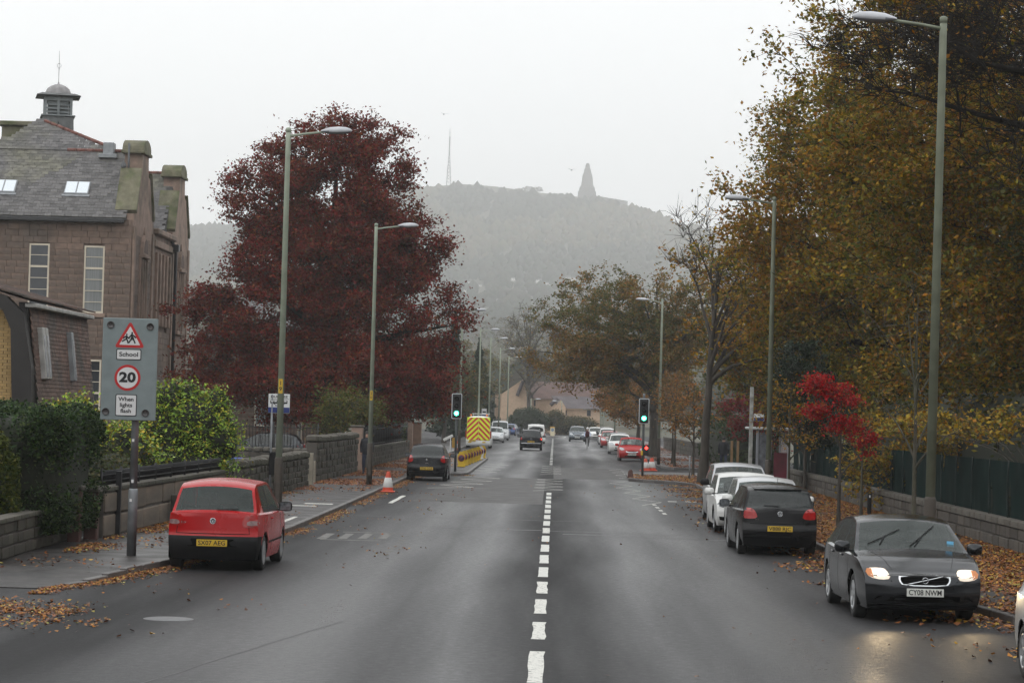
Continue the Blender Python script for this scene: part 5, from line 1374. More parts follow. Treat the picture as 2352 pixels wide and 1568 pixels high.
# street side: two curved-top gables with mullioned lights, a lower bay between them
def gable(yc_, hw_, tag_):
    zc = 15.9
    P = [(yc_ - hw_, 11.2), (yc_ - hw_, 12.2), (yc_ - hw_ * .86, 12.25), (yc_ - hw_ * .52, 14.3), (yc_ - hw_ * .34, 14.4), (yc_ - hw_ * .30, 15.5), (yc_ + hw_ * .30, 15.5), (yc_ + hw_ * .34, 14.4), (yc_ + hw_ * .52, 14.3), (yc_ + hw_ * .86, 12.25), (yc_ + hw_, 12.2), (yc_ + hw_, 11.2)]
    b = MB(); b.prism(P, XE - .85, XE + .06, 'x', 0); g = b.build('gable', [M_sandd], school)
    for sg_ in (-1, 1): b = MB(); b.prism([(yc_ + sg_ * hw_ * .90, 12.24), (yc_ + sg_ * hw_ * .56, 14.32), (yc_ + sg_ * hw_ * .52, 14.62), (yc_ + sg_ * hw_ * .96, 12.4)], XE - .92, XE + .16, 'x'); b.build('coping', [M_moss], g)
    n = 10; hw2 = hw_ * .38
    P = [(yc_ - hw2, 15.5)] + [(yc_ - hw2 * math.cos(math.pi * k / n), 15.62 + .55 * math.sin(math.pi * k / n)) for k in range(n + 1)] + [(yc_ + hw2, 15.5)]
    b = MB(); b.prism(P, XE - .95, XE + .14, 'x'); b.bbox(XE - 1.0, XE + .2, yc_ - hw2 * 1.06, yc_ + hw2 * 1.06, 15.40, 15.56, .03); b.build('gable_cap', [M_moss], g)
    # half-round pediment
    P = [(yc_ - .85, 10.3)] + [(yc_ - .85 * math.cos(math.pi * k / n), 10.4 + .95 * math.sin(math.pi * k / n)) for k in range(n + 1)] + [(yc_ + .85, 10.3)]
    b = MB(); b.prism(P, XE + .02, XE + .22, 'x'); b.bbox(XE, XE + .32, yc_ - 1.0, yc_ + 1.0, 10.15, 10.32, .03); b.tube([(XE + .1, yc_, 11.3), (XE + .1, yc_, 11.75)], [.07, .02], 6); b.build('pediment', [M_sandd], g)
    P = [(yc_ - .6, 10.42)] + [(yc_ - .6 * math.cos(math.pi * k / n), 10.45 + .68 * math.sin(math.pi * k / n)) for k in range(n + 1)] + [(yc_ + .6, 10.42)]
    b = MB(); b.prism(P, XE + .21, XE + .235, 'x'); b.build('pediment_recess', [M_mortar], g)
    for yy in (yc_ - hw_, yc_ + hw_ - .45):
        b = MB(); b.bbox(XE - .0, XE + .14, yy, yy + .45, .3, 11.6, .03); b.build('pilaster', [M_sandd], school)
    for k in range(4):
        yy = yc_ - 1.05 + .7 * k; b = MB(); b.bbox(XE - .0, XE + .16, yy - .09, yy + .09, 6.9, 10.15, .03); b.build('mullion', [M_sandd], school)
    for k in range(3): sash(school, yc_ - .94 + .7 * k, yc_ - .46 + .7 * k, 6.9, 10.1, XE + .04, rows=3, axis='x', m=M_sandd)
    b = MB(); b.bbox(XE, XE + .25, yc_ - 1.3, yc_ + 1.3, 6.65, 6.88, .03); b.build('sill', [M_sandd], school)
    for k in range(2): sash(school, yc_ - 1.0 + 1.05 * k, yc_ - .1 + 1.05 * k, 1.5, 5.0, XE + .04, rows=4, meet=2, axis='x')
gable(128.15, 3.1, 1); gable(140.9, 3.1, 2)
ashlar(school, Y0 + .1, 144.0, XE + .0, 0.1, 11.3, .31, .62, M_sand, axis='x', openings=[(127, 129.3, 6.7, 10.2), (139.8, 142, 6.7, 10.2), (132.2, 136.8, 6.7, 10.6)], pc=pc, seed=5); pc.done()
b = MB(); b.bbox(XE - .3, XE + .2, 131.3, 137.8, 11.0, 11.35, .04); b.bbox(XE - .3, XE + .35, 131.3, 137.8, 11.65, 11.95, .05); b.box(XE - .3, XE + .05, 131.3, 137.8, 11.3, 11.7); b.build('cornice', [M_sandd], school)
for k in range(5):
    yy = 132.3 + k * 1.12; b = MB(); b.bbox(XE, XE + .2, yy - .16, yy + .16, 6.9, 10.75, .03); b.build('mullion', [M_sandd], school)
for k in range(4): sash(school, 132.5 + 1.12 * k, 133.22 + 1.12 * k, 6.9, 10.6, XE + .05, rows=3, axis='x', m=M_sandd)
b = MB(); b.tube([(XE + .32, 137.55, .2), (XE + .32, 137.55, 11.2), (XE + .1, 137.3, 11.7)], .09, 8); b.bbox(XE + .12, XE + .5, 137.3, 137.8, 11.1, 11.5, .04); b.build('drainpipe', [M_gutter], school)
# ridge vent, flue, chimney
b = MB(); b.bbox(-23.3, -22.75, RY - .45, RY + .2, 15.35, 16.05, .03); b.bbox(-23.5, -22.55, RY - .6, RY - .4, 15.25, 15.45, .02); b.build('roof_vent', [M_lead], school)
b = MB(); b.tube([(-21.75, 126.9, 13.9), (-21.75, 126.9, 15.9)], .06, 6); b.tube([(-21.95, 126.6, 13.5), (-21.95, 126.6, 14.7)], .09, 8); b.lathe([(.14, 14.65), (.16, 14.75), (.01, 15.0)], 8, c=(-21.95, 126.6, 0)); b.build('flue', [mat('flue_metal', (.10, .105, .11), .5, var=.2)], school)
b = MB(); b.bbox(-29.2, -26.6, 131.2, 132.4, 15.0, 17.1, .04); b.bbox(-29.4, -26.4, 131.0, 132.6, 17.1, 17.35, .05); b.build('chimney', [M_moss], school)
# cupola
cz = 14.6; cxp, cyp = -26.95, 134.5
cup = empty('cupola', (0, 0, 0)); COL.objects.unlink(cup); link(cup, school); cup.location = (cxp, cyp, 0); cup.rotation_euler = (0, 0, R(14))
b = MB(); b.add([(-1.1, -1.1, cz), (1.1, -1.1, cz), (1.1, 1.1, cz), (-1.1, 1.1, cz), (-.93, -.93, 18.4), (.93, -.93, 18.4), (.93, .93, 18.4), (-.93, .93, 18.4)], [(0, 1, 5, 4), (1, 2, 6, 5), (2, 3, 7, 6), (3, 0, 4, 7), (4, 5, 6, 7)])
for sx_ in (-1, 1): b.add([(sx_ * 1.0, -1.12, cz + .3), (0, -1.06, cz + 3.4), (0, -1.2, cz + 3.5), (sx_ * 1.1, -1.25, cz + .3)], [(0, 1, 2, 3)])
b.build('cupola_base', [mat('dark_lead', (.10, .105, .105), .6, var=.35, scale=2.5)], cup)
b = MB(); b.bbox(-1.05, 1.05, -1.05, 1.05, 18.4, 18.55, .04); 
b.box(-.62, .62, -.62, .62, 18.55, 20.3)
for (px_, py_) in ((-.78, -.78), (.78, -.78), (.78, .78), (-.78, .78), (0, -.78), (0, .78), (-.78, 0), (.78, 0)): b.bbox(px_ - .08, px_ + .08, py_ - .08, py_ + .08, 18.55, 20.35, .01)
b.box(-.84, .84, -.84, .84, 19.95, 20.35)
b.build('cupola_frame', [M_bell], cup)
for k in range(3):
    z = 18.75 + k * .36; b = MB(); b.prism([(-.86, z), (-.74, z + .16), (-.72, z + .19), (-.86, z + .04)], -.8, .8, 'x'); b.build('louvre', [M_bell], cup)
    b = MB(); b.prism([(.86, z), (.74, z + .16), (.72, z + .19), (.86, z + .04)], -.8, .8, 'y'); b.build('louvre', [M_bell], cup)
b = MB(); b.add([(-1.35, -1.35, 20.42), (1.35, -1.35, 20.42), (1.35, 1.35, 20.42), (-1.35, 1.35, 20.42), (-1.0, -1.0, 20.62), (1.0, -1.0, 20.62), (1.0, 1.0, 20.62), (-1.0, 1.0, 20.62), (-.85, -.85, 20.3), (.85, -.85, 20.3), (.85, .85, 20.3), (-.85, .85, 20.3)],
    [(0, 1, 5, 4), (1, 2, 6, 5), (2, 3, 7, 6), (3, 0, 4, 7), (4, 5, 6, 7), (1, 0, 8, 9), (2, 1, 9, 10), (3, 2, 10, 11), (0, 3, 11, 8)]); b.build('cupola_eaves', [mat('dark_lead', (.1, .1, .1))], cup)
b = MB(); b.lathe([(.80, 20.6), (.79, 20.8), (.70, 21.08), (.5, 21.3), (.25, 21.44), (.06, 21.5), (.05, 21.62), (.02, 21.7), (.022, 22.75)], 16); b.lathe([(.001, 23.3), (.013, 22.9), (.013, 24.2), (.001, 24.25)], 6)
for k in range(12):
    a, c = 2 * math.pi * k / 12, 2 * math.pi * (k + 1) / 12; b.tube([(.13 * math.cos(a), 0, 23.0 + .16 * math.sin(a)), (.13 * math.cos(c), 0, 23.0 + .16 * math.sin(c))], .02, 4)
b.tube([(0, 0, 22.7), (0, 0, 22.85)], .03, 5)
b.build('cupola_dome', [mat('dome_lead', (.26, .25, .25), .5, var=.25, scale=3)], cup)
def zmap(z):
    if z <= 18.4: return 14.6 + (z - 14.6) * 3.35 / 3.8
    if z <= 20.42: return 17.95 + (z - 18.4) * 1.10 / 2.02
    return 19.05 + (z - 20.42) * .66
for ch in children(cup):
    if not ch.data.get('done'):
        for v in ch.data.vertices: v.co = (v.co.x * .86, v.co.y * .86, zmap(v.co.z))
        ch.data['done'] = 1
# lower wing under the red tree
wing = empty('school_wing', (0, 0, 0), label='low sandstone wing with cream sash windows under the red tree', cat='building')
b = MB(); b.box(-21.5, -13.6, 150.06, 158, 0, 6.8); b.build('wall', [M_mortar], wing)
wf = [(-17.75, -16.45, 1.6, 4.2), (-15.2, -14.9, .2, 4.2), (-20.6, -19.4, 1.6, 4.2)]
ashlar(wing, -21.5, -13.6, 150.03, .1, 6.8, .33, .75, M_sand, openings=wf, limit=200, seed=8)
for (a, c, z0, z1) in wf: sash(wing, a, c, z0, z1, 150.0, rows=2, meet=1, glass=M_blind)
b = MB(); roof_prism(b, -22, -13.2, 149.6, 158.4, 6.8, 154, 10); b.build('roof', [M_slate], wing)

# ---- mansard house at the left edge
house = empty('mansard_house', (0, 0, 0), label='yellow brick house with a steep brown tiled mansard roof at the left edge', cat='house')
M_ybr = mat('yellow_brick', (.42, .28, .12), .85, var=.15, scale=10, piece=.14, bump=.2)
M_mtile = mat('brown_plain_tile', (.135, .078, .06), .75, var=.25, scale=3, piece=.35, bump=.2, col2=(.07, .06, .05), cscale=.8)
M_dkwood = mat('dark_fascia', (.02, .017, .016), .55, var=.2)
HX, HY0, HY1 = -13.2, 64.2, 72.2
b = MB(); b.box(-20, HX - .5, HY0 + .05, HY1, 0, 5.1); b.box(HX - .5, HX - .05, HY0 + .2, HY1, 0, 2.3); b.build('wall', [mat('brick_mortar', (.22, .17, .11), .95)], house)
br = Pieces(house, 'brick', M_ybr, limit=290)
for k in range(70):
    z = .4 + k * .075; 
    if z > 5.1: break
    x = -15.3 + (.11 if k % 2 else 0)
    while x < HX - .5: br.add(Vector((x, HY0 + .03, z)), (.212, .06, .066), pri=-z); x += .225
br.done()
mt = Pieces(house, 'tile', M_mtile, limit=290)
b = MB(); b.add([(HX + .04, HY0, 2.3), (HX + .04, HY1, 2.3), (HX - .30, HY1, 5.3), (HX - .30, HY0, 5.3), (HX - .5, HY0, 5.3), (HX - .5, HY0, 2.3)], [(0, 1, 2, 3), (3, 4, 5, 0)])
b.add([(HX - .15, HY0 - .3, 5.32), (HX - .15, HY1 + .2, 5.32), (-19, HY1 + .2, 6.9), (-19, HY0 - .3, 6.9)], [(0, 1, 2, 3)]); b.build('roof', [M_dkwood], house)
aM = math.atan2(3.0, -.34)
n = 28
for k in range(n):
    t = (k + .5) / n; x = lerp(HX + .06, HX - .28, t); z = lerp(2.3, 5.25, t); y = HY0 + .15 + (.085 if k % 2 else 0)
    while y < HY1:
        mt.add(Vector((x + .035, y, z)), (.026, .156, .128), Matrix.Rotation(R(-14), 3, 'Y'), pri=y * .05 + k * .02); y += .168
n = 20
for k in range(n):
    t = (k + .5) / n; x = lerp(HX - .05, -18.8, t); z = lerp(5.37, 6.9, t); y = HY0 - .25
    while y < HY1 + .2:
        mt.add(Vector((x, y, z)), (.31, .185, .04), Matrix.Rotation(R(13), 3, 'Y'), pri=90 + k); y += .205
mt.done()
b = MB(); b.bbox(HX - .33, HX - .02, HY0 - .1, HY1, 5.16, 5.27, .02); b.build('lead_flashing', [mat('pale_lead', (.40, .39, .37), .5, var=.3)], house)
b = MB(); b.prism([(HX - .50, 2.1), (HX + .02, 2.1), (HX - .06, 3.6), (HX - .30, 5.0), (HX - .75, 5.42), (HX - 3.2, 6.25), (HX - 3.2, 6.0), (HX - .85, 5.1), (HX - .62, 4.6)], HY0 - .35, HY0 + .02, 'y'); b.build('barge_board', [M_dkwood], house)
b = MB(); b.bbox(-15.4, -13.98, HY0 - .35, HY0 + .02, 2.15, 2.75, .03); b.build('bay_window', [mat('white_upvc', (.68, .68, .66), .4, var=.08)], house)
for (y, w_) in ((65.1, .26), (65.5, .26), (69.0, .22)):
    T = Matrix.Translation((HX - .11, y, 4.02)) @ Matrix.Rotation(R(-6.5), 4, 'Y')
    b = MB(); b.bbox(-.03, .16, -w_ / 2 - .04, w_ / 2 + .04, -.68, .66, .02); f = b.build('window', [mat('pale_lead', (.4, .39, .37)) if y < 68 else M_lead], house); f.matrix_local = T
    b = MB(); b.box(.162, .17, -w_ / 2, w_ / 2, -.62, .45); b.build('pane', [mat('grey_pane', (.30, .31, .33), .2, var=.4, scale=6)], f)
    b = MB(); b.box(-.02, .15, -w_ / 2 - .06, w_ / 2 + .02, -.85, .5); 
# ---- houses at the end of the street
M_harl = mat('cream_harling', (.50, .36, .25), .9, var=.1, scale=2, bump=.3, bscale=30)
M_rtile = mat('red_brown_tile', (.13, .078, .066), .8, var=.2, scale=.8, bump=.4, bscale=5)
M_gtile = mat('grey_brown_tile', (.10, .085, .09), .8, var=.2, scale=.8, bump=.4, bscale=5)
h1 = empty('end_house', (0, 0, 0), label='cream house with a red-brown roof closing the end of the street', cat='house')
D1 = 378.0
def P1(px, py, D=D1): return A(px, py, D)
b = MB(); pL, pR_ = P1(1172, 912), P1(1340, 912); b.box(pL.x, pR_.x, D1, D1 + 10, 0, pL.z); g0, g1, ga = P1(1192, 912), P1(1222, 915), P1(1200, 876)
b.prism([(pL.x - 1.5, 0), (g1.x, 0), (g1.x, g1.z), (P1(1201, 872).x, P1(1201, 872).z), (pL.x - 1.2, P1(1173, 905).z)], D1 - 4, D1 + 4, 'y'); b.build('wall', [M_harl], h1)
b = MB(); za, zr_ = P1(1300, 917).z, P1(1300, 878, D1 + 5).z; x0, x1 = P1(1206, 900).x, P1(1388, 900).x
b.add([(x0 + 1.3, D1 - .5, za), (x1, D1 - .5, za), (x1, D1 + 5, zr_), (x0 - .5, D1 + 5, zr_), (x0 - .5, D1 + 11, za), (x1, D1 + 11, za)], [(0, 1, 2, 3), (3, 2, 5, 4), (1, 5, 2)])
b.add([(x0 + 1.45, D1 - 4.3, za), (x0 - .1, D1 - 4.3, zr_ + .5), (x0 - .1, D1 + 5, zr_ + .5), (x0 + 1.45, D1 + 5, za)], [(0, 1, 2, 3)]); b.build('roof', [M_rtile], h1)
b = MB(); q0, q1 = P1(1188, 909, D1 - 4.5), P1(1202, 874, D1 - 4.5); b.tube([q0, q1], .28, 5); b.build('verge', [M_gtile], h1)
for (a, c) in ((1211, 1215), (1226, 1230)):
    A0, A1 = P1(a, 932, D1 - 4), P1(c, 918, D1 - 4); y = D1 - 4.06 if a < 1222 else D1 - .06; b = MB(); b.box(A0.x, A1.x, y - .05, y, A0.z, A1.z); b.build('window', [M_wglass], h1)
h2 = empty('end_house', (0, 0, 0), label='cream house with a grey-brown roof and porch right of the red-roofed one', cat='house')
D2 = 362.0
b = MB(); a0, a1 = A(1283, 940, D2), A(1378, 940, D2); b.box(a0.x, a1.x, D2, D2 + 9, 0, A(1330, 940, D2).z); b.prism([(A(1262, 985, D2).x, 0), (a0.x + 1.0, 0), (a0.x + 1.0, A(1283, 935, D2).z), (a0.x + .3, A(1283, 918, D2).z), (A(1262, 940, D2).x, A(1262, 945, D2).z)], D2 - 2, D2 + 5, 'y'); b.build('wall', [M_harl], h2)
b = MB(); za, zr_ = A(1330, 938, D2).z, A(1330, 910, D2 + 4.5).z; b.add([(a0.x + .2, D2 - .6, za), (a1.x + .4, D2 - .6, za), (a1.x + .4, D2 + 4.5, zr_), (a0.x - 1.2, D2 + 4.5, zr_), (a0.x, D2 + 10, za), (a1.x + .4, D2 + 10, za)], [(0, 1, 2, 3), (3, 2, 5, 4), (1, 5, 2)]); b.tube([A(1264, 930, D2 - 2.2), A(1281, 914, D2 - 2.2)], .3, 5); b.build('roof', [M_gtile], h2)
for (a, c, e, f_) in ((1294, 1302, 942, 954), (1348, 1357, 942, 955)):
    A0, A1 = A(a, f_, D2), A(c, e, D2); b = MB(); b.box(A0.x, A1.x, D2 - .08, D2 - .02, A0.z, A1.z); b.build('window', [M_wglass], h2)
b = MB(); p0, p1 = A(1306, 984, D2 - 1), A(1326, 984, D2 - 1); zt = A(1316, 966, D2 - 1).z; b.prism([(p0.x, .0), (p1.x, .0), (p1.x, zt - .4), ((p0.x + p1.x) / 2, zt + .4), (p0.x, zt - .4)], D2 - 1.5, D2, 'y'); b.build('porch', [M_gtile], h2)
b = MB(); b.box(A(1346, 985, D2).x, A(1354, 985, D2).x, D2 - .06, D2, 0, 2.1); b.build('door', [M_wglass], h2)
b = MB(); b.bbox(A(1135, 900, 385).x, A(1178, 900, 385).x, 392, 400, 0, A(1178, 905, 392).z, .1); hh = empty('end_house', (0, 0, 0), label='part of a pale house left of the red-roofed one, behind trees', cat='house'); b.build('wall', [M_harl], hh)

# ---- the hill: wood, houses, monument, mast
HH = [(1080, 648, 16, 6, 'w'), (1100, 655, 14, 5, 'w'), (1062, 668, 17, 6, 'w'), (1175, 640, 20, 7, 'w'), (1237, 645, 12, 9, 'w'), (1256, 651, 18, 5, 'w'), (1308, 640, 30, 8, 'w'), (1335, 652, 20, 6, 'w'), (1195, 672, 36, 10, 'g'), (1150, 690, 22, 8, 'g'), (1290, 676, 30, 9, 'g'), (1120, 720, 26, 9, 'g'), (1215, 705, 26, 9, 'g'), (1085, 735, 26, 10, 'g'), (1270, 742, 30, 10, 'g'), (1175, 748, 26, 9, 'g'), (1330, 716, 24, 9, 'g'), (1235, 780, 28, 12, 'g')]
mat_far = leaf_mat('far_leaf', .0, 1.0)
HP = [(on_hill(a, c + e * .6), w_) for a, c, w_, e, _ in HH]
r = rng(5)
Vs = []; Fs = []; n0 = 0
ico = [(0, 0, 1)] + [(math.cos(a) * .9, math.sin(a) * .9, .35) for a in np.arange(5) * 1.2566] + [(math.cos(a + .6) * .85, math.sin(a + .6) * .85, -.4) for a in np.arange(5) * 1.2566]
icf = [(0, 1 + k, 1 + (k + 1) % 5) for k in range(5)] + [(1 + k, 6 + k, 1 + (k + 1) % 5) for k in range(5)] + [(1 + (k + 1) % 5, 6 + k, 6 + (k + 1) % 5) for k in range(5)]
ico = np.array(ico); icf = np.array(icf)
TT = []
for _ in range(13000):
    px = r.uniform(300, 2352); y = 396 + (3490 - 396) * r.uniform(0, 1) ** .62; x = (px - 1270) / 5800 * y * 1.02
    dens = 1.0 if y > 2100 else .5
    if y > 3290 and 950 < px < 1570: dens = .0      # open grass near the top
    if r.uniform() > dens or (y < 420 and abs(x) < 16): continue
    if any(q is not None and abs(x - q.x * y / q.y) < w_ * q.y / 11600 + 2 and q.y - 110 < y < q.y + 12 for q, w_ in HP): continue
    h = r.uniform(9, 16)
    V_ = ico * np.array([h * .45, h * .45, h * .55]) * (1 + r.normal(0, .14, (11, 1))) + np.array([x, y, hill_h(x, y) + h * .35]); TT.append(palette_pick(r, [((.045, .045, .03), 4), ((.035, .042, .026), 4)] if mnoise.noise(Vector((x * .003, y * .0016, 7))) > -.05 else [((.10, .085, .05), 3), ((.07, .07, .04), 2)], 1, .12).repeat(11, 0))
    Vs.append(V_); Fs.append(icf + n0); n0 += 11
o = bpy.data.objects.new('woodland', np_mesh('woodland', np.concatenate(Vs), np.concatenate(Fs), [mat_far], tint=np.concatenate(TT), tris=True, smooth=True)); link(o); tag(o, 'wood covering the misty hillside', kind='stuff')
M_wh = mat('white_harling', (.75, .74, .71), .8, var=.06); M_roofs = mat('far_slate', (.12, .12, .125), .7, var=.15)
adj = ['leftmost', 'second', 'lower left', 'upper left', 'bright square', 'right middle', 'wide', 'far right']
for k, (px, py, w_, h_, c) in enumerate(HH):
    q = on_hill(px, py + h_ * .6)
    if q is None: continue
    s_ = q.y / 5800; ww, hh_ = w_ * s_, h_ * s_
    lab = ('small white house on the misty hillside, the %s one of its band' % adj[k]) if c == 'w' else 'grey-roofed house on the misty hillside, %s' % {1195: 'long one centred under the white ones', 1150: 'left of the long one', 1290: 'right of the long one', 1120: 'lower left', 1215: 'just below the long one', 1085: 'lowest on the left', 1270: 'lower right, above the end house', 1175: 'in the middle of the lowest row', 1330: 'lower far right beside the broad tree', 1235: 'nearest and largest, above the end house'}[px]
    hs_ = empty('hillside_house', (q.x, q.y, q.z - 1.2), rz=random.uniform(-.2, .2), label=lab, cat='house', group='houses on the hillside')
    if c == 'w': b = MB(); b.box(-ww / 2, ww / 2, -3, 3, 0, hh_ * .75 + 1.2); b.build('wall', [M_wh], hs_); rr_ = .35
    else: b = MB(); b.box(-ww / 2, ww / 2, -3, 3, 0, hh_ * .5 + 1.2); b.build('wall', [M_harl], hs_); rr_ = .6
    zt = (hh_ * .75 if c == 'w' else hh_ * .5) + 1.2; b = MB(); roof_prism(b, -ww / 2 - .3, ww / 2 + .3, -3.3, 3.3, zt, 0, zt + hh_ * rr_); b.build('roof', [M_roofs], hs_)
# monument
DM = 3490.0; s_ = DM / 5800
mq = A(1348, 447, DM); mon = empty('war_memorial', (mq.x, DM, hill_h(mq.x, DM) - 2), label='stepped stone war memorial tower on the hilltop, faint in fog', cat='monument')
M_mon = mat('grey_granite', (.14, .13, .12), .9, var=.15)
z0 = mq.z - (hill_h(mq.x, DM) - 2)
b = MB(); 
prof = [(18, -6), (18, 14), (14.5, 19), (13.5, 22), (12, 40), (11, 45), (9, 48), (7.5, 58), (5, 61), (5.5, 66), (4.2, 70), (1.5, 73)]
vs = []
for (hw_, h_) in prof:
    a = hw_ * s_; vs += [(-a, -a, z0 + h_ * s_), (a, -a, z0 + h_ * s_), (a, a, z0 + h_ * s_), (-a, a, z0 + h_ * s_)]
b.add(vs, [(4 * i + k, 4 * i + (k + 1) % 4, 4 * i + 4 + (k + 1) % 4, 4 * i + 4 + k) for i in range(len(prof) - 1) for k in range(4)] + [(44, 45, 46, 47)])
b.build('tower', [M_mon], mon); b = MB()
for sx_ in (-1, 1): b.box(sx_ * 19 * s_ - 1.2, sx_ * 19 * s_ + 1.2, -7, 7, z0 - 3, z0 + 7 * s_)
b.box(-17 * s_, 17 * s_, -9, -7, z0 - 3, z0 + 3 * s_); b.build('plinth', [M_mon], mon)
wl = empty('summit_wall', (0, 0, 0), label='low stone terrace wall right of the hilltop memorial', cat='wall'); b = MB()
w0, w1 = A(1362, 450, DM), A(1442, 466, DM); b.add([(w0.x, DM, w0.z - 6), (w1.x, DM, w1.z - 8), (w1.x, DM, w1.z + 2.5), (w0.x, DM, w0.z + 1), (w0.x, DM + 3, w0.z - 6), (w1.x, DM + 3, w1.z - 8), (w1.x, DM + 3, w1.z + 2.5), (w0.x, DM + 3, w0.z + 1)], [(0, 1, 2, 3), (4, 7, 6, 5), (3, 2, 6, 7), (1, 5, 6, 2), (0, 3, 7, 4)]); b.build('masonry', [M_mon], wl)
# mast
mq = A(1030, 434, DM); mt_ = empty('radio_mast', (mq.x, DM, mq.z - 3), label='thin lattice radio mast on the left of the hilltop', cat='mast')
M_st = mat('mast_steel', (.10, .10, .10), .7, var=0); Hm = 140 * s_; b = MB()
def wz(z): return lerp(5.8, 1.0, min(1, z / (Hm * .62))) * s_ if z < Hm * .62 else lerp(1.0, .5, (z - Hm * .62) / (Hm * .38)) * s_
for (ax, ay) in ((-1, -1), (1, -1), (1, 1), (-1, 1)):
    b.tube([(ax * wz(z), ay * wz(z), z) for z in np.linspace(0, Hm * .9, 10)], .55, 4)
b.tube([(0, 0, Hm * .85), (0, 0, Hm + 3)], .45, 5)
for k in range(16):
    z, z2 = Hm * .9 * k / 16, Hm * .9 * (k + 1) / 16
    for (p_, q_) in (((-1, -1), (1, -1)), ((1, -1), (1, 1)), ((1, 1), (-1, 1)), ((-1, 1), (-1, -1))): b.tube([(p_[0] * wz(z), p_[1] * wz(z), z), (q_[0] * wz(z2), q_[1] * wz(z2), z2)], .32, 3)
b.build('lattice', [M_st], mt_)
b = MB(); b.lathe([(1.2, -.6), (1.4, .4)], 10, c=(3.2, -2, 29 * s_ * 1.15), axis='y'); b.build('dish_aerial', [M_st], mt_)
hq = A(1062, 432, DM); tag(MB().box(hq.x - 7, hq.x + 7, DM, DM + 8, hq.z - 5, hq.z + .8).build('mast_hut', [M_mon]), 'low flat hut beside the foot of the hilltop mast', 'hut')
for k, (px, py, w_) in enumerate([(1192, 436, 14), (1212, 431, 20), (1235, 432, 22)]):
    q = A(px, py + 8, DM - 10); tree('hilltop_tree', ['leftmost of three small trees on the hilltop skyline', 'middle of three small trees on the hilltop skyline', 'right of three small trees on the hilltop skyline'][k], (q.x, q.y, q.z - 1.5), 7, .2, [(0, 0, 4.6, w_ * s_ * .6, 3, 3.6)], 60, 2600, 1.0, P_dark, 300 + k, spread=.5, twigs=2, twl=.8, limbs=5, twr=.06)

# unseen tree belt added behind and beside the viewer to darken reflections and skylight
Vs = []; Fs = []; TT = []; n0 = 0
for _ in range(1500):
    u = r.uniform()
    if u < .5: x, y = r.uniform(-90, 90), r.uniform(-105, -70)
    elif u < .75: x, y = r.uniform(-42, -28), r.uniform(-70, 38)
    else: x, y = r.uniform(26, 44), r.uniform(-70, 52)
    h = r.uniform(3, 6); z = r.uniform(0, 11)
    Vs.append(ico * h * .5 * (1 + r.normal(0, .16, (11, 1))) + np.array([x, y, z + h * .4])); Fs.append(icf + n0); n0 += 11
    TT.append(palette_pick(r, P_dark, 1).repeat(11, 0))
o = bpy.data.objects.new('woodland', np_mesh('woodland', np.concatenate(Vs), np.concatenate(Fs), [LEAF], tint=np.concatenate(TT), tris=True)); link(o); tag(o, 'unseen tree belt added around the viewer to darken reflections', kind='stuff')
# ------------------------------------------------------------------ street furniture
M_pole = mat('lamp_post_green', (.33, .37, .29), .5, var=.15, scale=3, bump=.1, bscale=20)
M_poled = mat('lamp_post_base', (.060, .048, .038), .7, var=.35, scale=5)
M_poleg = mat('lamp_post_mossy', (.20, .22, .16), .6, var=.2, scale=3)
M_galv = mat('galvanised_steel', (.20, .21, .22), .5, metal=.4, var=.25, scale=4)
M_head = mat('lamp_head', (.52, .53, .56), .35, var=.15)
M_headg = mat('lamp_bowl', (.24, .25, .27), .25, var=.1)
def lamp_post(label, x, y, side, H=9.2, z0=.12, mat_=None, skirt=1.45, arm=1.45, tilt=0.0, num=None, k=1.0):
    m = mat_ or M_pole
    root = empty('lamp_post', (x, y, z0), label=label, cat='lamp post', group='street lamp posts'); root.rotation_euler = (0, R(tilt), 0)
    b = MB(); b.tube([(0, 0, 0), (0, 0, skirt), (0, 0, skirt + .05)], [.105 * k, .10 * k, .078 * k], 12, 1); b.tube([(0, 0, skirt + .03), (0, 0, H - .25), (0, 0, H)], [.080 * k, .060 * k, .058 * k], 12, 0)
    b.tube([(0, 0, H - .02), (0, 0, H + .07), (0, 0, H + .09)], [.066 * k, .066 * k, .03], 10); b.build('pole', [m, M_poled], root)
    b = MB(); b.bbox(-.05, .05, -.108, -.098, .35, .95, .004); b.build('door', [M_poled], root)
    b = MB(); b.tube([(0, 0, H - .12), (side * arm * .25, 0, H - .06), (side * (arm - .62), 0, H + .0)], [.03, .028, .026], 8); b.build('arm', [m], root)
    b = MB(); n = 12; vs = []; P = [(0, .03, .02), (.06, .07, .045), (.2, .115, .09), (.42, .13, .105), (.6, .11, .09), (.70, .06, .05), (.74, .01, .01)]
    for (d, w_, h_) in P:
        for q in range(n):
            a = 2 * math.pi * q / n; zz = math.sin(a); vs.append((side * (arm - .68 + d), math.cos(a) * w_, H + .02 + d * .03 + zz * h_ * (1 if zz > 0 else .75)))
    b.add(vs, [(i * n + q, i * n + (q + 1) % n, (i + 1) * n + (q + 1) % n, (i + 1) * n + q) for i in range(len(P) - 1) for q in range(n)], 0, True)
    for i, f in enumerate(b.f):
        if all(b.v[j][2] < H + .03 for j in f): b.m[i] = 1
    h = b.build('lamp_head', [M_head, M_headg], root)
    if num:
        b = MB(); b.box(-.05, .05, -.087, -.083, 3.0, 3.34); p = b.build('number_label', [M_pyel], root)
        text(num, .13, 'lettering', M_ink, p, Matrix.Translation((0, -.088, 3.17)) @ FACE, .001, bold=.003)
    return root
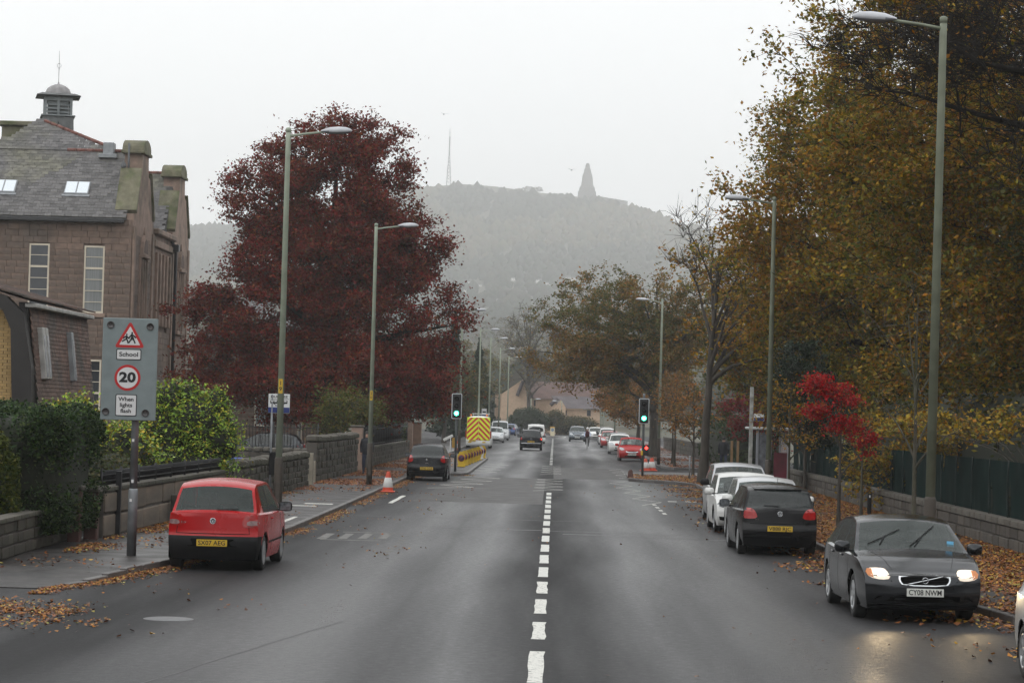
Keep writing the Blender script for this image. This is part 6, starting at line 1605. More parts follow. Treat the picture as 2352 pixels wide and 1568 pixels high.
LD = [(-6.43, 59.5, 'lamp post nearest on the left, behind the red hatchback', '1\n9'), (-6.45, 89.5, 'lamp post second on the left, beside the orange and white cone', '2\n0'), (-5.95, 161.6, 'lamp post third on the left, mostly hidden by the red tree', None), (-5.86, 199, 'lamp post on the left rising behind the striped van', None), (-5.62, 222, 'lamp post on the left beside the far bus stop flag', None), (-5.5, 257, 'lamp post sixth along the left side, in mist', None), (-5.3, 295, 'farthest tall lamp post on the left, faint in mist', None)]
for x, y, lb, nm in LD: lamp_post(lb, x, y, 1, num=nm, tilt=.0)
RD = [(6.2, 41.5, 'tall mossy lamp post nearest on the right, behind the grey saloon'), (6.5, 76, 'lamp post second on the right, rising out of the dark holly'), (6.05, 143.5, 'lamp post third on the right, behind the right traffic light'), (5.2, 212, 'lamp post fourth on the right, seen through the broad tree')]
for i, (x, y, lb) in enumerate(RD): lamp_post(lb, x, y, -1, H=9.3, mat_=M_poleg if i < 2 else M_pole, tilt=.35 if i == 0 else 0, arm=1.45)
for (x, y, H, sd, lb) in ((6.3, 330, 5.4, -1, 'short lamp post on the right in front of the end houses'), (6.9, 345, 5.2, -1, 'short lamp post farthest on the right by the end houses'), (-3.1, 352, 4.7, 1, 'short lamp post in front of the red-roofed end house'), (1.2, 352, 4.5, -1, 'short lamp post between the two end houses')):
    lamp_post(lb, x, y, sd, H=H, skirt=.8, arm=1.3)

# school sign
M_sgrey = mat('sign_grey', (.205, .245, .25), .55, var=.1, scale=5, bump=.05)
M_sred = mat('sign_red', (.50, .012, .014), .4, var=.05); M_swh = mat('sign_white', (.70, .70, .70), .4, var=.04)
sg = empty('school_sign', (-7.35, 44.4, .12), label='tall grey flashing-lights sign reading School 20 When lights flash', cat='road sign')
sg.rotation_euler = (0, 0, R(3))
b = MB(); b.tube([(0, 0, 0), (0, 0, 1.15), (0, 0, 1.18)], [.085, .085, .07], 14); b.tube([(0, 0, 1.17), (0, 0, 4.0)], [.068, .066], 14); b.build('post', [M_galv], sg)
for (dx, z, h) in ((-.02, 2.0, .05), (-.01, 1.28, .06), (-.03, .95, .05)): b = MB(); b.box(dx - .02, dx + .02, -.09, -.07, z, z + h); b.build('sticker', [M_swh], sg)
K = .00209
def sp_(x, y): return ((x - 1055) * K - .12, (962 - y) * K + 3.27)
b = MB(); (x0, z1), (x1, z0) = sp_(825, 533), sp_(1285, 1390); b.bbox(x0, x1, -.15, -.07, z0, z1, .01); pn = b.build('panel', [M_sgrey], sg)
def flat(poly, y, name, m, par, th=.004): b = MB(); b.prism(poly, y, y + th, 'y'); return b.build(name, [m], par)
def rrect(x0, x1, z0, z1, r_): 
    P = []
    for (cx_, cz_, a0) in ((x1 - r_, z1 - r_, 0), (x0 + r_, z1 - r_, 90), (x0 + r_, z0 + r_, 180), (x1 - r_, z0 + r_, 270)):
        P += [(cx_ + r_ * math.cos(R(a0 + 22.5 * k)), cz_ + r_ * math.sin(R(a0 + 22.5 * k))) for k in range(5)]
    return P
def circ(c, r_, n=32): return [(c[0] + r_ * math.cos(2 * math.pi * k / n), c[1] + r_ * math.sin(2 * math.pi * k / n)) for k in range(n)]
def rtri(A_, r_):
    P = []; c = Vector((sum(p[0] for p in A_) / 3, sum(p[1] for p in A_) / 3))
    for i in range(3):
        p = Vector(A_[i]); d = (p - c); ctr = p - d.normalized() * 2 * r_; a0 = math.degrees(math.atan2(d.y, d.x))
        P += [(ctr.x + r_ * math.cos(R(a0 + s)), ctr.y + r_ * math.sin(R(a0 + s))) for s in (-60, -30, 0, 30, 60)]
    return P
ff = -.151
flat(rtri([sp_(1055, 556), sp_(925, 780), sp_(1180, 780)][::1], .03), ff - .004, 'warning_triangle', M_sred, pn)
flat(rtri([sp_(1055, 600), sp_(965, 758), sp_(1142, 758)], .008), ff - .008, 'triangle_face', M_swh, pn)
def limb(b, P, w_, y=ff - .011):
    for (a, c) in zip(P, P[1:]):
        a, c = Vector(sp_(*a)), Vector(sp_(*c)); d = (c - a).normalized(); n_ = Vector((-d.y, d.x)) * w_ * K / 2; e = d * w_ * K * .25
        b.prism([tuple(a - n_ - e), tuple(c - n_ + e), tuple(c + n_ + e), tuple(a + n_ - e)], y, y + .003, 'y')
for fig in (dict(h=(1072, 655, 8), t=[(1070, 668), (1074, 708)], w=18, s=True, L=[[(1072, 705), (1056, 722), (1045, 740)], [(1076, 705), (1090, 722), (1098, 742)]], Ar=[[(1068, 672), (1052, 690), (1046, 700)], [(1074, 672), (1090, 684), (1104, 696)]]),
            dict(h=(1027, 670, 7.5), t=[(1026, 682), (1024, 708)], w=14, s=False, L=[[(1024, 706), (1008, 718), (990, 728)], [(1026, 706), (1034, 722), (1040, 742)]], Ar=[[(1024, 685), (1008, 692), (1000, 704)], [(1028, 685), (1040, 700), (1050, 702)]])):
    b = MB(); b.prism(circ(sp_(*fig['h'][:2]), fig['h'][2] * K, 12), ff - .011, ff - .008, 'y'); limb(b, fig['t'], fig['w'])
    if fig['s']: b.prism([sp_(1062, 692), sp_(1086, 692), sp_(1092, 715), sp_(1056, 715)][::-1], ff - .0112, ff - .008, 'y')
    for q in fig['L'] + fig['Ar']: limb(b, q, 12)
    b.build('child_figure', [M_ink], pn)
for (x0, x1, y0, y1, tx, sz, wd) in ((943, 1153, 792, 884, 'School', .105, 158 * K), (948, 1128, 1172, 1355, 'When\nlights\nflash', .098, 128 * K)):
    (a, c), (e, f_) = sp_(x0, y1), sp_(x1, y0)
    flat(rrect(a, e, c, f_, .025), ff - .004, 'text_border', M_ink, pn); flat(rrect(a + .015, e - .015, c + .015, f_ - .015, .018), ff - .007, 'text_plate', M_swh, pn)
    text(tx, sz, 'lettering', M_ink, pn, Matrix.Translation(((a + e) / 2, ff - .009, (c + f_) / 2)) @ FACE, .001, bold=.0022, width=wd)
flat(circ(sp_(1043, 1033), 109 * K), ff - .004, 'speed_ring', M_sred, pn); flat(circ(sp_(1043, 1033), 88 * K), ff - .007, 'speed_disc', M_swh, pn)
text('20', .235, 'lettering', M_ink, pn, Matrix.Translation((sp_(1043, 0)[0], ff - .009, sp_(0, 1033)[1])) @ FACE, .001, bold=.010, width=140 * K)
for c in ((890, 592), (1221, 600), (869, 1320), (1202, 1325)):
    q = sp_(*c); b = MB(); b.lathe([(.064, 0), (.064, -.02), (.055, -.022), (.05, -.006), (.001, -.012)], 16, c=(q[0], ff, q[1]), axis='y'); b.build('warning_lamp', [mat('dark_lamp_lens', (.055, .05, .05), .35, var=.2)], pn)

# bus stop flag
bs = empty('bus_stop', (-7.15, 66, .12), label='white and blue bus stop flag behind the nearest left lamp post', cat='bus stop')
b = MB(); b.tube([(-.2, 0, 0), (-.2, 0, 3.0)], .03, 8); b.build('post', [M_galv], bs)
b = MB(); b.bbox(-.30, .26, -.02, .02, 2.52, 3.02, .008); fl = b.build('flag', [M_swh], bs); b = MB(); b.box(-.298, .258, -.024, -.02, 2.53, 2.67); b.build('blue_band', [mat('sign_blue', (.015, .03, .16), .4)], fl)
b = MB(); b.box(-.28, .24, -.0235, -.02, 2.885, 2.892); b.build('rule', [M_ink], fl)
text('DUNDEE', .085, 'lettering', M_ink, fl, Matrix.Translation((-.02, -.024, 2.945)) @ FACE, .001, bold=.0015, width=.44)
b = MB(); b.prism(rrect(-.25, .20, 2.765, 2.855, .02), -.024, -.02, 'y', 0)
for k in range(5): b.prism(rrect(-.23 + k * .085, -.165 + k * .085, 2.81, 2.845, .005), -.027, -.024, 'y', 1)
for dx in (-.14, .10): b.prism(circ((dx, 2.765), .022, 12), -.027, -.022, 'y', 0)
b.build('bus_symbol', [M_ink, M_swh], fl)
text('Bus Stop', .055, 'lettering', M_ink, fl, Matrix.Translation((-.02, -.024, 2.715)) @ FACE, .001, bold=.001)
b = MB(); b.bbox(-.24, .0, -.03, .03, .9, 1.5, .01); b.build('timetable_case', [M_trim], bs)
# bus stop farther, only a flag
b2 = empty('bus_stop', (-6.15, 218, .12), label='small bus stop flag in the distance beyond the striped van', cat='bus stop')
b = MB(); b.tube([(0, 0, 0), (0, 0, 3.0)], .03, 6); b.build('post', [M_galv], b2); b = MB(); b.bbox(0.0, .42, -.02, .02, 2.3, 3.0, .008); f = b.build('flag', [M_swh], b2)
b = MB(); b.box(.02, .40, -.024, -.02, 2.32, 2.5); b.build('blue_band', [mat('sign_blue', (.015, .03, .16))], f); b = MB(); b.box(.08, .36, -.024, -.02, 2.65, 2.78); b.build('bus_symbol', [M_ink], f)

# traffic lights
M_green = mat('lit_green_lens', (.0, .5, .3), .3, var=0, emit=(.05, 1.0, .55), estr=7); M_greenc = mat('lit_green_core', (.5, 1, .8), .3, var=0, emit=(.45, 1.0, .8), estr=12)
M_redl = mat('lit_red_signal', (.5, .02, .02), .3, var=0, emit=(1, .04, .03), estr=6); M_off = mat('unlit_lens', (.012, .012, .014), .2, var=0)
M_blackb = mat('signal_black', (.008, .009, .010), .45, var=.1)
def signal(label, x, y, ped=False, box=False):
    root = empty('traffic_light', (x, y, .12), label=label, cat='traffic light', group='traffic lights at the crossing')
    b = MB(); b.tube([(0, 0, 0), (0, 0, 3.55)], .057, 10); b.build('post', [mat('signal_post', (.07, .08, .08), .5, var=.2)], root)
    if ped: b = MB(); b.tube([(0, 0, 3.5), (0, 0, 3.72)], .05, 10); b.build('post_cap', [M_galv], root)
    zc_ = 2.93; b = MB(); b.prism(rrect(-.23, .23, zc_ - .57, zc_ + .57, .05), -.13, -.11, 'y', 0); bb = b.build('backing_board', [mat('board_border', (.62, .64, .66), .4, var=.05)], root)
    b = MB(); b.prism(rrect(-.195, .195, zc_ - .535, zc_ + .535, .03), -.14, -.13, 'y', 0); b.bbox(-.15, .15, -.28, -.14, zc_ - .49, zc_ + .49, .03); b.build('signal_head', [M_blackb], bb)
    for i, (dz, m) in enumerate(((.32, M_off), (0, M_off), (-.32, M_green))):
        b = MB(); b.lathe([(.105, -.285), (.10, -.292), (.001, -.30)], 18, 0, c=(0, 0, zc_ + dz), axis='y')
        if i == 2: b.lathe([(.062, -.303), (.05, -.309), (.001, -.312)], 14, 1, c=(0, 0, zc_ + dz), axis='y')
        b.build('lens', [m, M_greenc], bb)
        b = MB(); n = 10; vs = []
        for q in range(n + 1):
            a = R(-25 + 230 * q / n); vs += [(.12 * math.cos(a), -.28, zc_ + dz + .12 * math.sin(a)), (.12 * math.cos(a), -.44 + .05 * abs(math.cos(a)), zc_ + dz + .12 * math.sin(a))]
        b.add(vs, [(2 * q, 2 * q + 1, 2 * q + 3, 2 * q + 2) for q in range(n)]); b.build('visor', [M_blackb], bb)
    if ped:
        b = MB(); b.bbox(.05, .25, -.1, .1, .95, 1.42, .02); pb = b.build('pedestrian_signal', [M_blackb], root)
        b = MB(); b.lathe([(.07, -.105), (.001, -.12)], 14, c=(.15, 0, 1.28), axis='y'); b.build('lens', [M_redl], pb)
        b = MB(); b.bbox(-.09, .0, -.1, .05, .95, 1.15, .01); b.build('push_button_box', [M_pyel], root)
    if box: b = MB(); b.bbox(-.17, -.05, -.1, .06, 1.05, 1.50, .01); b.build('push_button_box', [mat('amber_box', (.32, .18, .03), .5)], root)
    return root
signal('green traffic light on the left pavement with a yellow push-button box', -4.33, 113.6, box=True)
signal('green traffic light on the right with a lit red pedestrian signal lower down', 4.08, 113.5, ped=True)
# cones
M_cor = mat('cone_orange', (.60, .075, .03), .5, var=.1); M_cwh = mat('cone_sleeve', (.68, .68, .66), .5, var=.1)
def cone(label, x, y, z=.0, s=1.0, tilt=(0, 0), fat=1.0, group=None):
    root = empty('traffic_cone', (x, y, z), label=label, cat='traffic cone', group=group); root.rotation_euler = (R(tilt[0]), R(tilt[1]), 0); root.scale = (s * fat, s * fat, s)
    b = MB(); b.bbox(-.22, .22, -.22, .22, 0, .05, .02); b.lathe([(.17, .05), (.155, .16)], 14); b.lathe([(.095, .45), (.055, .62), (.045, .64), (.001, .64)], 14); b.build('body', [M_cor], root)
    b = MB(); b.lathe([(.157, .155), (.162, .165), (.102, .45), (.094, .455)], 14); b.build('sleeve', [M_cwh], root); return root
cone('orange and white traffic cone standing in the road by the left kerb', -5.55, 86, .0, 1.1)
cone('red and white cone left of the pair beyond the right traffic light', 4.85, 131, 0, 1.0, fat=1.3, group='cones beyond the right traffic light'); cone('red cone right of the pair beyond the right traffic light', 5.2, 131.4, 0, 1.05, fat=1.3, group='cones beyond the right traffic light')
# no-waiting cones
M_yel = mat('no_waiting_yellow', (.62, .42, .02), .5, var=.1); M_nb = mat('sign_disc_blue', (.03, .03, .08), .5); M_nr = mat('sign_disc_red', (.30, .03, .04), .5)
base = None
for k in range(9):
    t = k / 8; x = lerp(-4.42, -4.05, t) ; y = 123.5 + 3.1 * k
    lb = 'yellow no-waiting board with dark disc, %s in the row on the left' % ['first', 'second', 'third', 'fourth', 'fifth', 'sixth', 'seventh', 'white eighth', 'last'][k]
    root = empty('no_waiting_sign', (x, y, .12), rz=R(random.uniform(-8, 8)), label=lb, cat='parking sign', group='no-waiting signs along the left buildout')
    b = MB(); b.bbox(-.2, .2, -.16, .16, 0, .06, .015); b.prism([(-.13, .06), (.13, .06), (.19, .30), (.19, .54), (.08, .74), (-.08, .74), (-.19, .54), (-.19, .30)], -.045, .045, 'y'); b.build('board', [M_yel if k != 7 else M_cwh], root)
    b = MB(); b.lathe([(.165, -.048), (.165, -.056), (.001, -.058)], 18, 0, c=(0, 0, .42), axis='y'); b.build('disc_rim', [M_nr], root)
    b = MB(); b.lathe([(.125, -.059), (.125, -.061), (.001, -.062)], 18, 0, c=(0, 0, .42), axis='y'); b.prism([(-.10, .34), (-.08, .32), (.10, .50), (.08, .52)], -.066, -.062, 'y', 1); b.build('disc', [M_nb, M_nr], root)
tape = MB(); tape.tube([(-5.9, 116, .9), (-5.2, 115, .8), (-4.4, 113.7, 1.05)], .02, 4); tag(tape.build('barrier_tape', [M_cwh]), 'pale tape strung from the left traffic light to the wall side', 'tape')
# barrier board on white leg, far left pavement
bw = empty('roadworks_sign', (-6.9, 168, .12), label='fallen white roadworks board on a white leg beyond the left traffic light', cat='road sign')
b = MB(); b.bbox(-.38, .32, -.03, .03, -.09, .09, .02); o = b.build('board', [M_cwh], bw); o.location = (0, 0, .95); o.rotation_euler = (0, R(-28), 0)
b = MB(); b.bbox(.1, .17, -.04, .04, 0, .95, .01); b.build('leg', [M_cwh], bw)
cone('small faded cone on the left pavement before the striped van', -6.6, 176, .12, 1.0)
# keep-left bollard on the island
isl = MB(); isl.lathe([(.95, 0), (.95, .12), (.001, .13)], 20); o = isl.build('traffic_island', [M_kerb]); tag(o, 'small kerbed traffic island in the middle of the road', kind='structure'); o.location = (0.05, 314, 0); o.scale = (1, 3.2, 1)
b = MB()
for k in range(24):
    a, c = 2 * math.pi * k / 24, 2 * math.pi * (k + .96) / 24; b.add([(1.55 * math.cos(a), 314 - 2 + 11 * math.sin(a), .004), (1.55 * math.cos(c), 312 + 11 * math.sin(c), .004), (1.7 * math.cos(c), 312 + 12 * math.sin(c), .004), (1.7 * math.cos(a), 312 + 12 * math.sin(a), .004)], [(0, 1, 2, 3)])
b.build('island_outline', [M_paint], mk)
kb = empty('keep_left_bollard', (0.0, 312.5, .12), label='yellow and white illuminated bollard on the central island', cat='bollard')
b = MB(); b.bbox(-.27, .27, -.15, .15, 0, 1.0, .03); b.build('body', [mat('bollard_body', (.62, .55, .38), .5, var=.05)], kb); b = MB(); b.bbox(-.29, .29, -.17, .17, 1.0, 1.14, .03); b.build('cap', [mat('bollard_cap', (.55, .30, .02), .5)], kb)
b = MB(); b.lathe([(.2, -.16), (.001, -.165)], 16, c=(0, 0, .75), axis='y'); b.build('arrow_disc', [mat('arrow_blue', (.16, .22, .32), .4)], kb)

# ------------------------------------------------------------------ walls, railings and fence
M_rub = stone_bricks('rubble_stone', (.075, .064, .053), .32, col2=(.048, .05, .032)); M_rubm = mat('rubble_mortar', (.085, .075, .065), .95, var=.3, scale=3)
M_cope = stone_bricks('coping_stone', (.10, .09, .074), .2, col2=(.055, .06, .036)); M_rend = stone_bricks('rendered_block', (.19, .15, .115), .05, col2=(.10, .085, .07))
M_iron = mat('black_iron', (.012, .012, .014), .45, var=.2)
def wall(label, P, h, t, ch, cl, stone, cope=None, ch_h=.16, limit=150, z0=.12, seed=1, round_=False, name='stone_wall', side=1):
    """wall along a line; side = +1 shows the face on its right-hand side"""
    root = empty(name, (0, 0, 0), label=label, cat='wall'); rr = random.Random(seed)
    for (x0, y0), (x1, y1) in zip(P, P[1:]):
        d = Vector((x1 - x0, y1 - y0, 0)); L = d.length; a = math.atan2(d.y, d.x); rt = Matrix.Rotation(a, 3, 'Z'); u = d.normalized(); n_ = Vector((u.y, -u.x, 0)) * side
        T = Matrix.Translation((x0, y0, 0)) @ Matrix.Rotation(a, 4, 'Z')
        b = MB(); b.box(-.0, L, -t / 2 + .03, t / 2 - .03, 0, z0 + h - .02, T=T); b.build('core', [M_rubm], root)
        pc = Pieces(root, 'stone', stone, limit=limit, bev=.06); nz = max(1, round(h / ch)); hh_ = h / nz
        for k in range(nz):
            x = 0
            while x < L:
                l = cl * rr.uniform(.6, 1.5); l = min(l, L - x + .01); hz = hh_ * rr.uniform(.86, 1.0)
                c = Vector((x0, y0, 0)) + u * (x + l / 2) + Vector((0, 0, z0 + (k + .5) * hh_)); pc.add(c, (l - .015, t + rr.uniform(-.02, .05) * (2 if round_ else 1), hz - .012), rt @ Matrix.Rotation(rr.uniform(-.05, .05) * (1 if round_ else .1), 3, 'Y'), pri=c.y); x += l
        pc.done()
        if cope:
            pc = Pieces(root, 'coping_stone', cope, limit=limit, bev=.22 if round_ else .08); x = 0; cl2 = .38 if round_ else .75
            while x < L:
                l = min(cl2 * rr.uniform(.8, 1.2), L - x + .01); c = Vector((x0, y0, 0)) + u * (x + l / 2) + Vector((0, 0, z0 + h + ch_h / 2 + (rr.uniform(-.02, .03) if round_ else 0)))
                pc.add(c, (l - .012, t + .10, ch_h * (rr.uniform(.9, 1.15) if round_ else 1)), rt, pri=c.y); x += l
            pc.done()
    return root
def pier(label, x, y, s, h, m, cap=True, name='gate_pier'):
    root = empty(name, (x, y, .1), label=label, cat='pier'); b = MB(); b.bbox(-s / 2, s / 2, -s / 2, s / 2, 0, h, .02); b.build('shaft', [m], root)
    if cap: b = MB(); b.bbox(-s / 2 - .05, s / 2 + .05, -s / 2 - .05, s / 2 + .05, h, h + .1, .03); b.build('cap', [M_cope], root)
def railing(label, P, z0, h, gap=.12, r_=.011, post=1.6, limit=170, spear=.08, name='railing'):
    root = empty(name, (0, 0, 0), label=label, cat='railing'); 
    me = None
    b = MB(); b.tube([(0, 0, 0), (0, 0, h - spear), (0, 0, h)], [r_, r_, .002], 5); me = b.mesh('bar', [M_iron]); cnt = 0; rest = MB()
    for (x0, y0, za), (x1, y1, zb) in [((p[0], p[1], p[2] if len(p) > 2 else z0), (q[0], q[1], q[2] if len(q) > 2 else z0)) for p, q in zip(P, P[1:])]:
        L = math.hypot(x1 - x0, y1 - y0); n = int(L / gap)
        for k in range(n):
            t = (k + .5) / n; loc = Vector((lerp(x0, x1, t), lerp(y0, y1, t), lerp(za, zb, t)))
            if cnt < limit: o = bpy.data.objects.new('bar', me); link(o, root); o.location = loc; cnt += 1
            else: rest.tube([loc, loc + Vector((0, 0, h))], r_, 4)
        for zz in (.08, h - spear - .08):
            b = MB(); b.tube([(x0, y0, za + zz), (x1, y1, zb + zz)], .018, 5); b.build('rail', [M_iron], root)
        for k in range(max(2, int(L / post) + 1)):
            t = k / max(1, int(L / post)); b = MB(); xx, yy, zz = lerp(x0, x1, t), lerp(y0, y1, t), lerp(za, zb, t); b.tube([(xx, yy, zz - .1), (xx, yy, zz + h + .04)], .03, 6); b.build('post', [M_iron], root)
    if rest.v: o = rest.build('bar', [M_iron], root); o['kind'] = 'stuff'
    return root
wall('low dark block wall under the conifer hedge at the left edge', [(-9.25, 41.5), (-9.5, 49.6)], .62, .24, .2, .45, M_rub, M_cope, .08, seed=2)
pier('narrow brown gate pier at the end of the hedge wall', -9.10, 48.3, .24, 1.0, mat('rust_brown', (.075, .035, .028), .8, var=.3)); pier('second brown gate pier where the rendered wall starts', -8.98, 49.4, .26, .92, mat('rust_brown', (.075, .035, .028)))
wall('pale rendered garden wall with a dark coping left of the red hatchback', [(-8.9, 49.8), (-8.75, 58), (-8.6, 66)], .92, .2, .46, 1.5, M_rend, M_cope, .09, seed=3)
railing('short black railing on top of the rendered garden wall', [(-8.9, 49.9), (-8.75, 58), (-8.6, 65.8)], 1.15, .30, gap=.10, r_=.013, spear=.02, post=1.9)
b = MB(); b.bbox(-.055, .055, -.055, .055, 0, 1.30, .01); tag(b.build('black_post', [M_iron], loc=(-8.74, 51.0, .12)), 'black square post against the rendered wall beside the sign post', 'post')
pier('low dark concrete pier in front of the rendered wall', -8.5, 57.2, .2, .66, mat('dark_concrete', (.06, .055, .045), .9, var=.3), cap=False, name='marker_post')
cvp = [(-8.6 - 1.9 + 1.9 * math.cos(R(a)), 67.4 + 2.4 * math.sin(R(a))) for a in (75, 45, 15, -20, -50)]
wall('curved stone wall with a rounded cope beyond the garden shrubs', cvp, .95, .32, .22, .4, M_rub, M_cope, .2, round_=True, seed=4)
wall('rubble wall with rounded coping stones behind the nearest left lamp post', [(-8.65, 69.5), (-8.6, 79), (-8.55, 87)], .95, .36, .2, .36, M_rub, M_cope, .24, round_=True, seed=5, limit=280)
pier('pale stone gate post at the end of the rubble wall', -8.45, 88.2, .26, 1.12, mat('pale_stone', (.26, .23, .18), .9, var=.2), cap=False); pier('white-streaked gate post next to the taller wall', -8.55, 90.3, .24, .8, mat('pale_stone', (.26, .23, .18)), cap=False)
wall('taller rubble wall with a worn round top before the railings', [(-8.7, 91.5), (-8.6, 99), (-8.5, 108)], 1.42, .4, .24, .42, M_rub, M_cope, .24, round_=True, seed=6, limit=280)
pier('square stone gate pier beyond the taller wall', -8.5, 110, .5, 1.9, M_sandd); pier('second square stone gate pier farther along', -8.4, 147, .55, 2.1, M_sandd); pier('brick gate pier beside the misty hedge on the left', -8.6, 158, .8, 1.9, mat('brown_brick', (.16, .10, .07), .85, var=.2))
wall('low wall under the dark railings beyond the tall wall', [(-8.6, 111), (-8.5, 128), (-8.4, 146)], .85, .3, .22, .5, M_rub, M_cope, .12, seed=7, limit=150)
railing('dark railings above the low wall left of the black hatchback', [(-8.6, 111, 1.1), (-8.5, 128, 1.1), (-8.4, 146, 1.1)], 1.1, .95, gap=.14)
for k in range(9):
    pass
wall('low back wall across the school yard behind the rubble wall', [(-9.3, 100.4), (-18.5, 101.5)], .88, .3, .22, .45, M_rub, M_cope, .18, round_=True, seed=8, limit=150)
railing('tall black railings across the school yard', [(-9.4, 101.2), (-18.5, 102.4)], 1.1, 1.05, gap=.13, r_=.013, post=1.8)
b = MB(); b.bbox(-.4, .4, -.28, .28, .0, .98, .05); bn = empty('wheelie_bin', (-9.6, 76, .1), label='blue-lidded bin just showing over the curved wall', cat='bin'); b.build('bin_body', [mat('bin_grey', (.05, .05, .055), .5)], bn); b = MB(); b.bbox(-.46, .46, -.32, .32, .98, 1.14, .05); b.build('lid', [mat('bin_blue', (.02, .08, .42), .4, var=.1)], bn)
# right: masonry wall with tarpaulin-dark green fence
wall('low stone wall under the green fence on the right', [(10.15, 44), (10.1, 60), (10.05, 80), (10.0, 106)], .52, .34, .26, .62, M_rub, M_cope, .15, seed=9, limit=60, side=-1)
M_gf = mat('green_fence_sheet', (.004, .015, .013), .85, spec=.06, var=.3, scale=1.2, bump=.1, bscale=3); M_gf2 = mat('green_fence_post', (.008, .018, .016), .5, var=.2)
fn = empty('green_fence', (0, 0, 0), label='dark green sheeted fence on top of the right-hand stone wall', cat='fence')
y = 44.0; k = 0
while y < 106:
    L = 2.4; b = MB(); n = 8; vs = []
    for i in range(n + 1):
        for j in range(5):
            t, u = i / n, j / 4; vs.append((10.15 + .04 * math.sin(t * 9 + k) * math.sin(u * 5) + random.uniform(-.006, .006), y + L * t + .1 * math.sin(u * 3.1), .76 + 1.26 * u))
    b.add(vs, [(i * 5 + j, i * 5 + j + 1, (i + 1) * 5 + j + 1, (i + 1) * 5 + j) for i in range(n) for j in range(4)], 0, True); b.build('panel', [M_gf], fn)
    b = MB(); b.tube([(10.10, y + .04 + .12 * math.sin(q * 3.1), .76 + 1.28 * q) for q in np.linspace(0, 1, 6)], .018, 5); b.build('post', [M_gf2], fn)
    y += L; k += 1
wall('long stone wall along the right pavement in the mist', [(10.2, 136), (9.9, 170), (9.6, 215)], .9, .3, .3, .9, M_rub, M_cope, .14, seed=10, limit=40, side=-1)
# post with a box on the wall, short dark bollard with a bright mark
bo = empty('short_post', (9.3, 74, .12), label='short dark post with a small white mark among the fallen leaves', cat='post'); b = MB(); b.bbox(-.06, .06, -.06, .06, 0, .62, .02); b.build('shaft', [M_trim], bo); b = MB(); b.box(-.015, .025, -.065, -.06, .50, .57); b.build('mark', [M_swh], bo)
# bus shelter and its stop pole
sh = empty('bus_shelter', (8.35, 98, .12), label='grey bus shelter with a red end panel behind the parked cars', cat='bus shelter')
M_shel = mat('shelter_metal', (.30, .31, .34), .45, metal=.3, var=.1)
for (x, y) in ((-.55, -1.8), (.65, -1.8), (-.55, 1.8), (.65, 1.8)): b = MB(); b.bbox(x - .05, x + .05, y - .05, y + .05, 0, 2.3, .01); b.build('post', [M_shel], sh)
b = MB(); b.bbox(-.75, .8, -2.0, 2.0, 2.3, 2.4, .03); b.build('roof', [mat('shelter_roof', (.55, .56, .56), .4)], sh)
b = MB(); b.box(-.48, .0, -1.83, -1.80, .3, 2.2); b.build('glass_panel', [mat('shelter_glass', (.16, .17, .19), .15, var=.5, scale=4)], sh); b = MB(); b.box(.08, .58, -1.83, -1.79, .15, 1.45); b.build('red_panel', [mat('poster_red', (.10, .008, .02), .6, var=.4, scale=3)], sh)
b = MB(); b.box(.63, .66, -1.7, 1.7, .3, 2.2); b.build('back_panel', [mat('shelter_glass', (.16, .17, .19))], sh)
st = empty('bus_stop', (7.45, 95, .12), label='tall pale bus stop pole with a blue flag left of the bus shelter', cat='bus stop')
b = MB(); b.bbox(-.07, .07, -.05, .05, 0, 3.9, .01); b.build('post', [mat('pale_post', (.33, .33, .31), .6, var=.5, scale=5)], st); b = MB(); b.bbox(.09, .48, -.02, .02, 2.62, 2.9, .005); f = b.build('flag', [M_swh], st); b = MB(); b.box(.1, .47, -.024, -.02, 2.63, 2.76); b.build('blue_band', [mat('sign_blue', (.015, .03, .16))], f)
for k, (x, lb) in enumerate(((8.95, 'left wooden tree stake beside the walking person'), (9.25, 'right wooden tree stake beside the walking person'))):
    b = MB(); b.bbox(-.06, .06, -.05, .05, 0, 1.6, .01); tag(b.build('tree_stake', [mat('stake_wood', (.28, .17, .08), .8, var=.2)], loc=(x, 126, .12)), lb, 'stake', 'wooden tree stakes')
b = MB(); b.tube([(0, 0, 0), (0, 0, 1.0)], .035, 8); b.tube([(0, 0, 1.0), (0, 0, 1.03)], [.04, .04], 8, 1); tag(b.build('bollard', [M_galv, M_swh], loc=(6.0, 110, .12)), 'thin metal bollard with a white top left of the wide trunk', 'bollard')
for k, (x, y, rz) in enumerate(((3.5, 111.5, .3), (3.42, 110.4, -.2))):
    b = MB(); b.prism([(-.1, 0), (.1, 0), (.07, .28), (0, .36), (-.07, .28)], -.03, .03, 'y'); tag(b.build('marker_post', [mat('marker_brown', (.12, .06, .05), .8)], loc=(x, y, .12), rz=rz), ['small dark marker standing at the tip of the right buildout', 'smaller marker nearest the kerb at the right buildout'][k], 'marker')

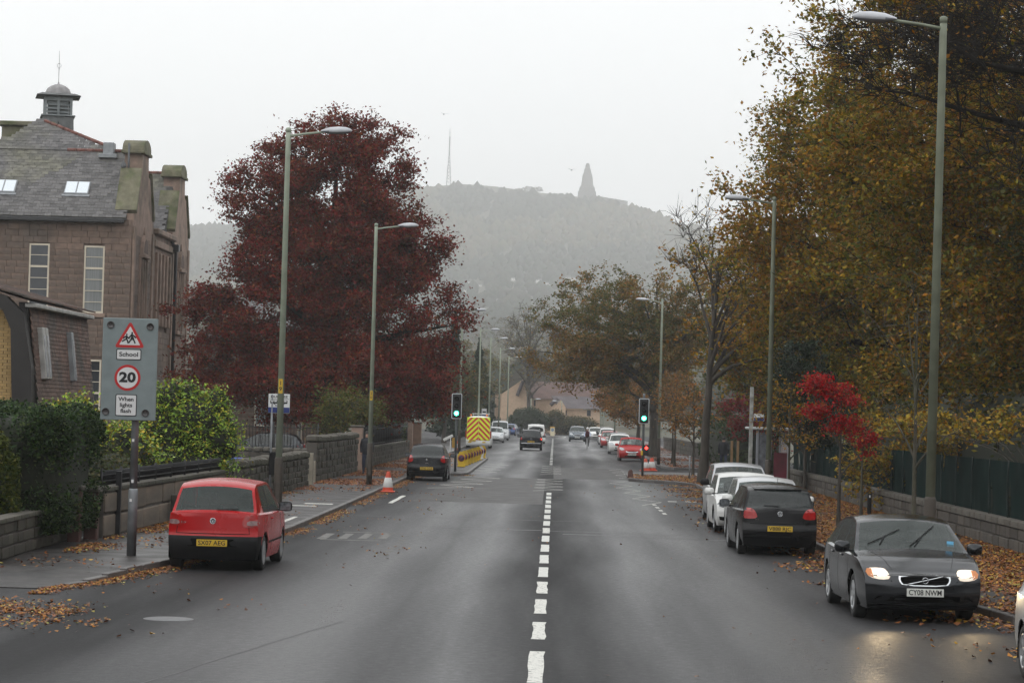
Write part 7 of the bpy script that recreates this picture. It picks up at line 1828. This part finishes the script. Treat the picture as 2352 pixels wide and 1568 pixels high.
# ------------------------------------------------------------------ people
def person(name_parent, V, E, Rad, mats, zsplit, parent, name='body', sub=2):
    me = bpy.data.meshes.new(name); me.from_pydata([Vector(v) for v in V], E, []); o = bpy.data.objects.new(name, me); COL.objects.link(o)
    md = o.modifiers.new('skin', 'SKIN'); ly = me.skin_vertices[0].data if me.skin_vertices else None
    if ly is None:
        bm = bmesh.new(); bm.from_mesh(me); bm.verts.layers.skin.verify(); bm.to_mesh(me); bm.free(); ly = me.skin_vertices[0].data
    for i, q in enumerate(Rad): ly[i].radius = (q, q) if not hasattr(q, '__len__') else q
    ly[0].use_root = True
    s_ = o.modifiers.new('sub', 'SUBSURF'); s_.levels = s_.render_levels = sub
    dg = bpy.context.evaluated_depsgraph_get(); m2 = bpy.data.meshes.new_from_object(o.evaluated_get(dg)); bpy.data.objects.remove(o)
    m2.materials.clear()
    for m in mats: m2.materials.append(m)
    for p in m2.polygons: p.use_smooth = True; p.material_index = zsplit(p.center)
    o = bpy.data.objects.new(name, m2); link(o, parent); return o
M_skin = mat('skin', (.42, .25, .18), .6, var=.05); M_jkt = mat('dark_jacket', (.014, .016, .022), .8, var=.3, scale=8); M_jean = mat('dark_jeans', (.02, .028, .055), .85, var=.2); M_shoe = mat('shoe_black', (.01, .01, .01), .5, var=0); M_hair = mat('dark_hair', (.02, .015, .012), .7, var=.2)
def walker(label, loc, rz, jm, leg=1):
    root = empty('person', loc, rz=rz, label=label, cat='person'); s = .16 * leg
    V = [(0, 0, .95), (0, 0, 1.15), (0, .02, 1.38), (0, .02, 1.48), (0, .03, 1.55), (0, .04, 1.64), (0, .03, 1.72),
         (.10, 0, .90), (.11, s, .50), (.11, s * .7, .10), (.11, s * .7 + .14, .04), (-.10, 0, .90), (-.11, -s * .5, .50), (-.11, -s * 1.8, .13), (-.11, -s * 1.8 + .13, .05),
         (.19, .02, 1.42), (.25, -.08, 1.14), (.23, .05, .92), (.23, .09, .84), (-.19, .02, 1.42), (-.25, .06, 1.14), (-.23, .12, .92), (-.23, .16, .85)]
    E = [(0, 1), (1, 2), (2, 3), (3, 4), (4, 5), (5, 6), (0, 7), (7, 8), (8, 9), (9, 10), (0, 11), (11, 12), (12, 13), (13, 14), (2, 15), (15, 16), (16, 17), (17, 18), (2, 19), (19, 20), (20, 21), (21, 22)]
    Rr = [(.16, .12), (.17, .13), (.18, .13), .07, .07, (.085, .1), .07, .10, .075, .05, .04, .10, .075, .05, .04, .08, .06, .045, .04, .08, .06, .045, .04]
    def zs(c):
        if c.z > 1.66: return 3
        if c.z > 1.50 or (c.z < .90 and abs(c.x) > .19): return 0
        if c.z > .88: return 1
        return 4 if c.z < .09 else 2
    person(None, V, E, Rr, [M_skin, jm, M_jean, M_hair, M_shoe], zs, root)
    b = MB(); b.lathe([(.001, 1.80), (.06, 1.785), (.095, 1.73), (.10, 1.67), (.085, 1.60)], 12, c=(0, .02, 0)); b.build('hair', [M_hair], root)
    b = MB(); b.lathe([(.20, .84), (.205, 1.0), (.20, 1.2), (.215, 1.38), (.16, 1.47), (.09, 1.51)], 14, c=(0, .01, 0))
    b.v = [(v[0], (v[1] - .01) * .72 + .01, v[2]) for v in b.v]; b.build('jacket', [jm], root)
    return root
walker('person in a dark coat walking on the left pavement behind the second lamp post', (-7.62, 104, .12), R(180), M_jkt)
walker('person in a dark jacket and jeans walking away past the wooden stakes', (8.75, 129, .12), 0, M_jkt, -1)
# cyclist coming towards us
cyc = empty('bicycle', (2.92, 211, 0), rz=math.pi, label='racing bicycle ridden towards us in the right lane', cat='bicycle')
for yy in (-.50, .50):
    b = MB(); n = 24
    P = [(0, yy + .335 * math.cos(2 * math.pi * k / n), .34 + .335 * math.sin(2 * math.pi * k / n)) for k in range(n + 1)]
    b.tube(P, .016, 6, caps=False)
    for k in range(8): b.tube([(0, yy, .34), (0, yy + .32 * math.cos(math.pi * k / 4), .34 + .32 * math.sin(math.pi * k / 4))], .003, 3)
    b.build('wheel', [M_tyre], cyc)
b = MB(); bbk, st_, hd, sdl = (0, -.08, .30), (0, -.22, .85), (0, .38, .82), (0, -.25, .93)
for a, c in ((bbk, st_), (st_, hd), (bbk, (0, .36, .74)), (bbk, (0, -.5, .34)), (st_, (0, -.5, .34)), (hd, (0, .5, .34)), ((0, .38, .8), (0, .36, .95))): b.tube([a, c], .017, 6)
b.build('frame', [M_trim], cyc); b = MB(); b.tube([(-.2, .50, .86), (-.21, .46, .97), (0, .38, .98), (.21, .46, .97), (.2, .50, .86)], .014, 6); b.build('handlebar', [M_trim], cyc); b = MB(); b.bbox(-.07, .07, -.38, -.12, .93, .98, .02); b.build('saddle', [M_trim], cyc)
rd = empty('person', (2.92, 211, 0), rz=math.pi, label='cyclist in a white helmet with pale blue sleeves and a dark red vest', cat='person')
V = [(0, -.25, 1.02), (0, -.12, 1.22), (0, .06, 1.40), (0, .12, 1.47), (0, .17, 1.54), (0, .21, 1.62),
     (.10, -.2, .98), (.13, .16, .82), (.11, -.02, .42), (.11, .10, .36), (-.10, -.2, .98), (-.13, .14, .72), (-.11, -.10, .28), (-.11, .02, .20),
     (.18, .06, 1.38), (.26, .22, 1.18), (.21, .42, 1.0), (-.18, .06, 1.38), (-.26, .22, 1.18), (-.21, .42, 1.0)]
E = [(0, 1), (1, 2), (2, 3), (3, 4), (4, 5), (0, 6), (6, 7), (7, 8), (8, 9), (0, 10), (10, 11), (11, 12), (12, 13), (2, 14), (14, 15), (15, 16), (2, 17), (17, 18), (18, 19)]
Rr = [.14, .15, .17, .06, .08, .08, .09, .07, .045, .035, .09, .07, .045, .035, .07, .05, .04, .07, .05, .04]
person(None, V, E, Rr, [M_skin, mat('vest_dark_red', (.12, .02, .03), .8), mat('sleeve_pale_blue', (.40, .45, .58), .8), M_shoe], lambda c: 0 if c.z > 1.5 else (2 if abs(c.x) > .17 and c.z > 1.02 else (1 if c.z > 1.0 else 3)), rd)
b = MB(); b.lathe([(.001, 1.80), (.07, 1.785), (.11, 1.73), (.12, 1.67), (.10, 1.64)], 12, c=(0, .2, 0)); b.build('helmet', [M_swh], rd)
# gulls
for (px, py, D, lb) in ((1020, 263, 300, 'gull gliding above the mast on the hill'), (1313, 391, 300, 'gull flying left of the hilltop memorial')):
    q = A(px, py, D); g = empty('gull', q, rz=.4, label=lb, cat='bird', group='gulls in the fog'); m = mat('gull_grey', (.16, .155, .15), .8)
    b = MB(); b.lathe([(.001, -.22), (.05, -.1), (.06, .05), (.03, .18), (.001, .24)], 8, axis='y'); b.build('body', [m], g)
    for sd in (1, -1): b = MB(); b.add([(0, -.06, .03), (0, .08, .03), (sd * .32, .12, .16), (sd * .30, -.02, .15), (sd * .68, -.02, .02), (sd * .5, -.05, .09), (0, 0, .05), (sd * .31, .05, .18)], [(0, 3, 7, 6), (1, 6, 7, 2), (3, 5, 4, 7), (2, 7, 4)]); b.build('wing', [m], g)

# ------------------------------------------------------------------ fallen leaves
r = rng(77)
PL = [((.40, .16, .03), 3), ((.24, .085, .025), 4), ((.48, .28, .05), 1.5), ((.11, .045, .025), 5), ((.36, .33, .08), .4)]
PLr = [((.22, .07, .03), 4), ((.14, .05, .03), 4), ((.32, .14, .04), 2)]
def litter(name, C, size, pal, lift=.012):
    n = len(C); up = r.normal(size=(n, 3)) * np.array([.35, .35, 0]) + np.array([0, 0, 1]); up /= np.linalg.norm(up, axis=1)[:, None]
    a = r.uniform(0, 6.28, n); d = np.stack([np.cos(a), np.sin(a), np.zeros(n)], 1); d -= up * (d * up).sum(1)[:, None]; s = np.cross(up, d); z = size * r.uniform(.6, 1.35, (n, 1)); cu = z * r.uniform(-.05, .28, (n, 1))
    C = C + np.array([0, 0, lift]); C[:, 2] += r.uniform(0, .012, n)
    V = np.stack([C - d * z * .5 + up * cu, C + s * z * .36, C + d * z * .5 + up * cu * .6, C - s * z * .36], 1)
    o = bpy.data.objects.new(name, np_mesh(name, V.reshape(-1, 3), np.arange(n * 4).reshape(n, 4), [leaf_mat('wet_leaf', .1, .4)], tint=np.repeat(palette_pick(r, pal, n, .3), 4, 0))); link(o); tag(o, 'fallen autumn leaves', kind='stuff'); return o
def clump(C, sc=.6, thr=0.0, sd=0):
    nz = np.array([mnoise.noise(Vector((q[0] * sc, q[1] * sc * .6, sd))) for q in C]); return C[nz + r.normal(0, .18, len(C)) > thr]
def kx(K, y): return np.interp(y, [a for a, _ in K], [c for _, c in K])
n = 19000; y = 36.5 + (112 - 36.5) * r.uniform(0, 1, n) ** 1.3; x = kx(KL, y) + .02 + np.abs(r.normal(0, .22, n)); litter('fallen_leaves', clump(np.stack([x, y, np.zeros(n)], 1), .8, -.12, 1), .06, PL)
n = 5000; y = r.normal(33.2, .9, n); x = -7.2 + r.normal(0, .75, n) + (33 - y) * .35; C = clump(np.stack([x, y, np.zeros(n)], 1), 1.3, .0, 2); litter('fallen_leaves', C[C[:, 0] < -5.6], .06, PL)
n = 1500; y = r.uniform(30, 100, n); x = r.uniform(-7.5, -2.8, n); litter('fallen_leaves', clump(np.stack([x, y, np.zeros(n)], 1), .5, .22, 3), .08, PL)
n = 9000; y = r.uniform(44, 84, n); x = -8.75 + np.abs(r.normal(0, .4, n)); litter('fallen_leaves', clump(np.stack([x, y, np.full(n, .12)], 1), .7, .0, 4), .075, PL)
n = 2600; y = r.uniform(40, 84, n); x = r.uniform(-9, -6.3, n); litter('fallen_leaves', clump(np.stack([x, y, np.full(n, .12)], 1), .5, .12, 5), .075, PL)
n = 24000; y = r.uniform(82, 160, n); x = r.uniform(-8.6, -6.1, n) ; C = np.stack([x, y, np.full(n, .12)], 1); litter('fallen_leaves', clump(C, .35, -.05, 6), .10, PLr + [((.3, .13, .04), 3)])
n = 75000; y = 34 + (112 - 34) * r.uniform(0, 1, n) ** 1.15; x = kx(KR, y) + .05 + (9.9 - kx(KR, y)) * r.uniform(0, 1, n) ** .9; litter('fallen_leaves', clump(np.stack([x, y, np.full(n, .125)], 1), .4, -.28, 7), .082, PL)
n = 16000; y = 29 + (104 - 29) * r.uniform(0, 1, n) ** 1.2; x = kx(KR, y) - np.abs(r.normal(0, .7, n)) - .02; litter('fallen_leaves', clump(np.stack([x, y, np.zeros(n)], 1), .6, .0, 8), .085, PL)
n = 5000; y = r.uniform(108, 118, n); x = r.uniform(3.6, 8.5, n); litter('fallen_leaves', clump(np.stack([x, y, np.full(n, .12)], 1), .5, .08, 9), .10, PL)
n = 9000; y = r.uniform(136, 230, n); x = r.uniform(6.4, 9.6, n); litter('fallen_leaves', clump(np.stack([x, y, np.full(n, .12)], 1), .3, .0, 10), .13, PLr)
n = 1500; y = r.uniform(120, 155, n); x = r.uniform(-8.3, -4.6, n); litter('fallen_leaves', np.stack([x, y, np.full(n, .12)], 1), .12, [((.42, .24, .12), 2), ((.3, .15, .06), 2)])
n = 500; y = r.uniform(24, 100, n); x = r.uniform(-3, 4.5, n); litter('fallen_leaves', clump(np.stack([x, y, np.zeros(n)], 1), .5, .32, 11), .06, PL)
